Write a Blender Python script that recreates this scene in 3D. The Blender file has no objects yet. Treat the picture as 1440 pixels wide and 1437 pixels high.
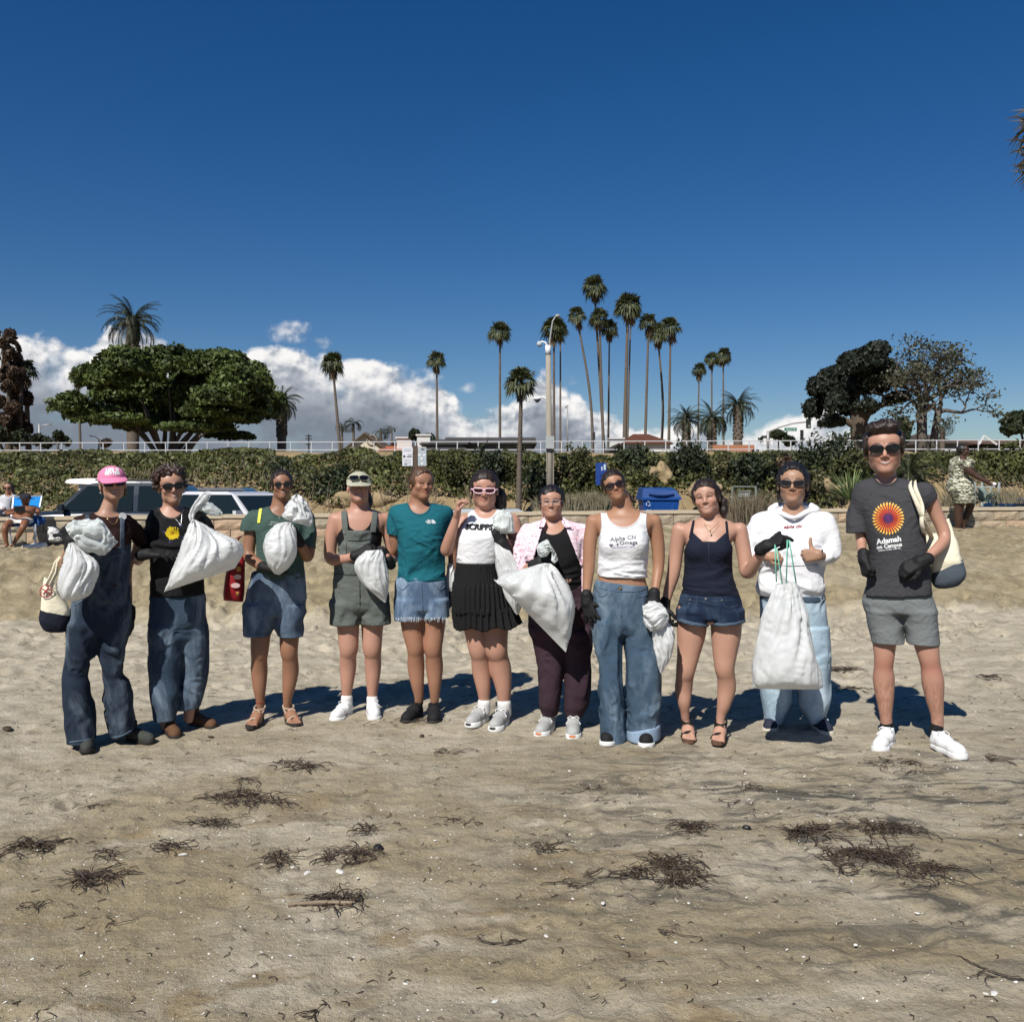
import bpy,bmesh,math,random
import numpy as np
from mathutils import Vector,Matrix,noise as mnoise
from mathutils.bvhtree import BVHTree
random.seed(7)
RNG = np.random.default_rng(7)
sc = bpy.context.scene
COL = sc.collection
R = math.radians
# ---------------------------------------------------------------- camera
FPX,HOR,CAMH = 1300.0,690.0,1.5
PITCH = math.atan((718.5-HOR)/FPX)
cam = bpy.data.cameras.new('camera'); camo = bpy.data.objects.new('camera',cam); COL.objects.link(camo)
cam.sensor_width = 36.0; cam.lens = FPX/1440*36.0
cam.clip_start = 0.05; cam.clip_end = 4000
camo.location = (0,0,CAMH); camo.rotation_euler = (R(90)-PITCH,0,0)
sc.camera = camo
# ---------------------------------------------------------------- light
SUN_EL,SUN_AZ = R(47.5),R(27)          # sun stands behind the photographer,a little to the left
sdir = Vector((-math.sin(SUN_AZ)*math.cos(SUN_EL),-math.cos(SUN_AZ)*math.cos(SUN_EL),math.sin(SUN_EL)))
sl = bpy.data.lights.new('sun','SUN'); sl.energy = 5.0; sl.angle = R(0.53); sl.color = (1.0,0.965,0.90)
so = bpy.data.objects.new('sun',sl); COL.objects.link(so)
so.rotation_euler = sdir.to_track_quat('Z','Y').to_euler()
world = bpy.data.worlds.new('World'); sc.world = world; world.use_nodes = True
sc.view_settings.view_transform = 'Standard'; sc.view_settings.look = 'None'
sc.view_settings.gamma = 1.0; sc.view_settings.exposure = 0.20
sc.view_settings.use_curve_mapping = False
EXPO = 0.0
class NT:
 """small node helper"""
 def __init__(s,tree): s.t = tree; s.n = tree.nodes; s.l = tree.links
 def node(s,typ,**kw):
  nd = s.n.new(typ)
  for k,v in kw.items(): setattr(nd,k,v)
  return nd
 def put(s,sock,v):
  if isinstance(v,bpy.types.NodeSocket): s.l.new(v,sock)
  elif v is not None:
   try: sock.default_value = v
   except Exception: sock.default_value = (*v,1.0)
 def math(s,op,a,b=None,c=None,clamp=False):
  nd = s.node('ShaderNodeMath',operation=op,use_clamp=clamp)
  s.put(nd.inputs[0],a)
  if b is not None: s.put(nd.inputs[1],b)
  if c is not None: s.put(nd.inputs[2],c)
  return nd.outputs[0]
 def vmath(s,op,a,b=None):
  nd = s.node('ShaderNodeVectorMath',operation=op)
  s.put(nd.inputs[0],a)
  if b is not None: s.put(nd.inputs[1],b)
  return nd.outputs[0]
 def mix(s,f,a,b,blend='MIX'):
  nd = s.node('ShaderNodeMix',data_type='RGBA',blend_type=blend)
  s.put(nd.inputs[0],f); s.put(nd.inputs[6],a if not isinstance(a,tuple) else (*a[:3],1)); s.put(nd.inputs[7],b if not isinstance(b,tuple) else (*b[:3],1))
  return nd.outputs[2]
 def noise(s,vec,scale,detail=4,rough=0.55,dist=0.0,lac=2.0):
  nd = s.node('ShaderNodeTexNoise'); s.put(nd.inputs['Vector'],vec); nd.inputs['Scale'].default_value = scale
  nd.inputs['Detail'].default_value = detail; nd.inputs['Roughness'].default_value = rough
  nd.inputs['Distortion'].default_value = dist; nd.inputs['Lacunarity'].default_value = lac
  return nd.outputs['Fac']
 def ss(s,v,a,b,lo=0.0,hi=1.0):
  nd = s.node('ShaderNodeMapRange',interpolation_type='SMOOTHSTEP'); s.put(nd.inputs[0],v)
  s.put(nd.inputs[1],a); s.put(nd.inputs[2],b); s.put(nd.inputs[3],lo); s.put(nd.inputs[4],hi)
  return nd.outputs[0]
 def ramp(s,fac,stops):
  nd = s.node('ShaderNodeValToRGB'); s.put(nd.inputs[0],fac); e = nd.color_ramp.elements
  while len(e) < len(stops): e.new(0.5)
  for i,(p,c) in enumerate(stops): e[i].position = p; e[i].color = (*c[:3],1)
  return nd.outputs[0]
def px_dir(px,py):
 x = (px-720)/FPX; y = (718.5-py)/FPX
 c,s_ = math.cos(PITCH),math.sin(PITCH)
 return np.array((x,c+y*s_,y*c-s_))           # camera looks along +Y,pitched down a little
def WP(px,py,depth):
 v = px_dir(px,py); t = depth/v[1]
 return np.array((v[0]*t,depth,CAMH+v[2]*t))
# sky: Nishita, with a bank of cumulus above the horizon
w = NT(world.node_tree); w.n.clear()
sky = w.node('ShaderNodeTexSky',sky_type='NISHITA'); sky.sun_disc = False
sky.sun_elevation = SUN_EL; sky.sun_rotation = math.pi+SUN_AZ
sky.altitude = 0; sky.air_density = 1.0; sky.dust_density = 0.1; sky.ozone_density = 1.6
tc = w.node('ShaderNodeTexCoord'); D = tc.outputs['Generated']
sx = w.node('ShaderNodeSeparateXYZ'); w.l.new(D,sx.inputs[0])
az = w.math('ARCTAN2',sx.outputs[0],sx.outputs[1]); el = w.math('ARCSINE',sx.outputs[2])
cb = w.node('ShaderNodeCombineXYZ'); w.put(cb.inputs[0],az); w.put(cb.inputs[1],w.math('MULTIPLY',el,1.15)); cb.inputs[2].default_value = 3.7
cv = cb.outputs[0]
prof = [(-60,465),(-30,458),(0,455),(60,452),(110,470),(160,440),(215,448),(250,470),(300,482),(370,478),(400,470),(440,478),(500,486),(560,500),(605,520),(640,545),(660,566),(690,548),(735,545),(765,505),(800,528),(835,556),(868,576),(895,592),(940,588),(1000,584),(1040,582),(1090,586),(1130,576),(1155,564),(1200,578),(1240,612),(1280,640),(1500,640)]
fc = w.node('ShaderNodeFloatCurve')
AMIN,AMAX,EMAX = -0.60,0.60,0.25
pts = []
for x,y in prof:
 v = px_dir(x,y); a = math.atan2(v[0],v[1]); e = math.asin(v[2]/np.linalg.norm(v))
 if AMIN < a < AMAX: pts.append(((a-AMIN)/(AMAX-AMIN),max(e,0)/EMAX))
cm = fc.mapping; cu = cm.curves[0]
while len(cu.points) < len(pts)+2: cu.points.new(0.5,0.5)
allp = [(0.0,pts[0][1])]+pts+[(1.0,0.10)]
for p,q in zip(cu.points,allp): p.location = q; p.handle_type = 'AUTO'
cm.update()
w.put(fc.inputs['Value'],w.math('DIVIDE',w.math('SUBTRACT',az,AMIN),AMAX-AMIN,clamp=True))
top = w.math('MULTIPLY',fc.outputs[0],EMAX)
n_big = w.noise(cv,9.0,2,0.45); n_det = w.noise(cv,21.0,5,0.52,0.15); n_fine = w.noise(cv,62.0,5,0.55,0.2)
depthc = w.math('SUBTRACT',w.math('SUBTRACT',top,el),0.010)                      # how far below the cloud top
h1 = w.math('ADD',depthc,w.math('MULTIPLY',w.math('SUBTRACT',n_big,0.5),0.045))
h2 = w.math('ADD',h1,w.math('MULTIPLY',w.math('SUBTRACT',n_det,0.5),0.060))
h3 = w.math('ADD',h2,w.math('MULTIPLY',w.math('SUBTRACT',n_fine,0.5),0.016))
dens = w.ss(h3,-0.002,0.010)
# holes where the bank thins out
gap = w.ss(n_det,0.34,0.46)
dens = w.math('MULTIPLY',dens,w.math('ADD',w.math('MULTIPLY',gap,0.35),0.65))
for pxw,pyw,rx,ry,am in ((412,468,42,20,0.8),(455,482,30,12,0.5),(655,545,26,9,0.7),(805,535,22,10,0.3)):   # loose wisps above the bank
 v = px_dir(pxw,pyw); a0 = math.atan2(v[0],v[1]); e0 = math.asin(v[2]/np.linalg.norm(v))
 dx = w.math('DIVIDE',w.math('SUBTRACT',az,a0),rx/FPX); dy = w.math('DIVIDE',w.math('SUBTRACT',el,e0),ry/FPX)
 q = w.math('ADD',w.math('MULTIPLY',dx,dx),w.math('MULTIPLY',dy,dy))
 wisp = w.math('MULTIPLY',w.ss(w.math('SUBTRACT',w.math('ADD',w.math('MULTIPLY',n_fine,1.2),w.math('MULTIPLY',n_det,1.6)),w.math('MULTIPLY',q,0.55)),1.0,1.75),am)
 dens = w.math('MAXIMUM',dens,wisp)
offv = w.vmath('ADD',cv,(-0.006,0.016,0.0))
n_l1 = w.noise(offv,21.0,5,0.52,0.15); n_l2 = w.noise(w.vmath('ADD',cv,(-0.003,0.006,0.0)),62.0,5,0.55,0.2)
relief = w.math('ADD',w.math('MULTIPLY',w.math('SUBTRACT',n_det,n_l1),1.7),w.math('MULTIPLY',w.math('SUBTRACT',n_fine,n_l2),0.8))
under = w.ss(h2,0.005,0.085)                              # 0 at the lit tops,1 in the grey base
lum = w.math('ADD',w.math('SUBTRACT',0.85,w.math('MULTIPLY',under,0.50)),w.math('MULTIPLY',relief,w.math('SUBTRACT',1.15,under)))
lum = w.math('ADD',lum,w.math('MULTIPLY',w.math('SUBTRACT',n_big,0.5),0.35))
lum = w.math('MINIMUM',w.math('MAXIMUM',lum,0.30),1.0)
ccol = w.ramp(lum,[(0.0,(0.12,0.15,0.20)),(0.36,(0.22,0.255,0.31)),(0.62,(0.42,0.455,0.51)),(0.85,(0.80,0.80,0.81)),(1.0,(0.98,0.96,0.94))])
SKYS = 0.050
hs = w.node('ShaderNodeHueSaturation'); hs.inputs['Saturation'].default_value = 1.42; w.l.new(sky.outputs[0],hs.inputs['Color'])
tint = w.vmath('MULTIPLY',hs.outputs[0],(0.86,0.95,1.16))
sc_c = w.vmath('MULTIPLY',ccol,(0.86/SKYS,)*3)
mixc = w.mix(dens,tint,sc_c)
bg = w.node('ShaderNodeBackground'); w.l.new(mixc,bg.inputs[0]); bg.inputs[1].default_value = SKYS
wo = w.node('ShaderNodeOutputWorld'); w.l.new(bg.outputs[0],wo.inputs[0])
sc.cycles.max_bounces = 6; sc.cycles.diffuse_bounces = 2; sc.cycles.glossy_bounces = 2; sc.cycles.transmission_bounces = 3; sc.cycles.transparent_max_bounces = 6
# ================================================================ materials
def srgb(r,g,b):
 f = lambda c: (c/255/12.92) if c/255 <= 0.04045 else ((c/255+0.055)/1.055)**2.4
 return (f(r),f(g),f(b))
MATS = {}
def mat(name,col,rough=0.8,spec=0.3,var=0.12,vscale=8.0,bump=0.0,bscale=200.0,metal=0.0,sss=0.0,attr=None,detail=4,bdist=0.002,emit=None,coat=0.0):
 if name in MATS: return MATS[name]
 m = bpy.data.materials.new(name); m.use_nodes = True; t = NT(m.node_tree)
 b = t.n['Principled BSDF']
 tcn = t.node('ShaderNodeTexCoord').outputs['Object']
 base = (*col,1)
 if attr:
  a = t.node('ShaderNodeVertexColor',layer_name=attr); base = a.outputs[0]
 nz = t.noise(tcn,vscale,detail,0.6)
 k = t.math('ADD',t.math('MULTIPLY',t.math('SUBTRACT',nz,0.5),var*2.4),1.0)
 nd = t.node('ShaderNodeVectorMath',operation='SCALE'); t.put(nd.inputs[0],base if attr else base[:3]); t.put(nd.inputs['Scale'],k)
 t.l.new(nd.outputs[0],b.inputs['Base Color'])
 b.inputs['Roughness'].default_value = rough; b.inputs['Specular IOR Level'].default_value = spec
 b.inputs['Metallic'].default_value = metal
 if coat: b.inputs['Coat Weight'].default_value = coat; b.inputs['Coat Roughness'].default_value = 0.05
 if sss: b.inputs['Subsurface Weight'].default_value = sss; b.inputs['Subsurface Radius'].default_value = (0.9,0.35,0.2); b.inputs['Subsurface Scale'].default_value = 0.012
 if bump:
  bn = t.node('ShaderNodeBump'); bn.inputs['Strength'].default_value = bump; bn.inputs['Distance'].default_value = bdist
  t.put(bn.inputs['Height'],t.noise(tcn,bscale,3,0.6)); t.l.new(bn.outputs[0],b.inputs['Normal'])
 m.diffuse_color = (*col,1); MATS[name] = m
 return m
def denim(name,col,fade,fscale=9.0,wash=0.5):
 if name in MATS: return MATS[name]
 m = bpy.data.materials.new(name); m.use_nodes = True; t = NT(m.node_tree); b = t.n['Principled BSDF']
 tcn = t.node('ShaderNodeTexCoord').outputs['Object']
 v2 = t.vmath('MULTIPLY',tcn,(1.0,1.0,0.45))
 f = t.ss(t.noise(v2,fscale,5,0.62,0.6),0.42,0.66,0.0,wash)
 fine = t.noise(t.vmath('MULTIPLY',tcn,(1,1,0.15)),420,2,0.7)
 c = t.mix(f,tuple(col),tuple(fade))
 nd = t.node('ShaderNodeVectorMath',operation='SCALE'); t.put(nd.inputs[0],c); t.put(nd.inputs['Scale'],t.math('ADD',0.62,t.math('MULTIPLY',fine,0.76)))
 t.l.new(nd.outputs[0],b.inputs['Base Color']); b.inputs['Roughness'].default_value = 0.9; b.inputs['Specular IOR Level'].default_value = 0.15
 bn = t.node('ShaderNodeBump'); bn.inputs['Strength'].default_value = 0.5; bn.inputs['Distance'].default_value = 0.006
 wr = t.noise(t.vmath('MULTIPLY',tcn,(1.0,1.0,1.6)),26,4,0.6,1.2)
 t.put(bn.inputs['Height'],t.math('ADD',wr,t.math('MULTIPLY',fine,0.15))); t.l.new(bn.outputs[0],b.inputs['Normal'])
 m.diffuse_color = (*col,1); MATS[name] = m
 return m
def cloth(name,col,rough=0.88,wr=1.0,wscale=22.0,aniso=(1,1,1.5),spec=0.2,var=0.06,pattern=None):
 if name in MATS: return MATS[name]
 m = bpy.data.materials.new(name); m.use_nodes = True; t = NT(m.node_tree); b = t.n['Principled BSDF']
 tcn = t.node('ShaderNodeTexCoord').outputs['Object']
 nz = t.noise(tcn,60,4,0.65)
 c = tuple(col)
 if pattern == 'floral':
  a1 = t.ss(t.noise(tcn,48,2,0.5,1.5),0.58,0.66); a2 = t.ss(t.noise(t.vmath('ADD',tcn,(4,2,1)),60,2,0.5,1.2),0.60,0.64)
  c = t.mix(a1,c,srgb(222,150,165)); c = t.mix(a2,c,srgb(125,95,120))
 if pattern == 'camo':
  v = t.vmath('MULTIPLY',tcn,(1,1,2.6))
  a1 = t.ss(t.noise(v,11,3,0.6,0.8),0.47,0.50); a2 = t.ss(t.noise(t.vmath('ADD',v,(3,5,1)),13,3,0.6,0.8),0.55,0.57)
  c = t.mix(a1,srgb(208,204,184),srgb(110,112,92)); c = t.mix(a2,c,srgb(48,50,44))
 nd = t.node('ShaderNodeVectorMath',operation='SCALE'); t.put(nd.inputs[0],c); t.put(nd.inputs['Scale'],t.math('ADD',1.0-var,t.math('MULTIPLY',nz,var*2)))
 t.l.new(nd.outputs[0],b.inputs['Base Color']); b.inputs['Roughness'].default_value = rough; b.inputs['Specular IOR Level'].default_value = spec
 b.inputs['Sheen Weight'].default_value = 0.0
 bn = t.node('ShaderNodeBump'); bn.inputs['Strength'].default_value = min(1,0.6*wr); bn.inputs['Distance'].default_value = 0.014
 t.put(bn.inputs['Height'],t.math('ADD',t.noise(t.vmath('MULTIPLY',tcn,aniso),wscale*.62,4,0.5,1.2),t.math('MULTIPLY',t.noise(tcn,500,1,0.5),0.05)))
 t.l.new(bn.outputs[0],b.inputs['Normal'])
 m.diffuse_color = (*(col[:3]),1); MATS[name] = m
 return m
def plastic_bag(name,col=(0.80,0.81,0.80),wscale=30.0):
 if name in MATS: return MATS[name]
 m = bpy.data.materials.new(name); m.use_nodes = True; t = NT(m.node_tree); b = t.n['Principled BSDF']
 tcn = t.node('ShaderNodeTexCoord').outputs['Object']
 b.inputs['Roughness'].default_value = 0.27; b.inputs['Specular IOR Level'].default_value = 0.5
 cc = t.mix(t.ss(t.noise(tcn,7,3,0.5,0.3),0.45,0.62,0.0,0.45),tuple(col),(col[0]*0.78,col[1]*0.80,col[2]*0.80))
 t.l.new(cc,b.inputs['Base Color'])
 bn = t.node('ShaderNodeBump'); bn.inputs['Strength'].default_value = 0.45; bn.inputs['Distance'].default_value = 0.006
 h = t.math('POWER',t.math('ABSOLUTE',t.math('SUBTRACT',t.noise(t.vmath('MULTIPLY',tcn,(1.3,1,.6)),wscale*.6,3,0.5,0.9),0.5)),0.6)
 t.put(bn.inputs['Height'],h); t.l.new(bn.outputs[0],b.inputs['Normal'])
 tr = t.node('ShaderNodeBsdfTranslucent'); tr.inputs[0].default_value = (0.85,0.86,0.84,1); t.l.new(bn.outputs[0],tr.inputs[1])
 mx = t.node('ShaderNodeMixShader'); mx.inputs[0].default_value = 0.36
 t.l.new(b.outputs[0],mx.inputs[1]); t.l.new(tr.outputs[0],mx.inputs[2]); t.l.new(mx.outputs[0],t.n['Material Output'].inputs[0])
 m.diffuse_color = (*col,1); MATS[name] = m
 return m
def hairmat(name,col,light):
 if name in MATS: return MATS[name]
 m = bpy.data.materials.new(name); m.use_nodes = True; t = NT(m.node_tree); b = t.n['Principled BSDF']
 tcn = t.node('ShaderNodeTexCoord').outputs['Object']
 st = t.noise(t.vmath('MULTIPLY',tcn,(1,1,0.12)),160,3,0.7)
 t.l.new(t.mix(t.ss(st,0.4,0.7),tuple(col),tuple(light)),b.inputs['Base Color'])
 b.inputs['Roughness'].default_value = 0.42; b.inputs['Specular IOR Level'].default_value = 0.45
 bn = t.node('ShaderNodeBump'); bn.inputs['Strength'].default_value = 0.8; bn.inputs['Distance'].default_value = 0.004
 t.put(bn.inputs['Height'],st); t.l.new(bn.outputs[0],b.inputs['Normal'])
 m.diffuse_color = (*col,1); MATS[name] = m
 return m
# ================================================================ objects
def setp(o,label=None,cat=None,group=None,kind=None):
 if label: o['label'] = label
 if cat: o['category'] = cat
 if group: o['group'] = group
 if kind: o['kind'] = kind
 return o
def np_mesh(name,V,F,smooth=True):
 """V (n,3), F (m,k) with one k"""
 V = np.asarray(V,dtype=np.float32); F = np.asarray(F,dtype=np.int32)
 me = bpy.data.meshes.new(name); k = F.shape[1]
 me.vertices.add(len(V)); me.vertices.foreach_set('co',V.ravel())
 me.loops.add(F.size); me.loops.foreach_set('vertex_index',F.ravel())
 me.polygons.add(len(F)); me.polygons.foreach_set('loop_start',np.arange(0,F.size,k,dtype=np.int32))
 me.polygons.foreach_set('use_smooth',np.full(len(F),smooth))
 me.update(calc_edges=True); return me
def link(name,me,m=None,parent=None,loc=(0,0,0)):
 o = bpy.data.objects.new(name,me); COL.objects.link(o); o.location = loc
 if m is not None and me is not None and not me.materials: me.materials.append(m)
 if parent is not None: o.parent = parent
 return o
def empty(name,loc=(0,0,0),rz=0.0):
 o = bpy.data.objects.new(name,None); COL.objects.link(o); o.location = loc; o.rotation_euler = (0,0,rz); o.empty_display_size = 0.1
 return o
class MB:
 """collects polygons of mixed size into one mesh"""
 def __init__(s): s.v = []; s.f = []; s.mi = []
 def add(s,V,F,mi=0):
  n = len(s.v); s.v += [tuple(map(float,p)) for p in V]; s.f += [tuple(i+n for i in f) for f in F]; s.mi += [mi]*len(F)
 def box(s,c,d,rz=0.0,M=None,mi=0,taper=1.0):
  hx,hy,hz = d[0]/2,d[1]/2,d[2]/2; P = []
  for z in (-1,1):
   k = taper if z > 0 else 1.0
   for x,y in ((-1,-1),(1,-1),(1,1),(-1,1)): P.append(Vector((x*hx*k,y*hy*k,z*hz)))
  Q = M if M is not None else Matrix.Rotation(rz,3,'Z')
  s.add([Vector(c)+Q @ p for p in P],[(3,2,1,0),(4,5,6,7),(0,1,5,4),(1,2,6,5),(2,3,7,6),(3,0,4,7)],mi)
 def tube(s,pts,rs,n=6,cap=True,mi=0,flat=1.0):
  pts = [Vector(p) for p in pts]
  if not hasattr(rs,'__len__'): rs = [rs]*len(pts)
  V = []; F = []; up = None
  for i,p in enumerate(pts):
   t = (pts[min(i+1,len(pts)-1)]-pts[max(i-1,0)]).normalized()
   if up is None: up = t.orthogonal().normalized()
   a = (up-t*up.dot(t)); a = a.normalized() if a.length > 1e-6 else t.orthogonal().normalized(); b = t.cross(a); up = a
   for k in range(n):
    an = 2*math.pi*k/n; V.append(p+(a*math.cos(an)+b*math.sin(an)*flat)*rs[i])
  for i in range(len(pts)-1):
   for k in range(n):
    k2 = (k+1) % n; F.append((i*n+k,i*n+k2,(i+1)*n+k2,(i+1)*n+k))
  if cap: F.append(tuple(range(n-1,-1,-1))); F.append(tuple((len(pts)-1)*n+k for k in range(n)))
  s.add(V,F,mi)
 def build(s,name,m,parent=None,loc=(0,0,0),smooth=False):
  me = bpy.data.meshes.new(name); me.from_pydata(s.v,[],s.f)
  ms = m if isinstance(m,(list,tuple)) else [m]
  for x in ms: me.materials.append(x)
  if len(ms) > 1: me.polygons.foreach_set('material_index',s.mi)
  if smooth: me.polygons.foreach_set('use_smooth',[True]*len(me.polygons))
  me.update(); return link(name,me,None,parent,loc)
def crom(P,n):
 """Catmull-Rom through rows of P (k,c) -> n samples per span"""
 P = np.asarray(P,dtype=float); Q = np.vstack([2*P[0]-P[1],P,2*P[-1]-P[-2]]); out = []
 for i in range(1,len(Q)-2):
  for t in np.linspace(0,1,n,endpoint=False):
   a,b,c,d = Q[i-1],Q[i],Q[i+1],Q[i+2]
   out.append(0.5*((2*b)+(c-a)*t+(2*a-5*b+4*c-d)*t*t+(3*b-a-3*c+d)*t**3))
 out.append(Q[-2]); return np.array(out)
# ================================================================ implicit surfaces
_LAT = RNG.random((32,32,32)).astype(np.float32)*2-1
def vnoise(x,y,z):
 xi = np.floor(x).astype(np.int32); yi = np.floor(y).astype(np.int32); zi = np.floor(z).astype(np.int32)
 fx = x-xi; fy = y-yi; fz = z-zi; fx = fx*fx*(3-2*fx); fy = fy*fy*(3-2*fy); fz = fz*fz*(3-2*fz)
 a = xi & 31; b = yi & 31; c = zi & 31; a1 = (a+1) & 31; b1 = (b+1) & 31; c1 = (c+1) & 31
 L = _LAT
 c00 = L[a,b,c]*(1-fx)+L[a1,b,c]*fx; c10 = L[a,b1,c]*(1-fx)+L[a1,b1,c]*fx
 c01 = L[a,b,c1]*(1-fx)+L[a1,b,c1]*fx; c11 = L[a,b1,c1]*(1-fx)+L[a1,b1,c1]*fx
 return (c00*(1-fy)+c10*fy)*(1-fz)+(c01*(1-fy)+c11*fy)*fz
def cone(a,b,ra,rb=None):
 a = np.asarray(a,float); b = np.asarray(b,float); rb = ra if rb is None else rb; r = max(ra,rb)
 ab = b-a; L2 = float(ab@ab)+1e-12
 def f(x,y,z):
  px,py,pz = x-a[0],y-a[1],z-a[2]
  t = np.clip((px*ab[0]+py*ab[1]+pz*ab[2])/L2,0,1)
  return np.sqrt((px-t*ab[0])**2+(py-t*ab[1])**2+(pz-t*ab[2])**2)-(ra+(rb-ra)*t)
 return (f,np.minimum(a,b)-r,np.maximum(a,b)+r)
def ell(c,r,Rm=None):
 c = np.asarray(c,float); r = np.asarray(r,float)*np.ones(3); m = float(r.max())
 def f(x,y,z):
  px,py,pz = x-c[0],y-c[1],z-c[2]
  if Rm is not None:
   px,py,pz = (Rm[0][0]*px+Rm[1][0]*py+Rm[2][0]*pz,Rm[0][1]*px+Rm[1][1]*py+Rm[2][1]*pz,Rm[0][2]*px+Rm[1][2]*py+Rm[2][2]*pz)
  k0 = np.sqrt((px/r[0])**2+(py/r[1])**2+(pz/r[2])**2)
  k1 = np.sqrt((px/r[0]**2)**2+(py/r[1]**2)**2+(pz/r[2]**2)**2)+1e-9
  return k0*(k0-1)/k1
 ext = m if Rm is not None else r
 return (f,c-ext,c+ext)
def zloft(keys,cap=0.01,n=2.2):
 """keys: rows (z, cx, cy, rx, ry) from high z to low or back"""
 K = np.array(sorted([tuple(k) for k in keys]),float)
 S = crom(K,8) if len(K) > 2 else K
 zz = S[:,0]; o = np.argsort(zz); S = S[o]; zz = S[:,0]
 def f(x,y,z):
  cx = np.interp(z,zz,S[:,1]); cy = np.interp(z,zz,S[:,2]); rx = np.interp(z,zz,S[:,3]); ry = np.interp(z,zz,S[:,4])
  ax = np.abs(x-cx)/rx; ay = np.abs(y-cy)/ry
  q = (ax**n+ay**n)**(1/n)+1e-6
  g = np.sqrt((ax**(n-1)/rx)**2+(ay**(n-1)/ry)**2)/q**(n-1)+1e-6
  d = (q-1)/g
  d = np.maximum(d,-np.minimum(rx,ry))
  e = np.maximum(z-zz[-1],zz[0]-z)
  # rounded ends
  k = cap; a = np.maximum(d+k,0); b = np.maximum(e+k,0)
  return np.where((a > 0) & (b > 0),np.sqrt(a*a+b*b)-k,np.maximum(d,e))
 m = S[:,3].max(); my = S[:,4].max()
 return (f,np.array((S[:,1].min()-m,S[:,2].min()-my,zz[0])),np.array((S[:,1].max()+m,S[:,2].max()+my,zz[-1])))
def merged(prims):
 """hard union of prims as one prim, so that blending it does not swell it"""
 lo = np.min([p[1] for p in prims],0); hi = np.max([p[2] for p in prims],0)
 def f(x,y,z):
  out = np.full((x.shape[0],y.shape[1],z.shape[2]),0.12,np.float32); X,Y,Z = x[:,0,0],y[0,:,0],z[0,0,:]
  for g,l,h in prims:
   i0,i1 = np.searchsorted(X,(l[0]-.07,h[0]+.07)); j0,j1 = np.searchsorted(Y,(l[1]-.07,h[1]+.07)); k0,k1 = np.searchsorted(Z,(l[2]-.07,h[2]+.07))
   if i1 > i0 and j1 > j0 and k1 > k0: s = out[i0:i1,j0:j1,k0:k1]; np.minimum(s,g(x[i0:i1],y[:,j0:j1],z[:,:,k0:k1]),out=s)
  return out
 return (f,lo,hi)
def limb(pts,n=4):
 """pts rows (x,y,z,r) -> one prim: cones along a smooth curve"""
 S = crom(pts,n) if len(pts) > 2 else np.array(pts,float)
 return [merged([cone(S[i,:3],S[i+1,:3],max(S[i,3],.003),max(S[i+1,3],.003)) for i in range(len(S)-1)])]
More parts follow.
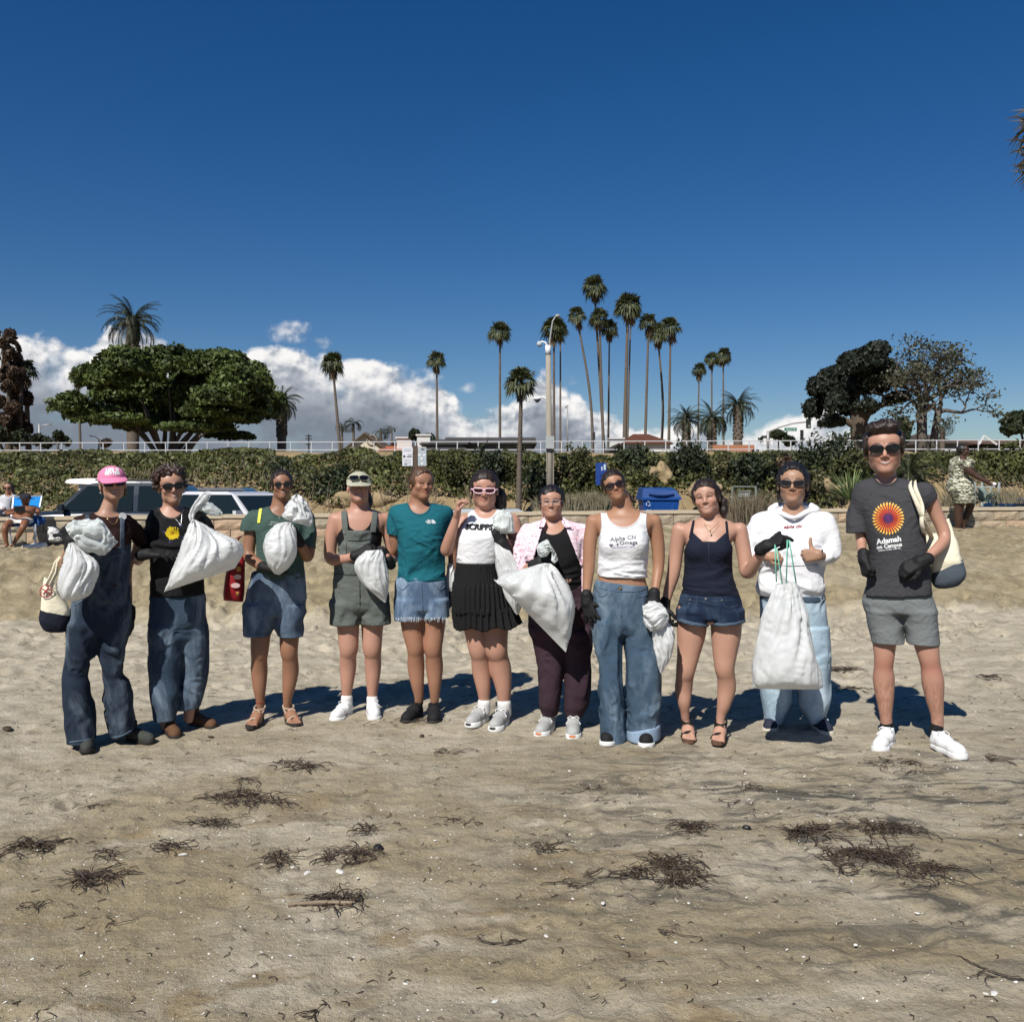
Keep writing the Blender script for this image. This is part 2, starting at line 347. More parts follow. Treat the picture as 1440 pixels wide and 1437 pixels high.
class Field:
 def __init__(s,lo,hi,h=0.0065,fine=None,hf=0.0034):
  def axis(a,b,fr):
   if fr is None: return np.arange(a,b+h,h)
   f0,f1 = max(fr[0],a),min(fr[1],b); segs = []
   if f0 > a: segs.append(np.arange(a,f0,h))
   segs.append(np.arange(f0,f1,hf))
   if b > f1: segs.append(np.arange(f1,b+h,h))
   return np.concatenate(segs)
  s.ax = [axis(lo[i],hi[i],None if fine is None else (fine[0][i],fine[1][i])).astype(np.float32) for i in range(3)]
  s.v = np.full([len(a) for a in s.ax],1.0,np.float32)
 def sub(s,lo,hi,pad):
  sl = []
  for i in range(3):
   a = int(np.searchsorted(s.ax[i],lo[i]-pad)); b = int(np.searchsorted(s.ax[i],hi[i]+pad)); sl.append(slice(a,b))
  if any(x.stop <= x.start for x in sl): return None,None
  X = s.ax[0][sl[0]][:,None,None]; Y = s.ax[1][sl[1]][None,:,None]; Z = s.ax[2][sl[2]][None,None,:]
  return tuple(sl),(X,Y,Z)
 def add(s,prim,k=0.0,pad=None):
  f,lo,hi = prim; pad = (0.03+k) if pad is None else pad
  sl,P = s.sub(lo,hi,pad)
  if sl is None: return
  d = f(*P).astype(np.float32); v = s.v[sl]
  if k > 0:
   hh = np.maximum(k-np.abs(v-d),0)/k; s.v[sl] = np.minimum(v,d)-hh*hh*k*0.25
  else: s.v[sl] = np.minimum(v,d)
 def addall(s,prims,k=0.0,pad=None):
  for p in prims: s.add(p,k,pad)
 def carve(s,prim,k=0.0):
  f,lo,hi = prim; sl,P = s.sub(lo,hi,0.03+k)
  if sl is None: return
  d = -f(*P).astype(np.float32); v = s.v[sl]
  if k > 0:
   hh = np.maximum(k-np.abs(v-d),0)/k; s.v[sl] = np.maximum(v,d)+hh*hh*k*0.25
  else: s.v[sl] = np.maximum(v,d)
 def cut(s,fn):
  X = s.ax[0][:,None,None]; Y = s.ax[1][None,:,None]; Z = s.ax[2][None,None,:]
  s.v = np.maximum(s.v,fn(X,Y,Z).astype(np.float32))
 def wobble(s,fn,band=0.04):
  idx = np.nonzero(np.abs(s.v) < band)
  if len(idx[0]) == 0: return
  s.v[idx] += fn(s.ax[0][idx[0]],s.ax[1][idx[1]],s.ax[2][idx[2]])
 def mesh(s):
  v = s.v; v[0] = v[-1] = 1; v[:,0] = v[:,-1] = 1; v[:,:,0] = v[:,:,-1] = 1
  S = v < 0; nx,ny,nz = v.shape
  c = np.zeros((nx-1,ny-1,nz-1),np.uint8)
  for a in (0,1):
   for b in (0,1):
    for d in (0,1): c += S[a:nx-1+a,b:ny-1+b,d:nz-1+d]
  act = (c > 0) & (c < 8); I,J,K = np.nonzero(act); n = len(I)
  vid = np.full(act.shape,-1,np.int32); vid[I,J,K] = np.arange(n)
  acc = np.zeros((n,3),np.float64); cnt = np.zeros(n)
  cor = [(a,b,d) for a in (0,1) for b in (0,1) for d in (0,1)]
  vals = {q: v[I+q[0],J+q[1],K+q[2]] for q in cor}
  for q in cor:
   for axx in range(3):
    if q[axx] == 0:
     q2 = list(q); q2[axx] = 1; q2 = tuple(q2); A,B = vals[q],vals[q2]
     m = (A < 0) != (B < 0); t = np.where(m,A/(A-B+1e-12*(A == B)),0)
     p = np.array(q,float)[None,:].repeat(n,0); p[:,axx] += t
     acc[m] += p[m]; cnt[m] += 1
  P = acc/cnt[:,None]; out = np.empty((n,3))
  for axx,ii in enumerate((I,J,K)):
   a = s.ax[axx]; out[:,axx] = a[ii]+P[:,axx]*(a[ii+1]-a[ii])
  faces = []
  for axx in range(3):
   A = [slice(None)]*3; B = [slice(None)]*3; A[axx] = slice(0,-1); B[axx] = slice(1,None)
   e = S[tuple(A)] != S[tuple(B)]; i = list(np.nonzero(e)); o1,o2 = [(1,2),(2,0),(0,1)][axx]
   ok = (i[o1] > 0) & (i[o2] > 0) & (i[o1] < v.shape[o1]-1) & (i[o2] < v.shape[o2]-1); i = [q[ok] for q in i]
   sgn = S[i[0],i[1],i[2]]
   def g(d1,d2):
    q = [x.copy() for x in i]; q[o1] -= d1; q[o2] -= d2; return vid[q[0],q[1],q[2]]
   q = np.stack([g(1,1),g(0,1),g(0,0),g(1,0)],1)
   q[~sgn] = q[~sgn][:,::-1]; faces.append(q)
  return out,np.concatenate(faces)
def relax(V,F_,w,it=3):
 """Laplacian smoothing with a weight per vertex"""
 a = F_.ravel(); b = np.roll(F_,-1,1).ravel(); n = len(V); i = np.concatenate([a,b]); j = np.concatenate([b,a]); c = np.bincount(i,minlength=n)+1e-9
 for _ in range(it): M = np.stack([np.bincount(i,V[j,k],minlength=n) for k in range(3)],1)/c[:,None]; V = V+(M-V)*w[:,None]
 return V
def bounds(prims,pad=0.03):
 lo = np.min([p[1] for p in prims],0)-pad; hi = np.max([p[2] for p in prims],0)+pad
 return lo,hi
def fold(amp,fx,fy,fz,seed=0.0,ridge=True):
 """creases: warped ridged noise that comes and goes over the cloth"""
 fx,fy,fz = fx*1.25,fy*1.25,fz*1.25
 def f(x,y,z):
  w1 = vnoise(x*fx*0.45+seed+9,y*fy*0.45,z*fz*0.45)*1.6; w2 = vnoise(x*fx*0.45+seed,y*fy*0.45+7,z*fz*0.45)*1.6
  n = vnoise(x*fx+w1+seed,y*fy+seed*1.7,z*fz+w2)
  m = np.clip(vnoise(x*fx*.35+seed+3,y*fy*.35,z*fz*.35+seed)*1.6+.45,.12,1)
  if ridge: n = 0.75-2.5*np.sqrt(n*n+.006)
  return (-n*amp*1.25*m).astype(np.float32)
 return f
# ================================================================ terrain
LOTZ = 0.08
def wall_y(x): return 17.2+0.16*x                       # the low block wall runs a little away to the right
def wall_top(x): return 1.105+0.006*x
def sand_macro(x,y):
 wy = wall_y(x); zt = 0.52+0.30*np.clip((x+8)/9,0,1)-0.06*np.clip((x-4)/6,0,1)
 y0 = 10.5+.25*np.sin(x*.9+.7)+.9*np.clip((x-1)/6,0,1); e = np.clip((y-y0)/2.1,0,1); e = e**1.25*(1.6-.6*e)
 zc = 0.56+0.03*np.sin(x*1.7)+.05*np.sin(x*.5+2); t = np.clip((y-y0-1.6)/(wy-y0-1.9),0,1)
 return e*(zc*(1-t)+zt*t)+.09*np.clip((y-y0+.05)/.22,0,1)*np.clip((wy-y)/3,0,1)*(.5+.5*np.clip(-x/3,-1,1))
def sand_detail(x,y):
 amp = 0.40+0.75*np.clip((y-6.3)/3,0,1)+.55*np.clip((y-10.2)/1,0,1)*np.clip((14.2-y)/1.5,0,1); zz = np.zeros_like(x)
 n = vnoise(x*0.9,y*0.9,zz+3)*0.022+vnoise(x*2.3+5,y*3.0,zz+8)*0.014+vnoise(x*5.5,y*5.5,zz+1)*0.008
 n2 = 1-2*np.abs(vnoise(x*7+2+vnoise(x*3,y*3,zz),y*8.5,zz+5)); n3 = vnoise(x*17,y*18,zz+9)
 return n*amp*1.15+(n2*0.0050+n3*0.0044)*(0.62+amp)
def ground_z(x,y):
 x = np.array([float(x)]); y = np.array([float(y)]); return float((sand_macro(x,y)+sand_detail(x,y))[0])
def make_sand():
 ys = [0.9]
 while ys[-1] < 24: ys.append(ys[-1]+max(0.010,ys[-1]*0.0052))
 ys = np.array(ys); u = np.linspace(-1,1,620); X0 = 0.5*u+0.5*u**3
 Y = ys[:,None]*np.ones_like(u)[None]; X = (X0*16.5)[None]*np.clip(ys/14,.28,1.0)[:,None]*np.where(np.abs(u) > .985,1.6,1.0)[None]
 wy = wall_y(X);
 Z = sand_macro(X,Y)+sand_detail(X,Y)
 r = np.random.default_rng(3)
 def dimple(cx,cy,a,L,W,dep):
  iy0,iy1 = np.searchsorted(ys,(cy-L*1.8,cy+L*1.8));
  if iy1 <= iy0: return
  row = X[(iy0+iy1)//2]; ix0,ix1 = np.searchsorted(row,(cx-L*1.8,cx+L*1.8))
  if ix1 <= ix0: return
  sx = X[iy0:iy1,ix0:ix1]-cx; sy = Y[iy0:iy1,ix0:ix1]-cy
  p = (sx*math.cos(a)+sy*math.sin(a))/L; q = (-sx*math.sin(a)+sy*math.cos(a))/W; d = np.sqrt(p*p+q*q)
  Z[iy0:iy1,ix0:ix1] += -dep*np.clip(1-d**2.2,0,1)+dep*0.45*np.exp(-((d-1.18)/0.25)**2)
 for i in range(4600):
  cy = r.uniform(6.9,19.5); cx = r.uniform(-11,13)*min(1,.35+cy/14)
  dimple(cx,cy,r.uniform(0,3.14),r.uniform(.10,.19),r.uniform(.06,.11),r.uniform(.018,.062)*np.clip((cy-5.6)/4,.4,1))
 for i in range(420):                                    # soft scuffs in the damp sand near the camera
  cy = r.uniform(2.3,7.0); cx = r.uniform(-4,4)
  if 4.9 < cy < 6.3 and r.random() < .7: continue
  dimple(cx,cy,r.uniform(0,3.14),r.uniform(.07,.17),r.uniform(.05,.09),r.uniform(.004,.013))
 Z = np.where(Y > wy+0.15,-0.3,Z)
 V = np.stack([X,Y,Z],-1).reshape(-1,3); nr,nc = len(ys),len(u)
 i = np.arange(nr-1)[:,None]*nc+np.arange(nc-1)[None]; F_ = np.stack([i,i+1,i+nc+1,i+nc],-1).reshape(-1,4)
 return np_mesh('beach_sand',V,F_)
def sand_material():
 m = bpy.data.materials.new('sand'); m.use_nodes = True; t = NT(m.node_tree); b = t.n['Principled BSDF']
 g = t.node('ShaderNodeNewGeometry').outputs['Position']; sp = t.node('ShaderNodeSeparateXYZ'); t.l.new(g,sp.inputs[0]); X,Y = sp.outputs[0],sp.outputs[1]
 big = t.noise(t.vmath('MULTIPLY',g,(0.55,0.9,1)),1.0,5,0.62,0.8)
 mid = t.noise(t.vmath('MULTIPLY',g,(1,1.6,1)),3.2,6,0.68,0.5)
 fine = t.noise(g,55,4,0.7); grain = t.noise(g,320,2,0.75)
 dry = srgb(194,183,162); dry2 = srgb(164,154,133); damp = srgb(152,138,110); dark = srgb(78,76,70)
 c = t.mix(t.ss(mid,0.35,0.65),dry,dry2)
 near = t.ss(Y,7.2,3.2)                                # damp,browner sand towards the water
 c = t.mix(t.math('MULTIPLY',near,t.ss(big,0.38,0.58,0.10,1.0)),c,damp)
 c = t.mix(t.math('MULTIPLY',near,t.ss(t.noise(t.vmath('MULTIPLY',g,(0.8,1.3,1)),1.7,4,0.6,1.0),0.54,0.66,0.0,0.75)),c,srgb(140,121,90))
 up = t.math('MULTIPLY',t.ss(t.math('SUBTRACT',Y,t.math('MULTIPLY',t.ss(X,1.0,6.0),0.9)),10.2,10.8),t.ss(big,0.25,0.6,0.55,1.0))
 c = t.mix(up,c,t.mix(t.ss(mid,0.4,0.6),srgb(158,144,114),srgb(132,120,94)))
 # dark mineral streaks, mostly right of the middle
 reg = t.math('MULTIPLY',t.ss(X,-0.6,0.9),t.math('MULTIPLY',t.ss(Y,2.3,3.6),t.ss(Y,6.2,4.4)))
 st = t.noise(t.vmath('MULTIPLY',g,(0.8,2.2,1)),2.1,7,0.7,1.4)
 c = t.mix(t.math('MULTIPLY',t.ss(st,0.47,0.62),t.math('MULTIPLY',reg,0.95)),c,dark)
 gr = t.noise(t.vmath('MULTIPLY',g,(1.2,2.2,1)),5,7,0.72,1.0)
 c = t.mix(t.math('MULTIPLY',t.ss(gr,0.50,0.68),t.ss(Y,9.5,5.5,0.15,0.60)),c,srgb(98,92,80))
 # band of crushed shell
 sh = t.ss(t.noise(g,150,2,0.5),0.66,0.70); bandn = t.noise(t.vmath('MULTIPLY',g,(0.7,1.5,1)),1.6,4,0.6,0.6)
 c = t.mix(t.math('MULTIPLY',sh,t.ss(bandn,0.42,0.62,0.05,0.8)),c,srgb(214,206,188))
 dk = t.ss(t.noise(t.vmath('ADD',g,(7,3,0)),95,2,0.6),0.63,0.70)
 c = t.mix(t.math('MULTIPLY',dk,0.55),c,srgb(60,52,42))
 k = t.math('ADD',0.50,t.math('ADD',t.math('MULTIPLY',grain,0.62),t.math('MULTIPLY',fine,0.36)))
 nd = t.node('ShaderNodeVectorMath',operation='SCALE'); t.put(nd.inputs[0],c); t.put(nd.inputs['Scale'],k); t.l.new(nd.outputs[0],b.inputs['Base Color'])
 b.inputs['Roughness'].default_value = 0.92; b.inputs['Specular IOR Level'].default_value = 0.18
 bn = t.node('ShaderNodeBump'); bn.inputs['Strength'].default_value = 1.0; bn.inputs['Distance'].default_value = 0.022
 h = t.math('ADD',t.math('MULTIPLY',t.noise(g,28,5,0.65),0.7),t.math('ADD',t.math('MULTIPLY',fine,0.42),t.math('MULTIPLY',grain,0.24)))
 t.put(bn.inputs['Height'],h); t.l.new(bn.outputs[0],b.inputs['Normal'])
 return m
SAND = sand_material()
setp(link('beach_sand',make_sand(),SAND),kind='structure',label='dry and damp beach sand rising to the block wall')
# ================================================================ people
def rotm(yaw,pitch,roll):
 """columns = head axes in world. face looks along local -Y. yaw>0 turns the face to image right, pitch>0 looks up, roll>0 leans the crown to image right"""
 return np.array(Matrix.Rotation(R(yaw),3,'Z') @ Matrix.Rotation(R(-pitch),3,'X') @ Matrix.Rotation(R(roll),3,'Y'))
BLACKGLOVE = mat('black_glove_nylon',(0.008,0.008,0.009),0.7,0.35,0.3,60,0.4,300)
_L = {}
class Person:
 def __init__(s,label,d,crop,skin,group=None,name='person',foot=None):
  s.cx,s.cy,s.cs = crop
  wx = (s.cx+foot[0]/s.cs-720)/FPX*d; s.phi = math.atan2(wx,d); s.D = math.hypot(wx,d); s.d = s.D
  s.kv = d/FPX/s.cs; s.k = s.kv*math.cos(s.phi)
  gz = ground_z(wx,d)
  # everything of a person is modelled in a frame whose +Y runs from the camera's foot point through the person
  s.root = empty(name,(wx,d,gz),-s.phi); setp(s.root,label,'person',group)
  s.o = np.array((0.0,s.D,gz)); s.body = []; s.skin = skin; s.heads = None; s.tor = []; s.arms = []; s.legs = []; s.hd = []
  s.seed = RNG.random()*20
 def dirf(s,x,y):
  v = px_dir(s.cx+x/s.cs,s.cy+y/s.cs); c,q = math.cos(s.phi),math.sin(s.phi)
  return np.array((v[0]*c-v[1]*q,v[0]*q+v[1]*c,v[2]))
 def p(s,x,y,dy=0.0):
  v = s.dirf(x,y); t = (s.D+dy)/v[1]; return np.array((v[0]*t,s.D+dy,CAMH+v[2]*t))
 def world(s,q):
  c,k = math.cos(s.phi),math.sin(s.phi); return (q[0]*c+q[1]*k,-q[0]*k+q[1]*c)
 def gz(s,q): return ground_z(*s.world(q))
 def r(s,px): return px*s.k
 # ---- prims
 def loft(s,rows,inset=0.0,cap=0.012,n=2.2):
  """rows (y, xl, xr, ry, dy)"""
  K = []
  for y,xl,xr,ry,dy in rows:
   a = s.p(xl,y,dy); b = s.p(xr,y,dy); K.append(((a[2]),(a[0]+b[0])/2,s.d+dy,max((b[0]-a[0])/2-inset,.008),max(ry-inset,.008)))
  return zloft(K,cap,n)
 def limb(s,pts,n=7):
  """pts (x,y,dy,r_px)"""
  return limb([(*s.p(x,y,dy),s.r(r)) for x,y,dy,r in pts],n)
 def head(s,x,chin,crown,dy=0.0,yaw=0,pitch=0,roll=0,wide=1.0,smile=1,jaw=1.0,face_back=0.0,fem=True):
  hs = (chin-crown)*s.kv/0.232; wide = wide*1.12; c = s.p(x,(chin+crown)/2,dy); M = rotm(yaw,pitch,roll)
  s.H = (c,M,hs); s.smile = smile; s.wide = wide
  T = lambda a,b,e: c+hs*(M @ np.array((a*wide,b,e)))
  s.T = T; P = s.hd; Rm = M
  E = lambda q,r: ell(T(*q),(r[0]*hs*wide,r[1]*hs,r[2]*hs),Rm)
  C = lambda q1,q2,r1,r2=None: cone(T(*q1),T(*q2),r1*hs,(r1 if r2 is None else r2)*hs)
  A = []
  A += [(E((0,.014,.036),(.074,.094,.080)),0),(E((0,-.022,-.030),(.060*jaw,.066,.082)),.03),
    (E((0,-.062,-.092),(.026*jaw,.026,.022)),.03),(E((0,-.045,.045),(.062,.040,.045)),.03)]
  for sg in (-1,1):
   A += [(E((sg*.038*jaw,-.004,-.058),(.020,.030,.026)),.03),(E((sg*.040,-.058,-.022),(.022,.022,.020)),.02),
     (C((sg*.012,-.083,.022),(sg*.042,-.070,.024),.009,.007),.012)]
  A += [(C((0,-.082,.016),(0,-.100,-.024),.0065,.0105),.010)]
  for sg in (-1,1): A += [(E((sg*.0115,-.090,-.030),(.0075,.010,.0065)),.006)]
  mw = .021+.0045*smile; up = .004*smile
  s.mw,s.up = mw,up
  A += [(C((-mw,-.073,-.053+up),(0,-.083,-.0545),.0045,.0065),.006),(C((mw,-.073,-.053+up),(0,-.083,-.0545),.0045,.0065),.006),
    (C((-mw,-.072,-.056+up),(0,-.081,-.067),.0045,.0075),.006),(C((mw,-.072,-.056+up),(0,-.081,-.067),.0045,.0075),.006)]
  for sg in (-1,1):
   A += [(E((sg*.075,.008,-.006),(.009,.017,.030)),.004)]
  s.hd = A; s.sockets = [E((sg*.032,-.098,.004),(.017,.016,.011)) for sg in (-1,1)]
  s.mouthcut = (cone(T(-mw*.85,-.088,-.0585+up),T(0,-.095,-.0605),.0035*hs),cone(T(mw*.85,-.088,-.0585+up),T(0,-.095,-.0605),.0035*hs)) if smile > 1.5 else ()
  s.hscale = hs
 def hand(s,wrist,u,nrm,side=1,curl=(60,60,40),spread=0.0,thumb='side',sc_=1.0,finger=None):
  """wrist world; u finger direction; nrm = back of hand; side +1 puts the thumb on +t where t = u x n"""
  u = np.array(u,float); u /= np.linalg.norm(u); n = np.array(nrm,float); n -= u*(n@u); n /= np.linalg.norm(n); t = np.cross(u,n)*side
  W = np.array(wrist,float); F = lambda a,b,c: W+sc_*(a*t+b*u+c*n)
  P = []; ks = [(.029,.086,.064),(.010,.092,.072),(-.010,.088,.066),(-.028,.078,.052)]
  for i,(a,b,ln) in enumerate(ks):
   P.append((cone(F(a*.55,.004,0),F(a,b,0),.019*sc_,.0125*sc_),.010))
   c3 = curl if finger is None or finger[i] is None else finger[i]
   ang = 0; pos = np.array((a+spread*a*0.0,b,0.0)); rr = .0098-.0008*(i == 3); segs = (ln*.46,ln*.30,ln*.26)
   lat = spread*a
   for j,sl in enumerate(segs):
    ang += R(c3[j]+i*3); nx = pos+np.array((lat*sl/.03*0.9,math.cos(ang)*sl,-math.sin(ang)*sl))
    P.append((cone(F(*pos),F(*nx),rr*sc_,(rr-.0007)*sc_),.003)); pos = nx; rr -= .0007
  if thumb == 'side': q = [(.018,.020,-.006),(.046,.050,-.018),(.052,.074,-.030),(.046,.092,-.040)]
  elif thumb == 'out': q = [(.018,.020,-.004),(.052,.040,-.010),(.074,.058,-.014),(.090,.076,-.016)]
  elif thumb == 'up': q = [(.018,.022,-.004),(.048,.044,-.010),(.076,.048,-.012),(.103,.044,-.010)]
  else: q = [(.018,.020,-.010),(.040,.048,-.028),(.026,.066,-.046),(.004,.070,-.050)]
  for i in range(3): P.append((cone(F(*q[i]),F(*q[i+1]),(.0145-.0018*i)*sc_,(.0127-.0018*i)*sc_),.008 if i == 0 else .003))
  return P
 def glove(s,wrist,u,nrm,cuff_dir=None,**kw):
  P = s.hand(wrist,u,nrm,**kw); sc_ = kw.get('sc_',1.0)
  W = np.array(wrist,float); cd = -np.array(u,float) if cuff_dir is None else np.array(cuff_dir,float); cd /= np.linalg.norm(cd)
  cuff = [cone(W-cd*.012,W+cd*.035,.0300*sc_,.0325*sc_)]
  lo,hi = bounds([q[0] for q in P]+cuff,.012); f = Field(lo,hi,.0034)
  for q,k in P: f.add(q,k*1.0,.02)
  f.add(cuff[0],.012,.02); f.v -= .0012
  f.wobble(fold(.0012,60,60,60,s.seed+3),.01)
  V,F_ = f.mesh(); o = link('glove',np_mesh('glove',V-s.o,F_),BLACKGLOVE,s.root)
  # a palm of flesh inside the glove joins the arm
  s.arms.append((cone(W,W+np.array(u)/np.linalg.norm(u)*.045,.020*sc_,.016*sc_),.02))
  return o
 def bare(s,*a,**kw): s.arms += s.hand(*a,**kw)
 def foot(s,heel,ux,uy,L=.24):
  """bare foot prims for the body: heel world point on the ground, forward (ux,uy)"""
  u = np.array((ux,uy,0.0)); u /= np.linalg.norm(u); t = np.array((u[1],-u[0],0)); F = lambda a,b,c: heel+L/.24*(a*t+b*u+np.array((0,0,c)))
  P = [(cone(F(0,.012,.030),F(0,.10,.045),.026,.030),.02),(cone(F(-.012,.09,.040),F(-.022,.185,.022),.028,.018),.02),(cone(F(.012,.09,.036),F(.024,.170,.020),.026,.016),.02)]
  for i,(a,b,r) in enumerate(((-.030,.215,.013),(-.010,.218,.0095),(.006,.212,.009),(.021,.203,.0085),(.034,.192,.008))):
   P.append((cone(F(a*.8,b-.035,.018),F(a,b,.012),r,r),.006))
  return P,F
 # ---- meshes
 def build_body(s,mat_,fine=True,h=.0068,colour=None,extra=()):
  al = [q for q,k in s.hd]+[q for q,k in s.tor]+[q for q,k in s.arms]+[q for q,k in s.legs]
  lo,hi = bounds(al,.02)
  fz = None
  if s.hd:
   c,M,hs = s.H; e = .135*hs
   fz = ((c[0]-e,c[1]-e,c[2]-e),(c[0]+e,c[1]+e,c[2]+e))
  f = Field(lo,hi,h,fz,.0036)
  for q,k in s.tor: f.add(q,k)
  for q,k in s.hd: f.add(q,k)
  if s.hd:
   for q in s.sockets: f.carve(q,.008)
   for q in s.mouthcut: f.carve(q,.002)
  for q,k in s.legs: f.add(q,k)
  for q,k in s.arms: f.add(q,k)
  V,F_ = f.mesh(); wt = np.full(len(V),.55)
  if s.hd: wt[np.linalg.norm(V-s.H[0],axis=1) < .15*s.H[2]] = 0
  for q,k in s.arms+s.legs:
   if k <= .010: wt[np.all((V > q[1]-.01) & (V < q[2]+.01),1)] = 0    # keep fingers and toes crisp
  V = relax(V,F_,wt); me = np_mesh('body',V-s.o,F_)
  col = np.ones((len(V),4),np.float32); base = np.array(s.skin); col[:,:3] = base
  if s.hd:
   c,M,hs = s.H; q = (V-c) @ M/hs; x,y,z = q.T; ax = np.abs(x)
   def blend(wt,target): col[:,:3] = col[:,:3]*(1-wt[:,None])+np.array(target)*wt[:,None]
   g = lambda d,r: np.clip(1-(d/r)**2,0,1)
   front = (y < -.045)
   up = s.up; mw = s.mw
   zl = -.0595+up*(ax/mw)**2*1.3
   lip = np.where(front & (ax < mw*1.05),g(np.abs(z-zl),.0125*(1-.5*(ax/mw)**2)),0)
   blend(np.clip(lip*1.2,0,.6),base*np.array((.80,.50,.50)) if base[0] > .1 else base*1.6)
   ck = np.where(y < -.02,np.exp(-((ax-.040)**2+(z+.028)**2)/.0005),0)+np.where(front,np.exp(-(x**2+(z+.028)**2)/.00025)*.8,0)
   blend(ck*.30,base*np.array((1.02,.66,.62)))
   hc = np.array(getattr(s,'brow',(.03,.018,.012)))
   bz = .028+.010*(1-((ax-.034)/.018)**2)*.5
   br = np.where(front & (ax > .012) & (ax < .056),g(np.abs(z-bz),.0055),0)
   blend(np.clip(br*1.2,0,.8),hc)
   if getattr(s,'open_eyes',True):
    ey = np.where(front & (ax > .015) & (ax < .050),g(np.abs(z-.006+.1*np.abs(ax-.032)),.0048),0)
    blend(np.clip(ey*1.6,0,.85),(.02,.013,.010))
    sh = np.where(front & (ax > .012) & (ax < .052),g(np.abs(z-.010),.014),0)
    blend(sh*.18,base*.45)
  if colour: colour(V,col)
  at = me.color_attributes.new('col','FLOAT_COLOR','POINT'); at.data.foreach_set('color',col.ravel())
  s.bodyo = link('body',me,mat_,s.root)
  if s.hd and s.smile > 1.5:
   c,M,hs = s.H; m = MB(); n = 8; mw = s.mw*.80; V = []; F_ = []
   for i in range(n+1):
    a = -1+2*i/n; x = a*mw; yy = -.0905+.0125*a*a; zc = -.0590+s.up*.9*a*a
    hh = .0030*(1-a*a*.85)
    V += [s.T(x,yy,zc+hh)-s.o,s.T(x,yy-.0008,zc-hh)-s.o]
   for i in range(n): F_.append((2*i,2*i+1,2*i+3,2*i+2))
   m.add(V,F_); m.build('teeth',mat('teeth',(.48,.45,.39),.4,.4,.03),s.root)
 def garment(s,name,prims,mat_,k=.03,off=0.0,cuts=(),folds=None,h=.0068,carves=(),label=None,fine=None,hf=.0034,shell=None,kind=None):
  pr = [(q if isinstance(q[0],tuple) else (q,k)) for q in prims]
  lo,hi = bounds([q[0] for q in pr],.03+off); f = Field(lo,hi,h,fine,hf)
  for q,kk in pr: f.add(q,kk,.035+kk+abs(off))
  if off: f.v -= off
  if folds:
   for g in (folds if isinstance(folds,(list,tuple)) else [folds]): f.wobble(g)
  for c in carves: f.carve(*(c if isinstance(c[0],tuple) else (c,0)))
  for c in cuts: f.cut(c)
  V,F_ = f.mesh(); o = link(name,np_mesh(name,V-s.o,F_),mat_,s.root)
  if label: o['label'] = label
  s.last = (V,F_); s.lastg = (prims,folds if isinstance(folds,(list,tuple)) else ([folds] if folds else []),[c if isinstance(c[0],tuple) else (c,0) for c in carves],off,k); return o
 def bands(s,mat_,width=.013,which=None):
  pr,fo,cv,off,k = s.lastg
  for i,(c,_) in enumerate(cv):
   if which is None or i in which: neckband(s,pr,c,mat_,fo,k,off+.0028,width,'neck_band' if i == 0 else 'arm_band')
 def hair(s,prims,mat_,cuts=(),amp=.005,freq=(60,60,9),name='hair',h=.0042,ridge=False,label=None):
  """prims and cuts in head-local metres"""
  c,M,hs = s.H; P = []
  for q,k in prims:
   if q[0] == 'e': P.append((ell(s.T(*q[1]),np.array(q[2])*hs,M),k))
   else: P.append((cone(s.T(*q[1]),s.T(*q[2]),q[3]*hs,q[4]*hs),k))
  lo,hi = bounds([q[0] for q in P],.02); f = Field(lo,hi,h)
  for q,k in P: f.add(q,k)
  def loc(x,y,z):
   px,py,pz = (x-c[0])/hs,(y-c[1])/hs,(z-c[2])/hs
   return tuple(M[0][i]*px+M[1][i]*py+M[2][i]*pz for i in range(3))
  def wb(x,y,z):
   a,b,e = loc(x,y,z); n = vnoise(a*freq[0]+3,b*freq[1]+s.seed,e*freq[2]); n2 = vnoise(a*freq[0]*2.3,b*freq[1]*2.3,e*freq[2]*2)
   if ridge: n = 1-2*np.abs(n)
   return (-(n*.7+n2*.3)*amp).astype(np.float32)
  f.wobble(wb,.02)
  for g in cuts: f.cut(lambda x,y,z,g=g: g(*loc(x,y,z))*hs)
  V,F_ = f.mesh(); o = link(name,np_mesh(name,V-s.o,F_),mat_,s.root)
  if label: o['label'] = label
  s.last = (V,F_)
  return o
 def cap(s,mat_,col2=None,name='cap'):
  c,M,hs = s.H
  P = [(('e',(0,.010,.045),(.083,.103,.078)),0)]
  def brim(a,b,e):
   # curved bill: local x,y,z
   zt = .034-2.8*a*a-(-b-.085)*.50; th = .0045
   inside = np.abs(e-zt)-th; rad = np.sqrt((a/.083)**2+((b+.078)/.093)**2)-1
   return np.maximum(inside,rad*.05)
  f_lo = np.array((-.11,-.19,-.06)); f_hi = np.array((.11,.13,.145))
  n = (np.array((.20,.31,.18))/.0036*1).astype(int)
  f = Field(f_lo,f_hi,.0034)
  q = ell((0,.008,.044),(.087,.108,.085)); f.add(q,0)
  f.cut(lambda x,y,z: .026-z+0*x+y*.06)
  f.add((brim,np.array((-.09,-.178,-.058)),np.array((.09,-.05,.06))),.006,.01)
  f.carve(ell((0,.012,.030),(.074,.092,.070)),0)
  f.wobble(lambda x,y,z: (.0016*np.exp(-np.abs(np.sin(np.arctan2(x,y-.01)*3))*14)).astype(np.float32),.01)
  V,F_ = f.mesh(); W = np.array([c])+hs*((V*np.array((s.wide,1,1))) @ M.T)
  o = link(name,np_mesh(name,W-s.o,F_),mat_,s.root); s.last = (W,F_); s.capo = o
  b = MB(); t = s.T(0,.010,.124)-s.o
  t = s.T(0,.008,.125)-s.o; b.tube([t,t+M[:,2]*.004],[.006,.003],8); b.build('button',mat_,o)
  return o
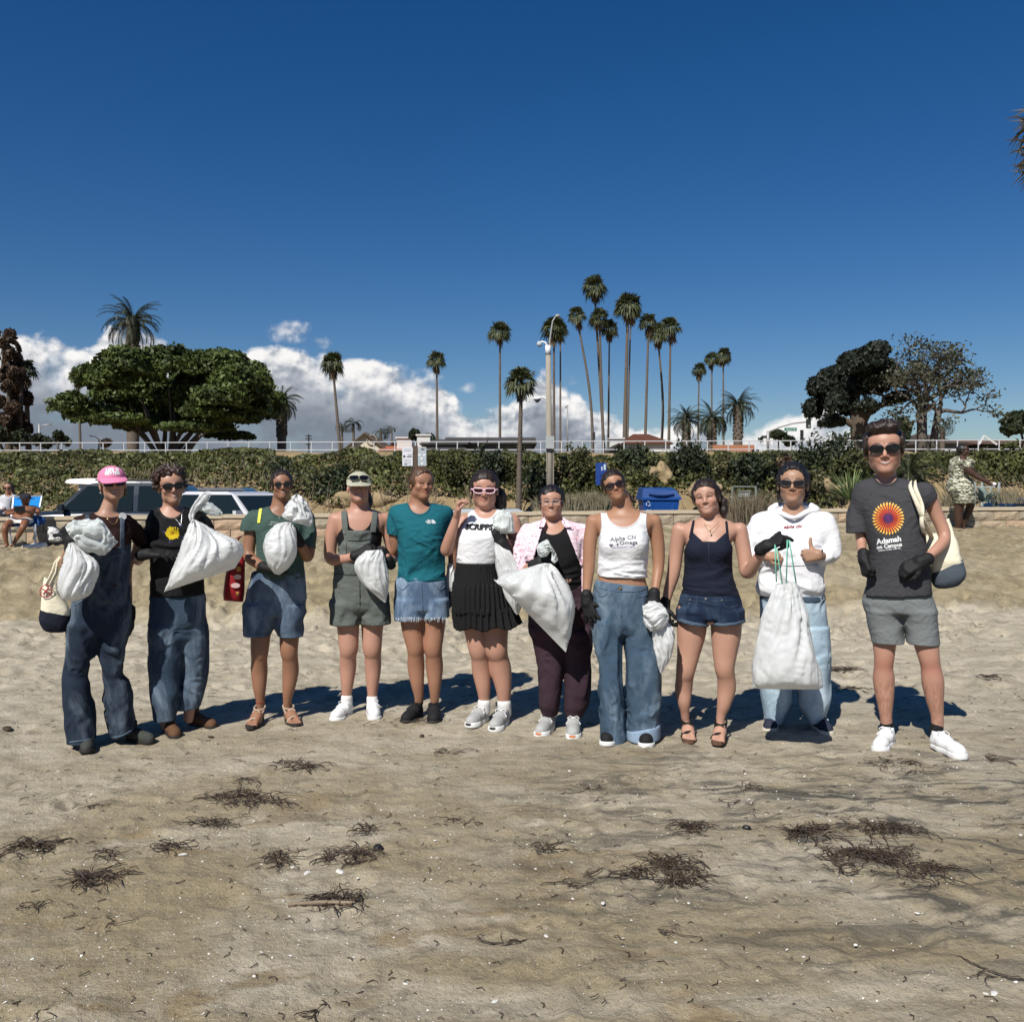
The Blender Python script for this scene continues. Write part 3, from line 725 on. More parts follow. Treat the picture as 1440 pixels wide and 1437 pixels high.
 def glasses(s,fw=.027,fh=.020,frame=(0.01,0.01,0.01),lens=(0.006,0.006,0.007),z=.006,y=-.098,shape=2.6,rim=.0022,up=0.0,name='sunglasses',clear=False,sep=.033,tilt=0.0,metal=False):
  T = s.T; o_ = s.o; hs = s.hscale
  mf = mat('frame_%02d%02d%02d' % tuple(int(min(q,.99)*99) for q in frame),frame,.3,.5,.03)
  if clear:
   ml = MATS.get('clear_lens')
   if ml is None:
    ml = bpy.data.materials.new('clear_lens'); ml.use_nodes = True; t = NT(ml.node_tree)
    g = t.node('ShaderNodeBsdfGlossy'); g.inputs['Roughness'].default_value = .03; tr = t.node('ShaderNodeBsdfTransparent'); mx = t.node('ShaderNodeMixShader')
    mx.inputs[0].default_value = .10; t.l.new(tr.outputs[0],mx.inputs[1]); t.l.new(g.outputs[0],mx.inputs[2]); t.l.new(mx.outputs[0],t.n['Material Output'].inputs[0]); MATS['clear_lens'] = ml
  else: ml = mat('lens_%03d%03d%03d' % tuple(int(q*999) for q in lens),lens,.12,.35,.0)
  fr = MB(); lens_pts = []
  N = 20
  for sg in (-1,1):
   loop = []
   for i in range(N):
    a = 2*math.pi*i/N; ca,sa = math.cos(a),math.sin(a)
    x = abs(ca)**(2/shape)*math.copysign(1,ca)*fw; zz = abs(sa)**(2/shape)*math.copysign(1,sa)*fh
    if zz < 0: x *= .90
    zz += tilt*sg*x/fw*.004*1.0 if sg*x > 0 else 0
    X = sg*sep+x; Y = y+.55*(abs(X)**2)/.06*.14*2.2; loop.append((X,Y,z+zz))
   lens_pts.append(loop); W = [T(*q)-o_ for q in loop]; fr.tube(W+[W[0],W[1]],rim*hs,5,cap=False)
   xo = sg*(sep+fw); Yo = y+.55*(xo**2)/.06*.308
   fr.tube([T(xo,Yo,z+fh*.45)-o_,T(sg*.076,-.045,z+fh*.4)-o_,T(sg*.080,.0,z+fh*.3)-o_,T(sg*.079,.022,z-.004)-o_],[rim*1.2*hs]*4,5)
  fr.tube([T(-(sep-fw),y+.002,z+fh*.25)-o_,T(0,y-.003,z+fh*.38)-o_,T(sep-fw,y+.002,z+fh*.25)-o_],rim*1.2*hs,5)
  go = fr.build(name,mf,s.root,smooth=True)
  for loop in lens_pts:
   cx = sum(q[0] for q in loop)/N; cz = sum(q[2] for q in loop)/N; cy = min(q[1] for q in loop)-.0015
   m = MB(); V = [T(*q)-o_ for q in loop]+[T(cx,(cy+sum(q[1] for q in loop)/N)/2-.0006,cz)-o_]
   m.add(V,[(i,(i+1) % N,N) for i in range(N)]); m.build('lens',ml,go,smooth=True)
  return go
def ring(s,path,r,m,name='necklace',n=5):
 b = MB(); b.tube([q-s.o for q in path],r,n); return b.build(name,m,s.root,smooth=True)
def drape(targets,pts3,off=.002,direction=(0,1,0)):
 """push points along +Y onto the target surface (world coordinates); keeps x,z"""
 out = []
 for p in pts3:
  best = None
  for bv in targets:
   h = bv.ray_cast(Vector((p[0],p[1],p[2])),Vector(direction))
   if h[0] is not None and (best is None or h[3] < best[3]): best = h
  out.append(None if best is None else np.array(best[0])-np.array(direction)*off)
 return out
def decal(s,name,polys,m,VF,off=.002,sub=1,label=None,mi=None,parent=None):
 """polys: list of crop-pixel polygons/triangles (x,y) laid flat onto the front of garment VF"""
 bv = BVHTree.FromPolygons([Vector(v) for v in VF[0]],[tuple(f) for f in VF[1]])
 b = MB(); ok = 0
 for j,poly in enumerate(polys):
  P = []
  for (x,y) in poly:
   d0 = s.dirf(x,y); o = np.array((0,0,CAMH))
   h = bv.ray_cast(Vector(o),Vector(d0/np.linalg.norm(d0)))
   if h[0] is None: P = None; break
   P.append(np.array(h[0])-d0/np.linalg.norm(d0)*off-s.o)
  if P and max(np.linalg.norm(P[0]-q) for q in P) < .5: b.add(P,[tuple(range(len(P)))],0 if mi is None else mi[j])
 if not b.v: return None
 o = b.build(name,m,s.root if parent is None else parent)
 if label: o['label'] = label
 return o
def text_polys(txt,x,y,size,slant=0.0,shear=0.0,bold=0.0,width=1.0,align='CENTER',arch=0.0,cut=6):
 """triangles of a text laid out in crop pixels: baseline centre (x,y), size = cap height in px"""
 cu = bpy.data.curves.new('t','FONT'); cu.body = txt; cu.size = 1.0; cu.align_x = align; cu.offset = bold; cu.shear = shear; cu.resolution_u = 2
 ob = bpy.data.objects.new('t',cu); COL.objects.link(ob); dg = bpy.context.evaluated_depsgraph_get(); dg.update()
 me = ob.evaluated_get(dg).to_mesh(); bm = bmesh.new(); bm.from_mesh(me)
 bmesh.ops.triangulate(bm,faces=bm.faces)
 tris = [[(v.co.x,v.co.y) for v in f.verts] for f in bm.faces]; bm.free(); ob.evaluated_get(dg).to_mesh_clear()
 bpy.data.objects.remove(ob); bpy.data.curves.remove(cu)
 k = size/0.69; out = []; ca,sa = math.cos(R(slant)),math.sin(R(slant))
 for t in tris:
  q = []
  for a,b in t:
   X,Y = a*k*width,b*k; Y += arch*(1-(X/(len(txt)*k*width*.3+1e-6))**2); q.append((x+X*ca+Y*sa,y+X*sa*1.0-Y*ca))
  out.append(q)
 return out
def split_tris(polys,mx):
 """split large triangles so that they follow a curved surface"""
 out = []; st = [list(p) for p in polys]
 while st:
  p = st.pop()
  if len(p) > 3:
   for i in range(1,len(p)-1): st.append([p[0],p[i],p[i+1]])
   continue
  L = [math.dist(p[i],p[(i+1) % 3]) for i in range(3)]; i = L.index(max(L))
  if L[i] > mx:
   a,b,c = p[i],p[(i+1) % 3],p[(i+2) % 3]; m = ((a[0]+b[0])/2,(a[1]+b[1])/2); st += [[a,m,c],[m,b,c]]
  else: out.append(p)
 return out
# ---- footwear templates in a foot frame: x side, y forward (toe), z up, heel at origin; returned as (name, mesh, material)
SHOES = {}
def shoe_template(key,upper,sole,lace,L=.28,boot=False,stripes=None,toe=None,chunky=1.0):
 if key in SHOES: return SHOES[key]
 out = []; lo = np.array((-.075,-.03,-.01)); hi = np.array((.075,L+.03,.15))
 f = Field(lo,hi,.0044)
 A = [(cone((0,.035,.040),(0,.10,.052),.036,.038),0),(cone((0,.10,.050),(-.003,L-.060,.036),.038,.036),.03),(cone((-.003,L-.085,.034),(0,L-.040,.034),.040,.032),.02),
   (cone((0,.040,.050),(0,.045,.085 if not boot else .13),.035,.036),.025)]
 for q,k in A: f.add(q,k)
 f.carve(cone((0,.040,.080),(0,.046,.13),.028,.031),.004)
 f.cut(lambda x,y,z: .014-z+0*x)
 f.wobble(fold(.0015,30,30,30,1.0),.01)
 V,F_ = f.mesh(); out.append(('upper',np_mesh('upper',V,F_),upper))
 g = Field(lo,hi,.0044); th = .017*chunky
 g.add(cone((0,.038,.010),(0,.10,.010),.040,.041),0); g.add(cone((0,.10,.01),(-.004,L-.06,.01),.041,.046),.02); g.add(cone((-.004,L-.07,.01),(0,L-.045,.012),.046,.040),.02)
 g.cut(lambda x,y,z: np.maximum(z-th-.010*np.clip((y-L+.06)/.06,0,1)-.005,-.000-z)+0*x)
 V,F_ = g.mesh(); out.append(('sole',np_mesh('sole',V,F_),sole))
 if lace is not None:
  b = MB()
  for i in range(5):
   yy = .100+i*.022; zz = .092-i*.0085; b.tube([(-.024,yy,zz-.012),(-.008,yy+.003,zz+.001),(.008,yy-.003,zz+.001),(.024,yy,zz-.012)],.0032,4)
   b.tube([(-.022,yy,zz-.011),(0,yy+.011,zz),(.022,yy+.020,zz-.018)],.0028,4)
  for sg in (-1,1):
   b.tube([(0,.088,.098),(sg*.020,.082,.108),(sg*.036,.095,.098),(sg*.026,.104,.088),(0,.094,.096)],.0028,4)
   b.tube([(0,.090,.098),(sg*.028,.104,.086),(sg*.046,.116,.066)],.0026,4)
  me = bpy.data.meshes.new('laces'); me.from_pydata(b.v,[],b.f); out.append(('laces',me,lace))
 if stripes is not None:
  for sg in (-1,1):
   b = MB()
   for i in range(3):
    y0 = .105+i*.018; b.add([(sg*.0405,y0,.022),(sg*.0405,y0+.009,.022),(sg*.030,y0-.008,.068),(sg*.030,y0-.017,.068)],[(0,1,2,3)])
   me = bpy.data.meshes.new('side_stripes'); me.from_pydata(b.v,[],b.f); out.append(('side_stripes',me,stripes))
 if toe is not None:
  g = Field(lo,hi,.0044); g.add(cone((0,L-.055,.018),(0,L-.036,.016),.0385,.034),0)
  g.cut(lambda x,y,z: np.maximum(np.maximum(z-.030,.016-z),L-.040-y)+0*x); V,F_ = g.mesh(); out.append(('toe_cap',np_mesh('toe_cap',V,F_),toe))
 SHOES[key] = out; return out
def put_shoe(s,key,heel,ux,uy,sc_=1.0,name='shoe',pitch=0):
 """heel: world xy; forward direction"""
 z = s.gz((heel[0]-s.o[0]*0,heel[1]))-.006; a = math.atan2(uy,ux)-math.pi/2
 first = None
 for (nm,me,m) in SHOES[key]:
  if first is None:
   o = link(name,me,m,s.root); o.location = (heel[0]-s.o[0],heel[1]-s.o[1],z-s.o[2]); o.rotation_euler = (R(pitch),0,a); o.scale = (sc_,)*3; first = o
  else: link(nm,me,m,first)
 return first
BAGO = {}
# ---- lofts between pairs of picture points: bags
def bag_loft(P,rows,thick,mat_,name,label,cat,pleat=.006,npl=9,seed=0.0,dy=0.0,crumple=0.004,n=84,parent=None,group=None,fine=(14,14,14),root=None,sharp=1.0,sub=13,plabel=None):
 """rows ((x1,y1),(x2,y2)[,dy]); P = person whose crop and depth give the scale"""
 A = []
 for i,r in enumerate(rows):
  ddy = dy+(r[2] if len(r) > 2 else 0); a = P.p(*r[0],ddy); b = P.p(*r[1],ddy); A.append((*a,*b,thick[i] if hasattr(thick,'__len__') else thick))
 S = crom(np.array(A),sub); m = len(S); V = []; c0 = (S[0,:3]+S[0,3:6])/2; L = np.linspace(0,1,m)
 ang = np.linspace(0,2*np.pi,n,endpoint=False); ca,sa = np.cos(ang),np.sin(ang)
 for i in range(m):
  a,b,t = S[i,:3],S[i,3:6],S[i,6]; c = (a+b)/2; hv = (b-a)/2; hl = np.linalg.norm(hv)
  pw = sharp; q = c[None]+np.sign(ca)[:,None]*(np.abs(ca)**pw)[:,None]*hv[None]; yy = -np.sign(sa)*(np.abs(sa)**.8)*t
  q[:,1] += yy
  V.append(q)
 V = np.array(V); flat = V.reshape(-1,3)
 l2 = L[:,None]; A2 = np.repeat(ang[None],m,0)+.35*np.sin(l2*5+seed)+.0*l2; R2 = npl*.42
 pn = vnoise(np.cos(A2)*R2+seed+l2*1.3,np.sin(A2)*R2+l2*.6,l2*2.2+seed); pn = .8-2.6*np.sqrt(pn*pn+.004)
 pn2 = vnoise(np.cos(A2)*R2*2.4+seed,np.sin(A2)*R2*2.4+l2*1.2,l2*3+seed*2); pn2 = .8-2.6*np.sqrt(pn2*pn2+.004)
 pa = (pn*.65+pn2*.45)*pleat*1.35*np.minimum(1,l2*7+.3)*(1-.55*l2)*np.minimum(1,(1-l2)*9)
 lump = vnoise(flat[:,0]*10+seed,flat[:,1]*10,flat[:,2]*10+seed)
 wp_ = vnoise(flat[:,0]*9+seed,flat[:,1]*9,flat[:,2]*9)*1.5
 w2 = vnoise(flat[:,0]*26+seed-wp_,flat[:,1]*26,flat[:,2]*26+wp_); w2 = (.8-2.6*np.sqrt(w2*w2+.01))
 disp = pa.reshape(-1)+(crumple*.8*lump+crumple*(.22 if crumple < .0135 else .75)*w2)*np.repeat(np.minimum(1,L*6+.3),n)*np.repeat(np.minimum(1,(1-L)*6+.15),n)
 # outward direction in the section plane
 cen = V.mean(1,keepdims=True); nd = (V-cen).reshape(-1,3); nd /= (np.linalg.norm(nd,axis=1)[:,None]+1e-6); nd[:,1] *= 1.3
 flat = flat+nd*disp[:,None]
 F_ = []
 for i in range(m-1):
  for k in range(n):
   k2 = (k+1) % n; F_.append((i*n+k,(i+1)*n+k,(i+1)*n+k2,i*n+k2))
 c1 = flat[:n].mean(0); c2 = flat[-n:].mean(0); b = MB(); b.add(flat,F_); b.add([c1,*flat[:n]],[(0,i+1,(i+1) % n+1) for i in range(n)]); b.add([c2,*flat[-n:]],[(0,(i+1) % n+1,i+1) for i in range(n)])
 if parent is None:
  o0 = flat.mean(0); o0 = np.array((o0[0],o0[1],flat[:,2].min()))
 else: o0 = BAGO[parent.name]
 b.v = [tuple(np.array(q)-o0) for q in b.v]
 me = bpy.data.meshes.new(name); me.from_pydata(b.v,[],b.f); me.polygons.foreach_set('use_smooth',[True]*len(me.polygons)); me.update()
 bm = bmesh.new(); bm.from_mesh(me); bmesh.ops.recalc_face_normals(bm,faces=bm.faces); bm.to_mesh(me); bm.free()
 wx,wy = P.world(o0); o = link(name,me,mat_,parent,(0,0,0) if parent is not None else (wx,wy,o0[2]))
 if parent is None: setp(o,label,cat,group); o.rotation_euler = (0,0,-P.phi); BAGO[o.name] = o0
 elif plabel: o['label'] = plabel
 return o
def strip(P,name,prims,a,b,hw,mat_,off=.006,k=.03,zlo=None,zhi=None,front=True,h=.005,label=None):
 """a band of cloth lying on the given shapes along the picture line a-b"""
 A = P.p(*a); B = P.p(*b); m = (B[0]-A[0])/(B[2]-A[2]+1e-9); w = P.r(hw)
 z0,z1 = sorted((A[2],B[2]))
 z0 = z0 if zlo is None else zlo; z1 = z1 if zhi is None else zhi
 c = [lambda X,Y,Z: np.abs(X-(A[0]+(Z-A[2])*m))-w+0*Y,lambda X,Y,Z: np.maximum(z0-Z,Z-z1)+0*X+0*Y]
 if front: c.append(lambda X,Y,Z: Y-(P.D+.03)+0*X+0*Z)
 return P.garment(name,prims,mat_,k,off,cuts=c,h=h,label=label)
def belowline(P,a,b,margin=0):
 """removes what lies above (or left of) the picture line a->b when used as a cut: keeps the side below"""
 A = P.p(*a); B = P.p(*b)
 m = (B[2]-A[2])/(B[0]-A[0]+1e-9)
 return lambda X,Y,Z: Z-(A[2]+m*(X-A[0]))+0*Y
def region(x0=None,x1=None,fn=None):
 """limit a cut to a span of X"""
 return lambda X,Y,Z: np.where(((X > x0) if x0 is not None else True) & ((X < x1) if x1 is not None else True),fn(X,Y,Z),-1.0)
def sleeveend(P,a,b,keep,x0=None,x1=None,y1=None,y0=None):
 """cut a sleeve along the picture line a-b, keeping the side of picture point keep; only for x between x0 and x1 (picture)"""
 A = P.p(*a); B = P.p(*b); K = P.p(*keep); nx,nz = B[2]-A[2],-(B[0]-A[0]); L = math.hypot(nx,nz); nx /= L; nz /= L
 if (K[0]-A[0])*nx+(K[2]-A[2])*nz > 0: nx,nz = -nx,-nz
 X0 = None if x0 is None else P.p(x0,500)[0]; X1 = None if x1 is None else P.p(x1,500)[0]
 ZL = zb(P,y1) if y1 is not None else -9
 ZH = zb(P,y0) if y0 is not None else 9
 def f(X,Y,Z):
  v = (X-A[0])*nx+(Z-A[2])*nz+0*Y; m = np.ones_like(v,bool) & (Z > ZL) & (Z < ZH)
  if X0 is not None: m = m & (X > X0)
  if X1 is not None: m = m & (X < X1)
  return np.where(m,v,-1.0)
 return f
def tube_on(P,name,pts,r,m,n=5,smooth=True,parent=None,label=None):
 b = MB(); b.tube([P.p(*q)-P.o for q in pts],P.r(r),n); o = b.build(name,m,parent or P.root,smooth=smooth)
 if label: o['label'] = label
 return o
def frontpts(P,VF,pts,off=.004):
 bv = BVHTree.FromPolygons([Vector(v) for v in VF[0]],[tuple(f) for f in VF[1]]); out = []
 for x,y in pts:
  d0 = P.dirf(x,y); d0 = d0/np.linalg.norm(d0); h = bv.ray_cast(Vector((0,0,CAMH)),Vector(d0))
  if h[0] is not None: out.append(np.array(h[0])-d0*off)
 return out
def line_on(P,name,VF,pts,r,m,off=.002,parent=None,n=4,label=None):
 q = frontpts(P,VF,[tuple(v) for v in crom(pts,4)],off)
 if len(q) < 2: return None
 b = MB(); b.tube([v-P.o for v in q],r,n); o = b.build(name,m,parent or P.root,smooth=True)
 if label: o['label'] = label
 return o
NEUT = (0.02,0.012,0.008)
def std_neck(P,x,y0,x1,y1,r0,r1,dy0=.02,dy1=.02):
 P.tor.append((cone(P.p(x,y0,dy0),P.p(x1,y1,dy1),P.r(r0),P.r(r1)),.025))
def sphere_at(P,name,x,y,r,m,dy,parent=None):
 b = bmesh.new(); bmesh.ops.create_icosphere(b,subdivisions=2,radius=P.r(r)); me = bpy.data.meshes.new(name); b.to_mesh(b and me); b.free()
 for p_ in me.polygons: p_.use_smooth = True
 o = link(name,me,m,parent or P.root); o.location = tuple(P.p(x,y,dy)-P.o); return o
def strands(P,m,line,part,vol,n=60):
 """flyaways: short loose hairs at the temples, crown and nape"""
 r = np.random.default_rng(int(P.seed*1000) % 99991); b = MB()
 for i in range(n):
  sg = -1 if i % 2 else 1; z = r.uniform(-.03,.125); x = sg*min(.086,.086*math.sqrt(max(0,1-((z-.05)/.088)**2))+.001); p = [P.T(x*(1+.03*j)+r.normal()*.001,-.03+r.uniform(0,.06)+.010*j,z+(.006 if z > .09 else -.014)*j)-P.o for j in range(4)]; b.tube(p,[.0010,.0011,.0009,.0005],3,cap=False)
 o = b.build('hair_strands',m,P.root,smooth=True); o['kind'] = 'stuff'
def hairset(P,style,m,**kw):
 """hair pulled back from a centre or side parting, with a bun or ponytail"""
 part = kw.get('part',0.0); vol = kw.get('vol',1.0)*1.04; line = kw.get('line',.080)-.003
 A = [(('e',(0,.010,.050),(.0835*vol,.105,.0860*vol)),0),(('e',(-.058*vol,.010,.020),(.026,.060,.055)),.02),(('e',(.058*vol,.010,.020),(.026,.060,.055)),.02),(('e',(0,.06,.0),(.062,.055,.07)),.02)]
 if style == 'loose': A += [(('c',(sg*.070,.02,0),(sg*.066,.030,-.09),.022,.016),.02) for sg in (-1,1)]
 def hl(a,b,e):
  u = np.abs(a-part*.4)/.0655; t = .006+(line-.006)*np.sqrt(np.maximum(1-u**2.2,0))+.0012*np.sin(a*260)
  return np.where((b < -.008) & (u < 1),t-e,-1.0)
 def ear(a,b,e): return np.where((b > -.02) & (b < .020) & (np.abs(a) > .05),(-.004)-e,-1.0)
 P.hair(A,m,cuts=[hl,ear],amp=kw.get('amp',.004),freq=kw.get('freq',(85,7,9)),name='hair')
 strands(P,m,line,part,vol)
 if kw.get('parting',False):
  b = MB(); b.tube([P.T(part,-.062,.112)-P.o,P.T(part,-.030,.1285)-P.o,P.T(part,.01,.1330)-P.o],[.0016*P.hscale]*3,4)
  b.build('parting',mat('scalp',(.35,.2,.14)),P.root)
 if 'tail' in kw:
  q = kw['tail']; b = []
  for i in range(len(q)-1): b.append((('c',q[i][:3],q[i+1][:3],q[i][3],q[i+1][3]),.015))
  P.hair(b,m,amp=kw.get('tamp',.006),freq=(60,60,10),name='ponytail')
def neckband(P,prims,carve,mat_,folds=None,k=.03,off=.0028,width=.013,name='neck_band',zmin=None):
 """ribbed band that follows a neck or arm opening"""
 pr = [(q if isinstance(q[0],tuple) else (q,k)) for q in prims]; f = Field(carve[1]-.03,carve[2]+.03,.005)
 for q,kk in pr: f.add(q,kk,.035+kk)
 f.v -= off
 for g in (folds or []): f.wobble(g)
 f.cut(lambda X,Y,Z: carve[0](X,Y,Z)-width); f.carve(carve)
 if (f.v < 0).sum() < 30: return
 V,F_ = f.mesh(); return link(name,np_mesh(name,V-P.o,F_),mat_,P.root)
# ================================================================ the eleven volunteers, left to right further down; skin tones
FAIR = (0.40,0.215,0.145); FAIRP = (0.41,0.22,0.155); TAN = (0.27,0.135,0.08); MED = (0.46,0.27,0.185); ASIAN = (0.34,0.195,0.125); DARKSKIN = (0.055,0.026,0.016)
def skinmat(name): return mat(name,(0.5,0.3,0.2),0.48,0.4,0.10,14,0.25,260,attr='col',sss=0.12,bdist=0.001)
SKIN = skinmat('skin')
CA = (40,640,3.267); CB = (310,640,3.592); CC = (530,640,3.59); CD = (680,640,3.422); CE = (920,630,3.342); CF = (1160,580,2.874)
WHITE = mat('white_leather',(0.74,0.74,0.73),0.45,0.4,0.05); WSOLE = mat('white_rubber',(0.66,0.66,0.64),0.6,0.3,0.08,30); WLACE = mat('white_lace',(0.75,0.75,0.74),0.8,0.2)
BLK = mat('black_knit',(0.012,0.012,0.013),0.8,0.25,0.2); GREYM = mat('grey_mesh',(0.36,0.36,0.35),0.8,0.2,0.2,60); NAVY = mat('navy_suede',(0.022,0.026,0.045),0.8,0.25,0.2); BRN = mat('brown_suede',(0.115,0.058,0.032),0.85,0.2,0.3,20); DGRN = mat('grey_green_suede',(0.045,0.048,0.042),0.85,0.2,0.3,20)
ORANGE = mat('orange_rubber',(0.50,0.15,0.05),0.6,0.3); GOLD = mat('gold_metal',(0.6,0.42,0.18),0.3,0.5,0.05,metal=0.9); SILVER = mat('silver_metal',(0.6,0.6,0.6),0.3,0.5,0.05,metal=0.9)
CREAM = mat('cream_rubber',(0.52,0.48,0.38),0.6,0.3); DKSOLE = mat('dark_rubber',(0.02,0.018,0.016),0.7,0.3)
shoe_template('white',WHITE,WSOLE,WLACE,.29,chunky=1.35)
shoe_template('striped',WHITE,WSOLE,WLACE,.26,stripes=BLK)
shoe_template('black',BLK,DKSOLE,BLK,.26)
shoe_template('grey',GREYM,WSOLE,WLACE,.26,toe=BLK,chunky=1.5)
shoe_template('greyorange',GREYM,WSOLE,WLACE,.26,toe=ORANGE,chunky=1.5)
shoe_template('blackwhite',BLK,WSOLE,BLK,.26)
shoe_template('navy',NAVY,CREAM,WLACE,.27,chunky=1.4)
shoe_template('brown',BRN,DKSOLE,None,.28,boot=True); shoe_template('dgreen',DGRN,DKSOLE,None,.26,boot=True)
G = 'volunteers lined up on the sand'
HDARK = hairmat('hair_dark_brown',(0.012,0.007,0.005),(0.040,0.022,0.014)); HBLACK = hairmat('hair_black',(0.006,0.005,0.005),(0.022,0.018,0.016)); HBROWN = hairmat('hair_brown',(0.050,0.026,0.014),(0.16,0.085,0.045)); HRED = hairmat('hair_curly_brown',(0.022,0.011,0.008),(0.075,0.036,0.024))
def zb(P,y,dy=0): return P.p(0,y,dy)[2]
def hemcut(P,y,below=True,slope=0.0,x0=0.0,wav=.0):
 z = zb(P,y); X0 = P.p(x0,y)[0]
 if below: return lambda X,Y,Z: (z+slope*(X-X0)+wav*np.sin(X*40))-Z+0*Y
 return lambda X,Y,Z: Z-(z+slope*(X-X0))+0*Y
def halfcut(P,x,keep_left):
 X0 = P.p(x,500)[0]
 return (lambda X,Y,Z: X-X0+0*Y+0*Z) if keep_left else (lambda X,Y,Z: X0-X+0*Y+0*Z)
# ---------------- tall man on the right
def man_right():
 P = Person('tall man in sunglasses and charcoal tee with orange flower print, far right of the group',5.42,CF,FAIRP,G,foot=(330,1330))
 P.brow = (.02,.012,.008); P.open_eyes = False
 P.head(239,252,58,dy=-.02,yaw=3,pitch=-1,roll=-3,smile=2.2,wide=.98,jaw=1.05)
 P.tor = [(P.limb([(246,205,.02,38),(246,285,.02,46)])[0],.02),
    (P.loft([(262,190,300,.07,.02),(285,150,345,.085,.02),(320,118,425,.10,.01),(380,130,420,.115,0),(470,155,402,.12,0),(580,172,410,.115,-.01),(660,175,415,.12,0),(740,175,420,.11,0),(800,200,415,.10,0)],.014),.02)]
 P.arms = [(q,.015) for q in P.limb([(150,322,.01,28),(140,430,.0,25),(146,520,-.02,22),(150,560,-.09,18),(154,600,-.13,15)])]
 P.arms += [(q,.015) for q in P.limb([(412,322,.01,32),(450,410,.04,29),(484,500,.03,25),(455,550,-.06,23),(395,598,-.15,15)])]
 LL = P.limb([(238,800,0,46),(240,880,0,48),(240,915,0,51),(240,985,-.01,43),(237,1030,0,40),(238,1080,.015,46),(242,1150,.01,38),(246,1220,.01,27),(250,1262,.02,25)])
 RL = P.limb([(385,800,0,46),(400,880,-.01,48),(406,915,-.01,53),(420,985,-.02,44),(428,1030,-.01,41),(436,1085,.0,46),(443,1150,0,38),(453,1220,0,27),(456,1270,.0,25)])
 P.legs = [(q,.02) for q in LL+RL]
 zk,za = zb(P,1040),zb(P,1245)
 def shin(V,col):
  m_ = (V[:,2] < zk) & (V[:,2] > za); n_ = vnoise(V[:,0]*150,V[:,1]*150,V[:,2]*45); t_ = np.where(m_,np.clip(n_*.7+.26,.05,.42),0)*np.clip((zk-V[:,2])/.06,0,1)*np.clip((V[:,2]-za)/.06,0,1); col[:,:3] *= (1-t_[:,None]*np.array((.55,.6,.65)))
  kn = np.exp(-((V[:,2]-zb(P,995))/.04)**2)*.12*(V[:,2] < 1); col[:,1:3] *= (1-kn[:,None])
 P.build_body(SKIN,colour=shin)
 P.hair([(('e',(0,.022,.052),(.086,.098,.080)),0),(('e',(-.030,-.052,.106),(.042,.040,.028)),.03),(('e',(.030,-.050,.112),(.044,.040,.030)),.03),(('e',(0,-.030,.122),(.060,.055,.026)),.03),
   (('e',(-.074,-.010,.03),(.014,.032,.050)),.02),(('e',(.074,-.010,.03),(.014,.032,.050)),.02)],HDARK,
   cuts=[lambda a,b,e: np.minimum(-(b+.044),.083-e+0*b)+0*a,lambda a,b,e: -.03-e-b*.4+0*a],amp=.010,freq=(38,16,22),ridge=True)
 P.glasses(.029,.0205,lens=(.008,.008,.008),shape=2.7)
 tee = cloth('charcoal_jersey',srgb(62,62,65),wr=1.1)
 sl = [(q,.035) for q in P.limb([(165,318,.01,46),(142,380,0,45),(128,440,-.01,43),(124,500,-.02,43)])]+[(q,.035) for q in P.limb([(395,318,.01,46),(420,360,.02,43),(438,400,.03,43)])]
 neck = P.p(248,268,-.03)
 P.garment('t_shirt',[P.loft([(265,185,318,.08,.025),(285,140,372,.10,.02),(320,112,425,.115,.01),(380,128,412,.13,0),(450,156,400,.135,-.01),(560,176,418,.135,-.01),(640,176,432,.135,-.01),(740,150,438,.14,-.01),(760,150,438,.14,-.01)])]+sl,
    tee,.03,.0,cuts=[hemcut(P,724,slope=.04,x0=300),sleeveend(P,(90,487),(170,487),(140,320),x1=166),sleeveend(P,(450,345),(395,410),(380,330),x0=393,y1=475)],folds=[fold(.010,5,5,9,2.0),fold(.004,14,10,10,5.0)],
    carves=[(cone(neck+np.array((0,-.05,.03)),neck+np.array((0,.06,.06)),.066,.078),0)])
 VF = P.last; P.bands(cloth('charcoal_rib',srgb(50,50,53),wr=.3))
 # printed flower: rings of little pointed petals
 cx,cy = 256,428; pol = []; mi = []; rings = [(64,30,13),(56,30,13),(48,30,12),(40,30,11),(32,26,10),(25,22,8),(18,16,7),(11,12,6)]
 for j,(rr,n,ln) in enumerate(rings):
  for i in range(n):
   a = 2*math.pi*(i+j*.5)/n+.12*j; wv = math.pi/n*.62; f = lambda r_,t_: (cx+r_*math.cos(t_),cy+r_*math.sin(t_)*1.02)
   pol.append([f(rr-ln*.9,a-wv*.5),f(rr-ln*.35,a-wv),f(rr+2.5,a+.04),f(rr-ln*.35,a+wv),f(rr-ln*.9,a+wv*.5)][::-1])
   mi.append(0 if j == 0 else (1 if j < 3 else (2 if j < 5 else (3 if j < 6 else 4))))
 pol.append([(cx+6*math.cos(t),cy+6*math.sin(t)) for t in np.linspace(0,2*math.pi,10,endpoint=False)]); mi.append(4)
 pm = [mat('print_yellow',srgb(246,190,92),.8),mat('print_orange',srgb(240,130,48),.8),mat('print_red',srgb(205,72,40),.8),mat('print_crimson',srgb(150,38,60),.8),mat('print_purple',srgb(96,40,110),.8)]
 decal(P,'flower_print',pol,pm,VF,mi=mi)
 wp = mat('print_white',(0.78,0.78,0.78),.8)
 T = text_polys('Adamah',260,526,21,slant=-8,bold=.035)+text_polys('on Campus',261,546,15.5,slant=-7,bold=.035)
 T += text_polys('PEOPLE. PLANET. PURPOSE.',262,556,5.2,slant=-7,bold=.02)
 decal(P,'chest_lettering',split_tris(T,9),wp,VF,off=.0025)
 sh = cloth('grey_nylon',srgb(112,116,116),wr=1.3,wscale=16,spec=.3)
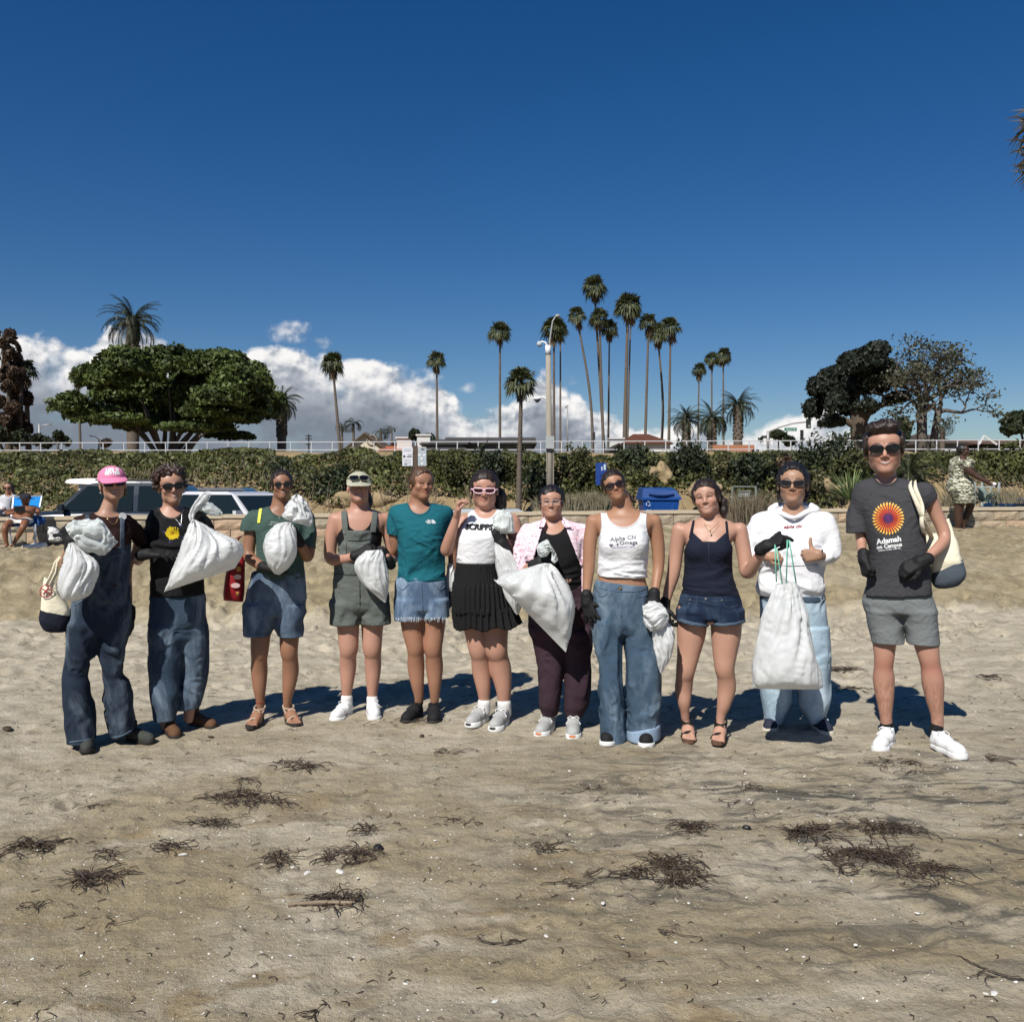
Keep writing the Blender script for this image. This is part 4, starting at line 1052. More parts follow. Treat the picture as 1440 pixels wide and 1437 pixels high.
 P.garment('shorts',[(P.loft([(700,166,420,.12,0),(760,152,446,.13,0),(800,160,452,.12,0)]),.02),(P.loft([(790,165,315,.12,0),(850,172,316,.105,0),(915,188,320,.098,0),(935,188,320,.098,0)]),.02),(P.loft([(790,300,452,.12,0),(850,316,458,.105,0),(915,330,464,.10,0),(935,330,464,.10,0)]),.02)],
    sh,.03,.002,cuts=[lambda X,Y,Z: np.where(X < P.p(322,900)[0],zb(P,914)-Z,zb(P,908)-Z-.05*(X-P.p(322,900)[0]))+0*Y],folds=[fold(.007,7,7,7,4.0)])
 P.glove(P.p(156,590,-.135),(.22,-.35,-.9),(-.8,-.6,0),side=1,curl=(55,60,40),thumb='side',cuff_dir=(-.05,.6,.8))
 P.glove(P.p(392,600,-.155),(-.80,-.25,-.42),(0,-.75,.65),side=-1,curl=(30,45,30),thumb='side',cuff_dir=(.8,.5,.3),sc_=1.12)
 w = P.p(152,577,-.115); ring(P,[w+np.array((.032*math.cos(a),.026*math.sin(a),.006*math.cos(a))) for a in np.linspace(0,2*math.pi,14)],.004,BLK,'wristband')
 h1 = P.p(262,1285,.03); put_shoe(P,'white',(h1[0],P.D+.035),-.22,-.97,1.0)
 h2 = P.p(440,1285,.0); put_shoe(P,'white',(h2[0],P.D),.50,-.86,1.02)
 P.garment('sock',P.limb([(250,1258,.02,26),(252,1280,.03,27)]),BLK,.01,.002,h=.006); P.garment('sock',P.limb([(453,1268,.0,26),(450,1290,.0,27)]),BLK,.01,.002,h=.006)
 cv_ = cloth('cream_canvas',srgb(222,214,190),wr=.7); gb = cloth('slate_canvas',srgb(72,80,88),wr=.6)
 T_ = bag_loft(P,[((382,505),(505,470)),((392,545),(532,515)),((412,600),(552,585)),((428,650),(560,600))],[.03,.055,.07,.07],cv_,'tote_bag','cream tote with slate grey base hanging behind the tall man\'s bent arm','bag',dy=.08,pleat=0,crumple=.008,seed=2,sharp=.6)
 bag_loft(P,[((426,655),(558,592)),((434,690),(572,655)),((450,708),(545,695)),((480,712),(520,706))],[.072,.072,.05,.02],gb,'base',None,None,dy=.08,pleat=0,crumple=.005,parent=T_,sharp=.7)
 o0 = BAGO[T_.name]
 for q in ([(345,280,-.02),(345,305,-.10),(372,370,-.15),(400,440,-.12),(425,490,.0),(432,510,.06)],[(362,278,.02),(366,310,-.10),(392,380,-.12),(390,440,-.14),(398,480,-.1),(400,505,.05)],[(495,430,.10),(510,470,.10),(522,515,.08)]):
  b = MB(); b.tube([P.p(*v)-o0 for v in crom(np.array(q),4)],.014,6,flat=.25); b.build('handle',cv_,T_,smooth=True)
 return P
P11 = man_right()
# ---------------- woman in pink cap and overalls
def person1():
 P = Person('woman in pink cap, dark glasses and wide denim overalls, far left of the group',5.45,CA,(0.38,0.215,0.145),G,foot=(330,1330)); P.open_eyes = False; P.brow = NEUT
 P.head(387,214,57,dy=-.01,yaw=6,pitch=7,roll=-5,smile=2.0,wide=.93,jaw=.92)
 std_neck(P,385,190,360,275,33,42)
 P.tor += [(P.loft([(262,300,415,.06,.02),(285,225,462,.075,.02),(330,222,470,.09,.01),(420,240,462,.10,0),(520,245,450,.095,0),(600,235,455,.10,.0),(700,215,462,.115,.01),(760,215,455,.11,.01)],.016),.02)]
 P.arms = [(q,.012) for q in P.limb([(228,305,.02,22),(190,420,.0,20),(160,510,-.03,19),(172,450,-.13,16),(190,402,-.19,12)])]
 P.arms += [(q,.012) for q in P.limb([(455,305,.03,22),(500,400,.12,20),(462,520,.17,18),(464,640,.15,15),(468,735,.12,12)])]
 P.legs = [(q,.02) for q in P.limb([(260,760,.01,45),(235,1000,.0,33),(235,1290,.0,22)])+P.limb([(400,760,.01,45),(395,1000,.02,33),(430,1270,.03,22)])]
 P.build_body(SKIN,h=.008)
 P.hair([(('e',(0,.02,.03),(.083,.098,.085)),0),(('c',(-.068,.01,.0),(-.062,.02,-.050),.016,.010),.01),(('c',(.070,.02,.0),(.074,.03,-.075),.016,.009),.01)],HBROWN,
   cuts=[lambda a,b,e: np.minimum(-(b+.022),.09-e)+0*a,lambda a,b,e: e-.06+0*a],amp=.004)
 capm = cloth('pink_twill',srgb(212,126,160),wr=.4); P.cap(capm); VF = P.last
 wp = mat('print_white',(0.78,0.78,0.78),.8)
 decal(P,'cap_lettering',split_tris(text_polys('LIFE IS',386,74,14,slant=-3,bold=.05,width=1.1)+text_polys('BETTER',386,90,13,slant=-1,bold=.05,width=1.1),5),wp,VF,parent=P.capo)
 P.glasses(.031,.020,z=-.001,shape=3.2)
 ring(P,[P.T(-.078,.002,-.042),P.T(-.080,-.004,-.052),P.T(-.078,-.002,-.060),P.T(-.074,.002,-.052),P.T(-.078,.002,-.042)],.003,SILVER,'earring')
 top = cloth('dark_brown_mesh_top',srgb(42,24,22),wr=.8)
 tp = [P.loft([(264,290,425,.06,.02),(283,232,462,.085,.02),(330,208,478,.105,.01),(420,228,470,.125,0),(520,240,464,.115,0),(620,232,464,.12,.0)])]
 slv = [(q,.03) for q in P.limb([(240,300,.02,30),(212,345,.01,29),(200,375,0,27)])]+[(q,.03) for q in P.limb([(445,300,.03,32),(490,345,.08,36),(520,400,.12,36)])]
 P.garment('top',tp+slv,top,.03,.0,cuts=[sleeveend(P,(170,372),(240,380),(215,300),x1=225),sleeveend(P,(500,430),(575,400),(450,300),x0=478),hemcut(P,615)],
    folds=[fold(.006,8,8,14,2.3)],carves=[(ell(P.p(372,245,-.04),(P.r(84),.16,P.r(45))),0)])
 VT = P.last
 line_on(P,'necklace',(np.vstack([VT[0]]),VT[1]),[(340,268),(375,305),(395,318),(412,290),(418,262)],.0016,GOLD)
 dn = denim('dark_denim',(0.016,0.024,0.040),(0.13,0.165,0.21),4.0,.9)
 tor = P.loft([(400,232,468,.128,0),(430,232,468,.135,0),(520,236,466,.125,0),(590,214,466,.125,0),(680,198,473,.14,.01),(780,180,468,.14,.01),(830,190,462,.12,.01)])
 lg = P.loft([(770,176,335,.13,.01),(870,170,326,.118,.0),(1000,160,276,.10,0),(1060,158,286,.105,-.01),(1200,162,304,.12,0),(1310,178,308,.125,0),(1345,180,308,.125,0)],n=2.4)
 rg = P.loft([(770,300,468,.13,.01),(870,318,455,.118,.01),(1000,332,430,.10,.01),(1060,338,468,.105,.01),(1200,355,487,.12,.02),(1290,375,485,.125,.03),(1330,378,485,.125,.03)],n=2.4)
 P.garment('overalls',[(tor,.02),(lg,.035),(rg,.012)],dn,.02,.003,cuts=[region(None,P.p(315,1300)[0],hemcut(P,1334,slope=.05,x0=240)),region(P.p(315,1300)[0],None,hemcut(P,1322,slope=.28,x0=430)),
    region(None,None,belowline(P,(230,470),(460,405)))],folds=[fold(.009,7,6,5,3.0),fold(.005,16,12,14,7.0)])
 VO = P.last; trim = denim('light_seam',(0.10,0.15,0.21),(0.16,0.21,0.27),9,.4)
 decal(P,'bib_clasp',split_tris([[(425,400),(440,398),(443,448),(428,450)]],12),trim,VO,off=.004)
 line_on(P,'pocket_seam',VO,[(212,690),(250,665),(290,630),(303,592)],.0035,trim)
 line_on(P,'bib_seam',VO,[(330,492),(380,468),(440,452)],.0022,trim)
 line_on(P,'hem_seam',VO,[(188,1318),(240,1312),(296,1300)],.004,trim); line_on(P,'hem_seam',VO,[(388,1296),(430,1288),(476,1262)],.004,trim)
 strip(P,'strap',tp+slv,(428,440),(432,262),11,dn,.009,zhi=None)
 strip(P,'strap',tp+slv,(275,440),(272,270),11,dn,.009)
 q = frontpts(P,VT,[(433,281)],.012)
 if q:
  b = MB(); c = q[0]-P.o; b.tube([c,c+np.array((0,-.004,0))],[P.r(19),P.r(18)],14); b.build('badge',mat('badge_white',(.5,.5,.5),.6,.3,.5,90),P.root)
 P.glove(P.p(193,402,-.19),(-.12,-.15,1),(-.5,-.8,.1),side=-1,curl=(75,80,45),thumb='up',cuff_dir=(-.05,.2,-1),sc_=.95)
 P.glove(P.p(468,735,.12),(.05,0,-1),(1,-.3,0),side=1,curl=(20,25,15),thumb='side',cuff_dir=(0,.1,1),sc_=.95)
 h1 = P.p(262,1330,.0); put_shoe(P,'dgreen',(h1[0],P.D+.03),.05,-1,.86); h2 = P.p(440,1300,0); put_shoe(P,'dgreen',(h2[0]+.02,P.D+.06),.65,-.76,.84)
 bag = plastic_bag('white_bin_bag'); thin = plastic_bag('thin_bag_top',(.76,.81,.785),60)
 B = bag_loft(P,[((186,405),(204,400)),((172,450),(250,440)),((152,520),(320,500)),((140,600),(312,580)),((146,645),(275,640)),((172,668),(225,668))],[.012,.03,.065,.075,.06,.02],bag,'rubbish_bag','white rubbish bag clutched at shoulder height by the woman in the pink cap','bag',dy=-.24,pleat=.012,npl=8,seed=1,group='white rubbish bags held by the volunteers',crumple=.008)
 bag_loft(P,[((168,330),(190,372)),((205,303),(225,405)),((262,294),(268,440)),((325,290),(335,455)),((368,340),(375,438)),((408,395),(412,402))],[.02,.04,.05,.05,.035,.01],thin,'bag_top',None,None,dy=-.25,pleat=.01,npl=6,seed=4,crumple=.014,parent=B,plabel='pale green gathered top of the bag')
 # tote on the shoulder: cream with navy base
 cv_ = cloth('cream_canvas',srgb(222,214,190),wr=.7); nv = cloth('navy_canvas',(0.012,0.014,0.024),wr=.5)
 T_ = bag_loft(P,[((72,560),(135,590)),((62,640),(150,640)),((58,700),(188,700)),((56,740),(192,735))],[.03,.05,.06,.06],cv_,'tote_bag','cream tote with navy base and red emblem at the pink-capped woman\'s hip','bag',dy=-.02,pleat=0,crumple=.006,seed=2,sharp=.6)
 bag_loft(P,[((54,708),(194,736)),((48,760),(186,770)),((66,800),(170,806)),((90,812),(150,814))],[.064,.066,.05,.02],nv,'base',None,None,dy=-.02,pleat=0,crumple=.005,parent=T_,sharp=.7)
 b = MB();
 for dx in (0,18): b.tube([P.p(80+dx,600,-.05-.02)-BAGO[T_.name],P.p(110+dx,540,-.03)-BAGO[T_.name],P.p(124+dx*.6,495,-.02)-BAGO[T_.name],P.p(146+dx*.3,470,.0)-BAGO[T_.name]],.012,6,flat=.3)
 b.build('handle',cv_,T_,smooth=True)
 b = MB(); c = P.p(80,625,-.075)-BAGO[T_.name]
 b.tube([c+np.array((.030*math.cos(a),-.005,.036*math.sin(a))) for a in np.linspace(0,6.283,18)],.003,4); b.tube([c+np.array((-.02,-.005,.015)),c+np.array((.018,-.006,-.01))],.004,4); b.tube([c+np.array((-.015,-.005,-.015)),c+np.array((.015,-.006,.02))],.004,4)
 b.build('emblem',mat('print_dark_red',srgb(165,45,60),.8),T_)
 return P
# ---------------- curly-haired man
def person2():
 P = Person('curly haired man in black tee and baggy blue jeans with sunglasses, beside the pink cap',5.75,CA,(0.40,0.22,0.15),G,foot=(690,1260)); P.open_eyes = False; P.brow = (.012,.007,.005)
 P.head(655,226,68,dy=-.01,yaw=10,pitch=0,roll=-5,smile=2.2,wide=.92,jaw=.95)
 std_neck(P,658,190,655,265,36,44)
 P.tor += [(P.loft([(235,610,700,.06,.02),(255,575,760,.08,.02),(300,555,800,.10,.01),(400,562,792,.115,0),(520,566,800,.11,0),(650,565,800,.115,.0),(720,570,808,.12,.0),(790,570,815,.12,.0)],.018),.02)]
 P.arms = [(q,.012) for q in P.limb([(590,285,.02,28),(545,380,.04,25),(505,478,.0,23),(515,474,-.09,22),(545,455,-.17,15)])]
 P.arms += [(q,.012) for q in P.limb([(790,290,.01,28),(830,370,.03,25),(862,420,.0,22),(820,345,-.09,18),(785,300,-.15,14)])]
 P.legs = [(q,.02) for q in P.limb([(625,760,.01,48),(620,1000,.0,36),(630,1240,.0,24)])+P.limb([(750,760,.01,48),(755,1000,.02,36),(735,1210,.03,24)])]
 P.build_body(SKIN,h=.008)
 r = np.random.default_rng(5); A = [(('e',(0,.022,.046),(.084,.098,.082)),0)]
 for i in range(130):
  th = r.uniform(-math.pi,math.pi); ph = r.uniform(.05,1.0); a = math.cos(th)*math.cos(ph); e = math.sin(ph); bb = math.sin(th)*math.cos(ph)
  q = np.array((a*.088,.018+bb*.098,.046+e*.086));
  if q[1] < -.045 and q[2] < .080: continue
  q *= r.uniform(.98,1.12); s_ = r.uniform(.010,.019); t = r.normal(size=3)*.014
  A.append((('c',tuple(q),tuple(q+t),s_,s_*.6),.004))
 for sg in (-1,1):
  for i in range(9): q = np.array((sg*r.uniform(.078,.092),r.uniform(-.01,.05),r.uniform(-.01,.06))); A.append((('c',tuple(q),tuple(q+r.normal(size=3)*.012),.013,.009),.004))
 P.hair(A,HRED,cuts=[lambda a,b,e: np.minimum(-(b+.050),.074-e)+0*a],amp=.004,freq=(90,90,90),ridge=True)
 P.glasses(.031,.0185,z=.006,shape=3.4,rim=.003)
 tee = cloth('black_jersey',(0.009,0.009,0.010),wr=1.0)
 tp = P.loft([(238,600,712,.06,.02),(258,570,765,.10,.02),(300,548,808,.12,.01),(400,552,802,.135,-.01),(520,556,804,.135,-.01),(650,556,810,.14,0),(680,556,812,.14,0)])
 slv = [(q,.03) for q in P.limb([(600,282,.02,38),(560,350,.03,38),(525,425,.02,36)])]+[(q,.03) for q in P.limb([(785,290,.01,38),(830,360,.02,38),(850,400,.0,34)])]
 P.garment('t_shirt',[tp]+slv,tee,.03,.0,cuts=[hemcut(P,666),sleeveend(P,(480,425),(560,455),(600,280),x1=556)],
    folds=[fold(.009,6,6,10,4.0),fold(.003,16,12,12,1.0)],carves=[(cone(P.p(656,242,-.09),P.p(656,215,.04),.066,.080),0)])
 VT = P.last; P.bands(mat('black_rib',(.016,.016,.017),.85))
 pol = []; mi = []; cx,cy = 662,358
 for i in range(16):
  a = 2*math.pi*i/16; f = lambda r_,t_: (cx+r_*math.cos(t_)*1.1,cy+r_*math.sin(t_)); pol.append([f(8,a-.3),f(23,a-.26),f(28+2*(i % 3),a-.1),f(28+2*(i % 3),a+.1),f(23,a+.26),f(8,a+.3)][::-1]); mi.append(0)
 for i in range(8): a = 2*math.pi*i/8; f = lambda r_,t_: (cx+r_*math.cos(t_),cy+r_*math.sin(t_)); pol.append([f(0,a),f(11,a),f(11,a+.79)][::-1]); mi.append(1)
 for dx,dy in ((-48,-6),(42,20),(30,-34),(-20,40)): pol.append([(cx+dx,cy+dy),(cx+dx+9,cy+dy-7),(cx+dx+18,cy+dy+1),(cx+dx+8,cy+dy+7)]); mi.append(2)
 decal(P,'sunflower_print',pol,[mat('sun_yellow',srgb(205,178,28),.8),mat('sun_amber',srgb(170,130,20),.8),mat('print_indigo',srgb(45,42,80),.8)],VT,mi=mi)
 line_on(P,'neck_chain',VT,[(615,232),(650,270),(690,308),(698,325),(703,300),(706,262)],.0018,SILVER,off=.004)
 dn = denim('mid_denim',(0.034,0.055,0.085),(0.22,0.28,0.35),3.0,.95)
 tor = P.loft([(640,560,812,.125,0),(700,558,816,.135,0),(780,556,824,.14,.01),(850,560,822,.12,.01)])
 lg = P.loft([(780,556,712,.13,.01),(880,554,712,.12,.0),(1000,553,706,.115,0),(1100,560,692,.11,-.01),(1200,578,682,.10,0),(1290,582,684,.10,0)],n=2.4)
 rg = P.loft([(780,680,826,.13,.02),(880,698,826,.12,.02),(1000,704,822,.115,.03),(1100,692,806,.11,.04),(1180,682,784,.10,.05),(1250,682,778,.10,.05)],n=2.4)
 P.garment('jeans',[(tor,.02),(lg,.03),(rg,.008)],dn,.02,.002,cuts=[region(None,P.p(684,1250)[0],hemcut(P,1262,slope=.10,x0=630)),region(P.p(684,1250)[0],None,hemcut(P,1222,slope=.1,x0=730))],folds=[fold(.007,6,6,5,8.0),fold(.005,14,14,18,3.0)])
 P.glove(P.p(542,455,-.175),(.95,-.25,.05),(0,-.35,1),side=-1,curl=(12,18,12),thumb='side',cuff_dir=(-.8,.5,-.2),sc_=1.05)
 P.glove(P.p(792,310,-.15),(-.35,-.25,.9),(.5,-.8,.1),side=1,curl=(75,80,45),thumb='fist',cuff_dir=(.4,.3,-.8),sc_=1.0)
 ring(P,[P.p(512,455,-.13)+np.array((.008*math.sin(a),.03*math.cos(a),.032*math.sin(a))) for a in np.linspace(0,6.28,14)],.0035,SILVER,'bracelet')
 h1 = P.p(640,1270,.0); put_shoe(P,'brown',(h1[0],P.D+.05),.22,-.97,.88); h2 = P.p(745,1270,0); put_shoe(P,'brown',(h2[0],P.D+.19),.62,-.78,.88)
 bag = plastic_bag('white_bin_bag'); k = (755,292)
 L = lambda t,q: (k[0]+(q[0]-k[0])*t,k[1]+(q[1]-k[1])*t)
 e1,e2 = (622,628),(980,440)
 B = bag_loft(P,[(L(0,e1),(764,296)),(L(.18,e1),(812,325)),(L(.45,e1),(890,362)),(L(.72,e1),(960,395)),(L(.92,e1),(985,450)),(e1,(950,520))],[.014,.04,.09,.12,.09,.006],bag,'rubbish_bag','bulging white rubbish bag swung out sideways by the curly haired man','bag',dy=-.26,pleat=.016,npl=9,seed=7,group='white rubbish bags held by the volunteers',crumple=.009,fine=(16,16,16))
 bag_loft(P,[((742,302),(752,304)),((745,262),(762,268)),((768,215),(792,240)),((795,172),(822,215)),((815,168),(842,182))],[.008,.012,.022,.025,.012],bag,'bag_neck',None,None,dy=-.24,pleat=.006,npl=5,seed=3,crumple=.008,parent=B)
 bag_loft(P,[((765,235),(785,218)),((800,262),(830,212)),((850,278),(868,240)),((885,280),(893,264))],[.012,.022,.018,.006],plastic_bag('thin_bag_top',(.76,.81,.785),60),'bag_top',None,None,dy=-.24,pleat=.008,npl=5,seed=8,crumple=.010,parent=B,plabel='pale green torn end of the bag')
 return P
# ---------------- woman in green tee, denim shorts, sandals
def sandal(P,heel,ux,uy,F,straps,sole,key,L=.24,ankle=None):
 """a sole slab and straps round a bare foot; F maps foot-local to world"""
 m = MB(); n = 18; ring_ = []
 for i in range(n):
  a = 2*math.pi*i/n; y = L/2*(1-math.cos(a))-.01; w = .036+.010*math.sin(min(max(y/L,0),1)*math.pi)+.004*(y/L)
  ring_.append((w*math.sin(a)*1.0 if abs(math.sin(a)) > 0 else 0,y))
 pts = []
 for i in range(n):
  a = 2*math.pi*i/n; y = -.015+(L+.03)*(1-math.cos(a))/2; w = .034+.012*np.clip((y-.05)/.12,0,1); x = w*np.sign(math.sin(a))*abs(math.sin(a))**.6; pts.append((x,y))
 V = [F(x,y,-.006)-P.o for x,y in pts]+[F(x,y,.014)-P.o for x,y in pts]
 m.add(V,[tuple(range(n-1,-1,-1)),tuple(range(n,2*n))]+[(i,(i+1) % n,n+(i+1) % n,n+i) for i in range(n)])
 so_ = m.build('sandal',sole,P.root)
 b = MB()
 def band(y,top,w0,r=.0065,tilt=0.0):
  b.tube([F(x,y+tilt*x,z)-P.o for x,z in ((-w0-.004,.012),(-w0*.8,top*.75),(-w0*.3,top),(w0*.3,top*.96),(w0*.8,top*.7),(w0+.004,.012))],r,5,flat=.5)
 band(.165,.045,.040,.008,.25); band(.100,.082,.034,.007,-.3)
 q = [F(.036*math.sin(a),.030-.036*math.cos(a),.085+.012*math.cos(a))-P.o for a in np.linspace(0,6.283,13)]; b.tube(q,.006,5)
 b.tube([F(-.030,.10,.05)-P.o,F(-.034,.03,.075)-P.o],.006,5); b.tube([F(.030,.10,.05)-P.o,F(.034,.03,.075)-P.o],.006,5)
 b.build('straps',straps,so_,smooth=True)
def person3():
 P = Person('woman with round sunglasses, green tee and long denim shorts, cradling a white bag',6.0,CB,TAN,G,foot=(270,1300)); P.open_eyes = False; P.brow = (.01,.006,.004)
 P.head(310,225,84,dy=-.01,yaw=3,pitch=2,roll=-2,smile=2.3,wide=.92,jaw=.90)
 std_neck(P,306,195,300,275,38,48)
 P.tor += [(P.loft([(255,250,360,.055,.02),(280,195,415,.075,.02),(330,165,445,.09,.01),(420,185,425,.11,0),(520,195,405,.10,0),(600,165,415,.105,.0),(700,140,425,.12,.01),(780,150,415,.11,.01)],.016),.02)]
 P.arms = [(q,.012) for q in P.limb([(160,320,.01,34),(150,420,.01,33),(143,505,-.01,31),(185,545,-.08,27),(238,572,-.15,20)])]
 P.arms += [(q,.012) for q in P.limb([(440,320,.01,34),(448,430,.0,33),(440,510,-.03,31),(415,470,-.10,27),(385,420,-.17,20)])]
 fl,FL = P.foot(np.array((P.p(205,1260)[0],P.D+.03,P.gz((P.p(205,1260)[0],P.D))+.012)),-.28,-.96,.235)
 fr,FR = P.foot(np.array((P.p(338,1260)[0],P.D+.03,P.gz((P.p(338,1260)[0],P.D))+.012)),.22,-.97,.235)
 P.legs = [(q,.02) for q in P.limb([(205,780,.01,62),(203,900,.0,52),(198,985,-.015,46),(196,1030,.0,41),(196,1090,.02,43),(197,1170,.015,34),(201,1235,.02,23),(203,1275,.03,21)])]
 P.legs += [(q,.02) for q in P.limb([(345,780,.01,62),(348,900,.0,52),(346,985,-.015,46),(352,1030,.0,41),(354,1090,.02,43),(346,1170,.015,34),(338,1235,.02,23),(338,1275,.03,21)])]
 P.legs += fl+fr
 P.build_body(SKIN)
 hairset(P,'back',HDARK,line=.098,vol=.98)
 P.glasses(.026,.022,z=.004,shape=2.0,lens=(.01,.011,.01))
 tee = cloth('dark_green_jersey',srgb(62,82,76),wr=1.1)
 tp = P.loft([(258,240,362,.06,.02),(282,185,420,.09,.02),(330,150,452,.11,.01),(420,172,436,.13,0),(520,175,422,.125,0),(600,170,426,.125,0),(665,168,430,.13,0)])
 slv = [(q,.03) for q in P.limb([(172,318,.01,42),(150,350,.01,44),(140,400,.0,45)])]+[(q,.03) for q in P.limb([(430,318,.01,42),(440,400,-.01,44),(438,480,-.03,44)])]
 P.garment('t_shirt',[tp]+slv,tee,.03,.0,cuts=[hemcut(P,634,slope=.06,x0=300),sleeveend(P,(95,383),(190,384),(150,320),x1=180),sleeveend(P,(400,440),(482,472),(430,330),x0=428)],
    folds=[fold(.010,6,6,9,6.0),fold(.004,15,12,14,2.0)],carves=[(cone(P.p(304,258,-.09),P.p(304,238,.04),.066,.080),0)])
 VT = P.last; P.bands(mat('green_rib',tuple(c*.8 for c in srgb(62,82,76)),.85))
 decal(P,'chest_lettering',split_tris(text_polys('REWILD',272,343,7,slant=2,bold=.03)+text_polys('THE COAST',270,355,7,slant=2,bold=.03),8),mat('print_pale',(.45,.5,.48),.8),VT)
 P.strip = strip(P,'yellow_strap',[tp]+slv,(204,262),(194,342),8,mat('yellow_webbing',srgb(214,214,90),.8),.006,h=.004)
 line_on(P,'necklace',VT,[(262,250),(280,290),(300,318),(318,318)],.0018,SILVER,off=.004)
 dn = denim('blue_denim',(0.058,0.088,0.135),(0.22,0.28,0.35),6,.8)
 tor = P.loft([(590,158,425,.118,0),(640,150,428,.125,0),(700,130,432,.135,.01),(790,120,432,.13,.01),(810,130,425,.12,.01)])
 lg = P.loft([(750,112,285,.13,.01),(830,112,272,.12,.0),(915,114,260,.11,0),(940,114,260,.11,0)],n=2.4); rg = P.loft([(750,262,433,.13,.01),(830,274,425,.12,.0),(925,278,414,.11,0),(945,278,414,.11,0)],n=2.4)
 P.garment('shorts',[(tor,.02),(lg,.03),(rg,.008)],dn,.02,.002,cuts=[region(None,P.p(269,900)[0],hemcut(P,917)),region(P.p(269,900)[0],None,hemcut(P,927))],folds=[fold(.013,7,6,6,3.0)])
 VS = P.last; seam = denim('light_seam',(0.10,0.15,0.21),(0.16,0.21,0.27),9,.4)
 line_on(P,'fly_seam',VS,[(262,650),(264,700),(272,790)],.003,seam); line_on(P,'hem_seam',VS,[(118,908),(180,910),(255,912)],.003,seam); line_on(P,'hem_seam',VS,[(282,918),(340,920),(408,920)],.003,seam)
 P.glove(P.p(236,570,-.155),(.75,-.35,-.4),(-.3,-.2,-.9),side=-1,curl=(25,20,15),thumb='side',cuff_dir=(-.8,.4,.3),sc_=.92)
 P.glove(P.p(388,425,-.175),(-.55,-.25,.8),(.3,-.9,.1),side=1,curl=(70,75,40),thumb='fist',cuff_dir=(.6,.5,-.7),sc_=.95)
 bl = mat('beige_leather',(.40,.30,.22),.6); so_ = mat('sandal_sole',(.035,.028,.024),.8)
 sandal(P,None,0,0,FL,bl,so_,'a'); sandal(P,None,0,0,FR,bl,so_,'a')
 ring(P,[P.p(202,1245,.02)+np.array((.029*math.cos(a),.029*math.sin(a),.0)) for a in np.linspace(0,6.28,14)],.002,mat('red_thread',(.35,.05,.05),.8),'anklet')
 bag = plastic_bag('white_bin_bag')
 B = bag_loft(P,[((340,335),(362,338)),((278,352),(378,375)),((228,405),(388,430)),((217,465),(387,500)),((236,540),(352,560)),((272,598),(300,604))],[.02,.05,.09,.10,.07,.02],bag,'rubbish_bag','small round white rubbish bag cradled by the woman in the green tee','bag',dy=-.25,pleat=.008,npl=6,seed=11,group='white rubbish bags held by the volunteers',crumple=.010)
 bag_loft(P,[((375,200),(392,196)),((352,238),(422,232)),((328,280),(450,292)),((320,310),(460,335)),((345,332),(455,362))],[.014,.03,.05,.05,.03],bag,'bag_top',None,None,dy=-.25,pleat=.012,npl=7,seed=5,crumple=.018,parent=B,sharp=.9)
 # red reusable bag on her arm
 rd = cloth('red_bag_cloth',(0.24,0.012,0.018),wr=.6,rough=.5)
 RB = bag_loft(P,[((55,455),(122,470)),((38,520),(124,530)),((22,620),(122,640)),((14,700),(118,730)),((16,732),(100,740))],[.03,.05,.06,.055,.02],rd,'shopping_bag','red printed shopping bag hanging behind the arm of the woman in green','bag',dy=.06,pleat=0,crumple=.006,seed=2,sharp=.6)
 b = MB(); o0 = BAGO[RB.name]; d_ = -.012
 def oval(cx,cy,rx,ry,mi,zz=-.002): b.add([P.p(cx+rx*math.cos(a),cy+ry*math.sin(a),d_+zz)-o0 for a in np.linspace(0,6.283,13)[:-1]][::-1],[tuple(range(12))],mi)
 oval(86,615,20,13,0); oval(76,658,24,13,0)
 for (x,y,w_,h_) in ((92,575,20,24),(86,700,14,22)): b.box(P.p(x,y,d_)-o0,(P.r(w_),.004,P.r(h_)),mi=1)
 b.build('print',[mat('print_pink_white',(.6,.4,.4),.7),mat('print_ochre',(.42,.22,.06),.7)],RB)
 b = MB(); b.tube([P.p(70,462,.05)-o0,P.p(95,415,.05)-o0,P.p(125,400,.04)-o0,P.p(120,462,.05)-o0],.008,6,flat=.4); b.build('handle',rd,RB)
 return P
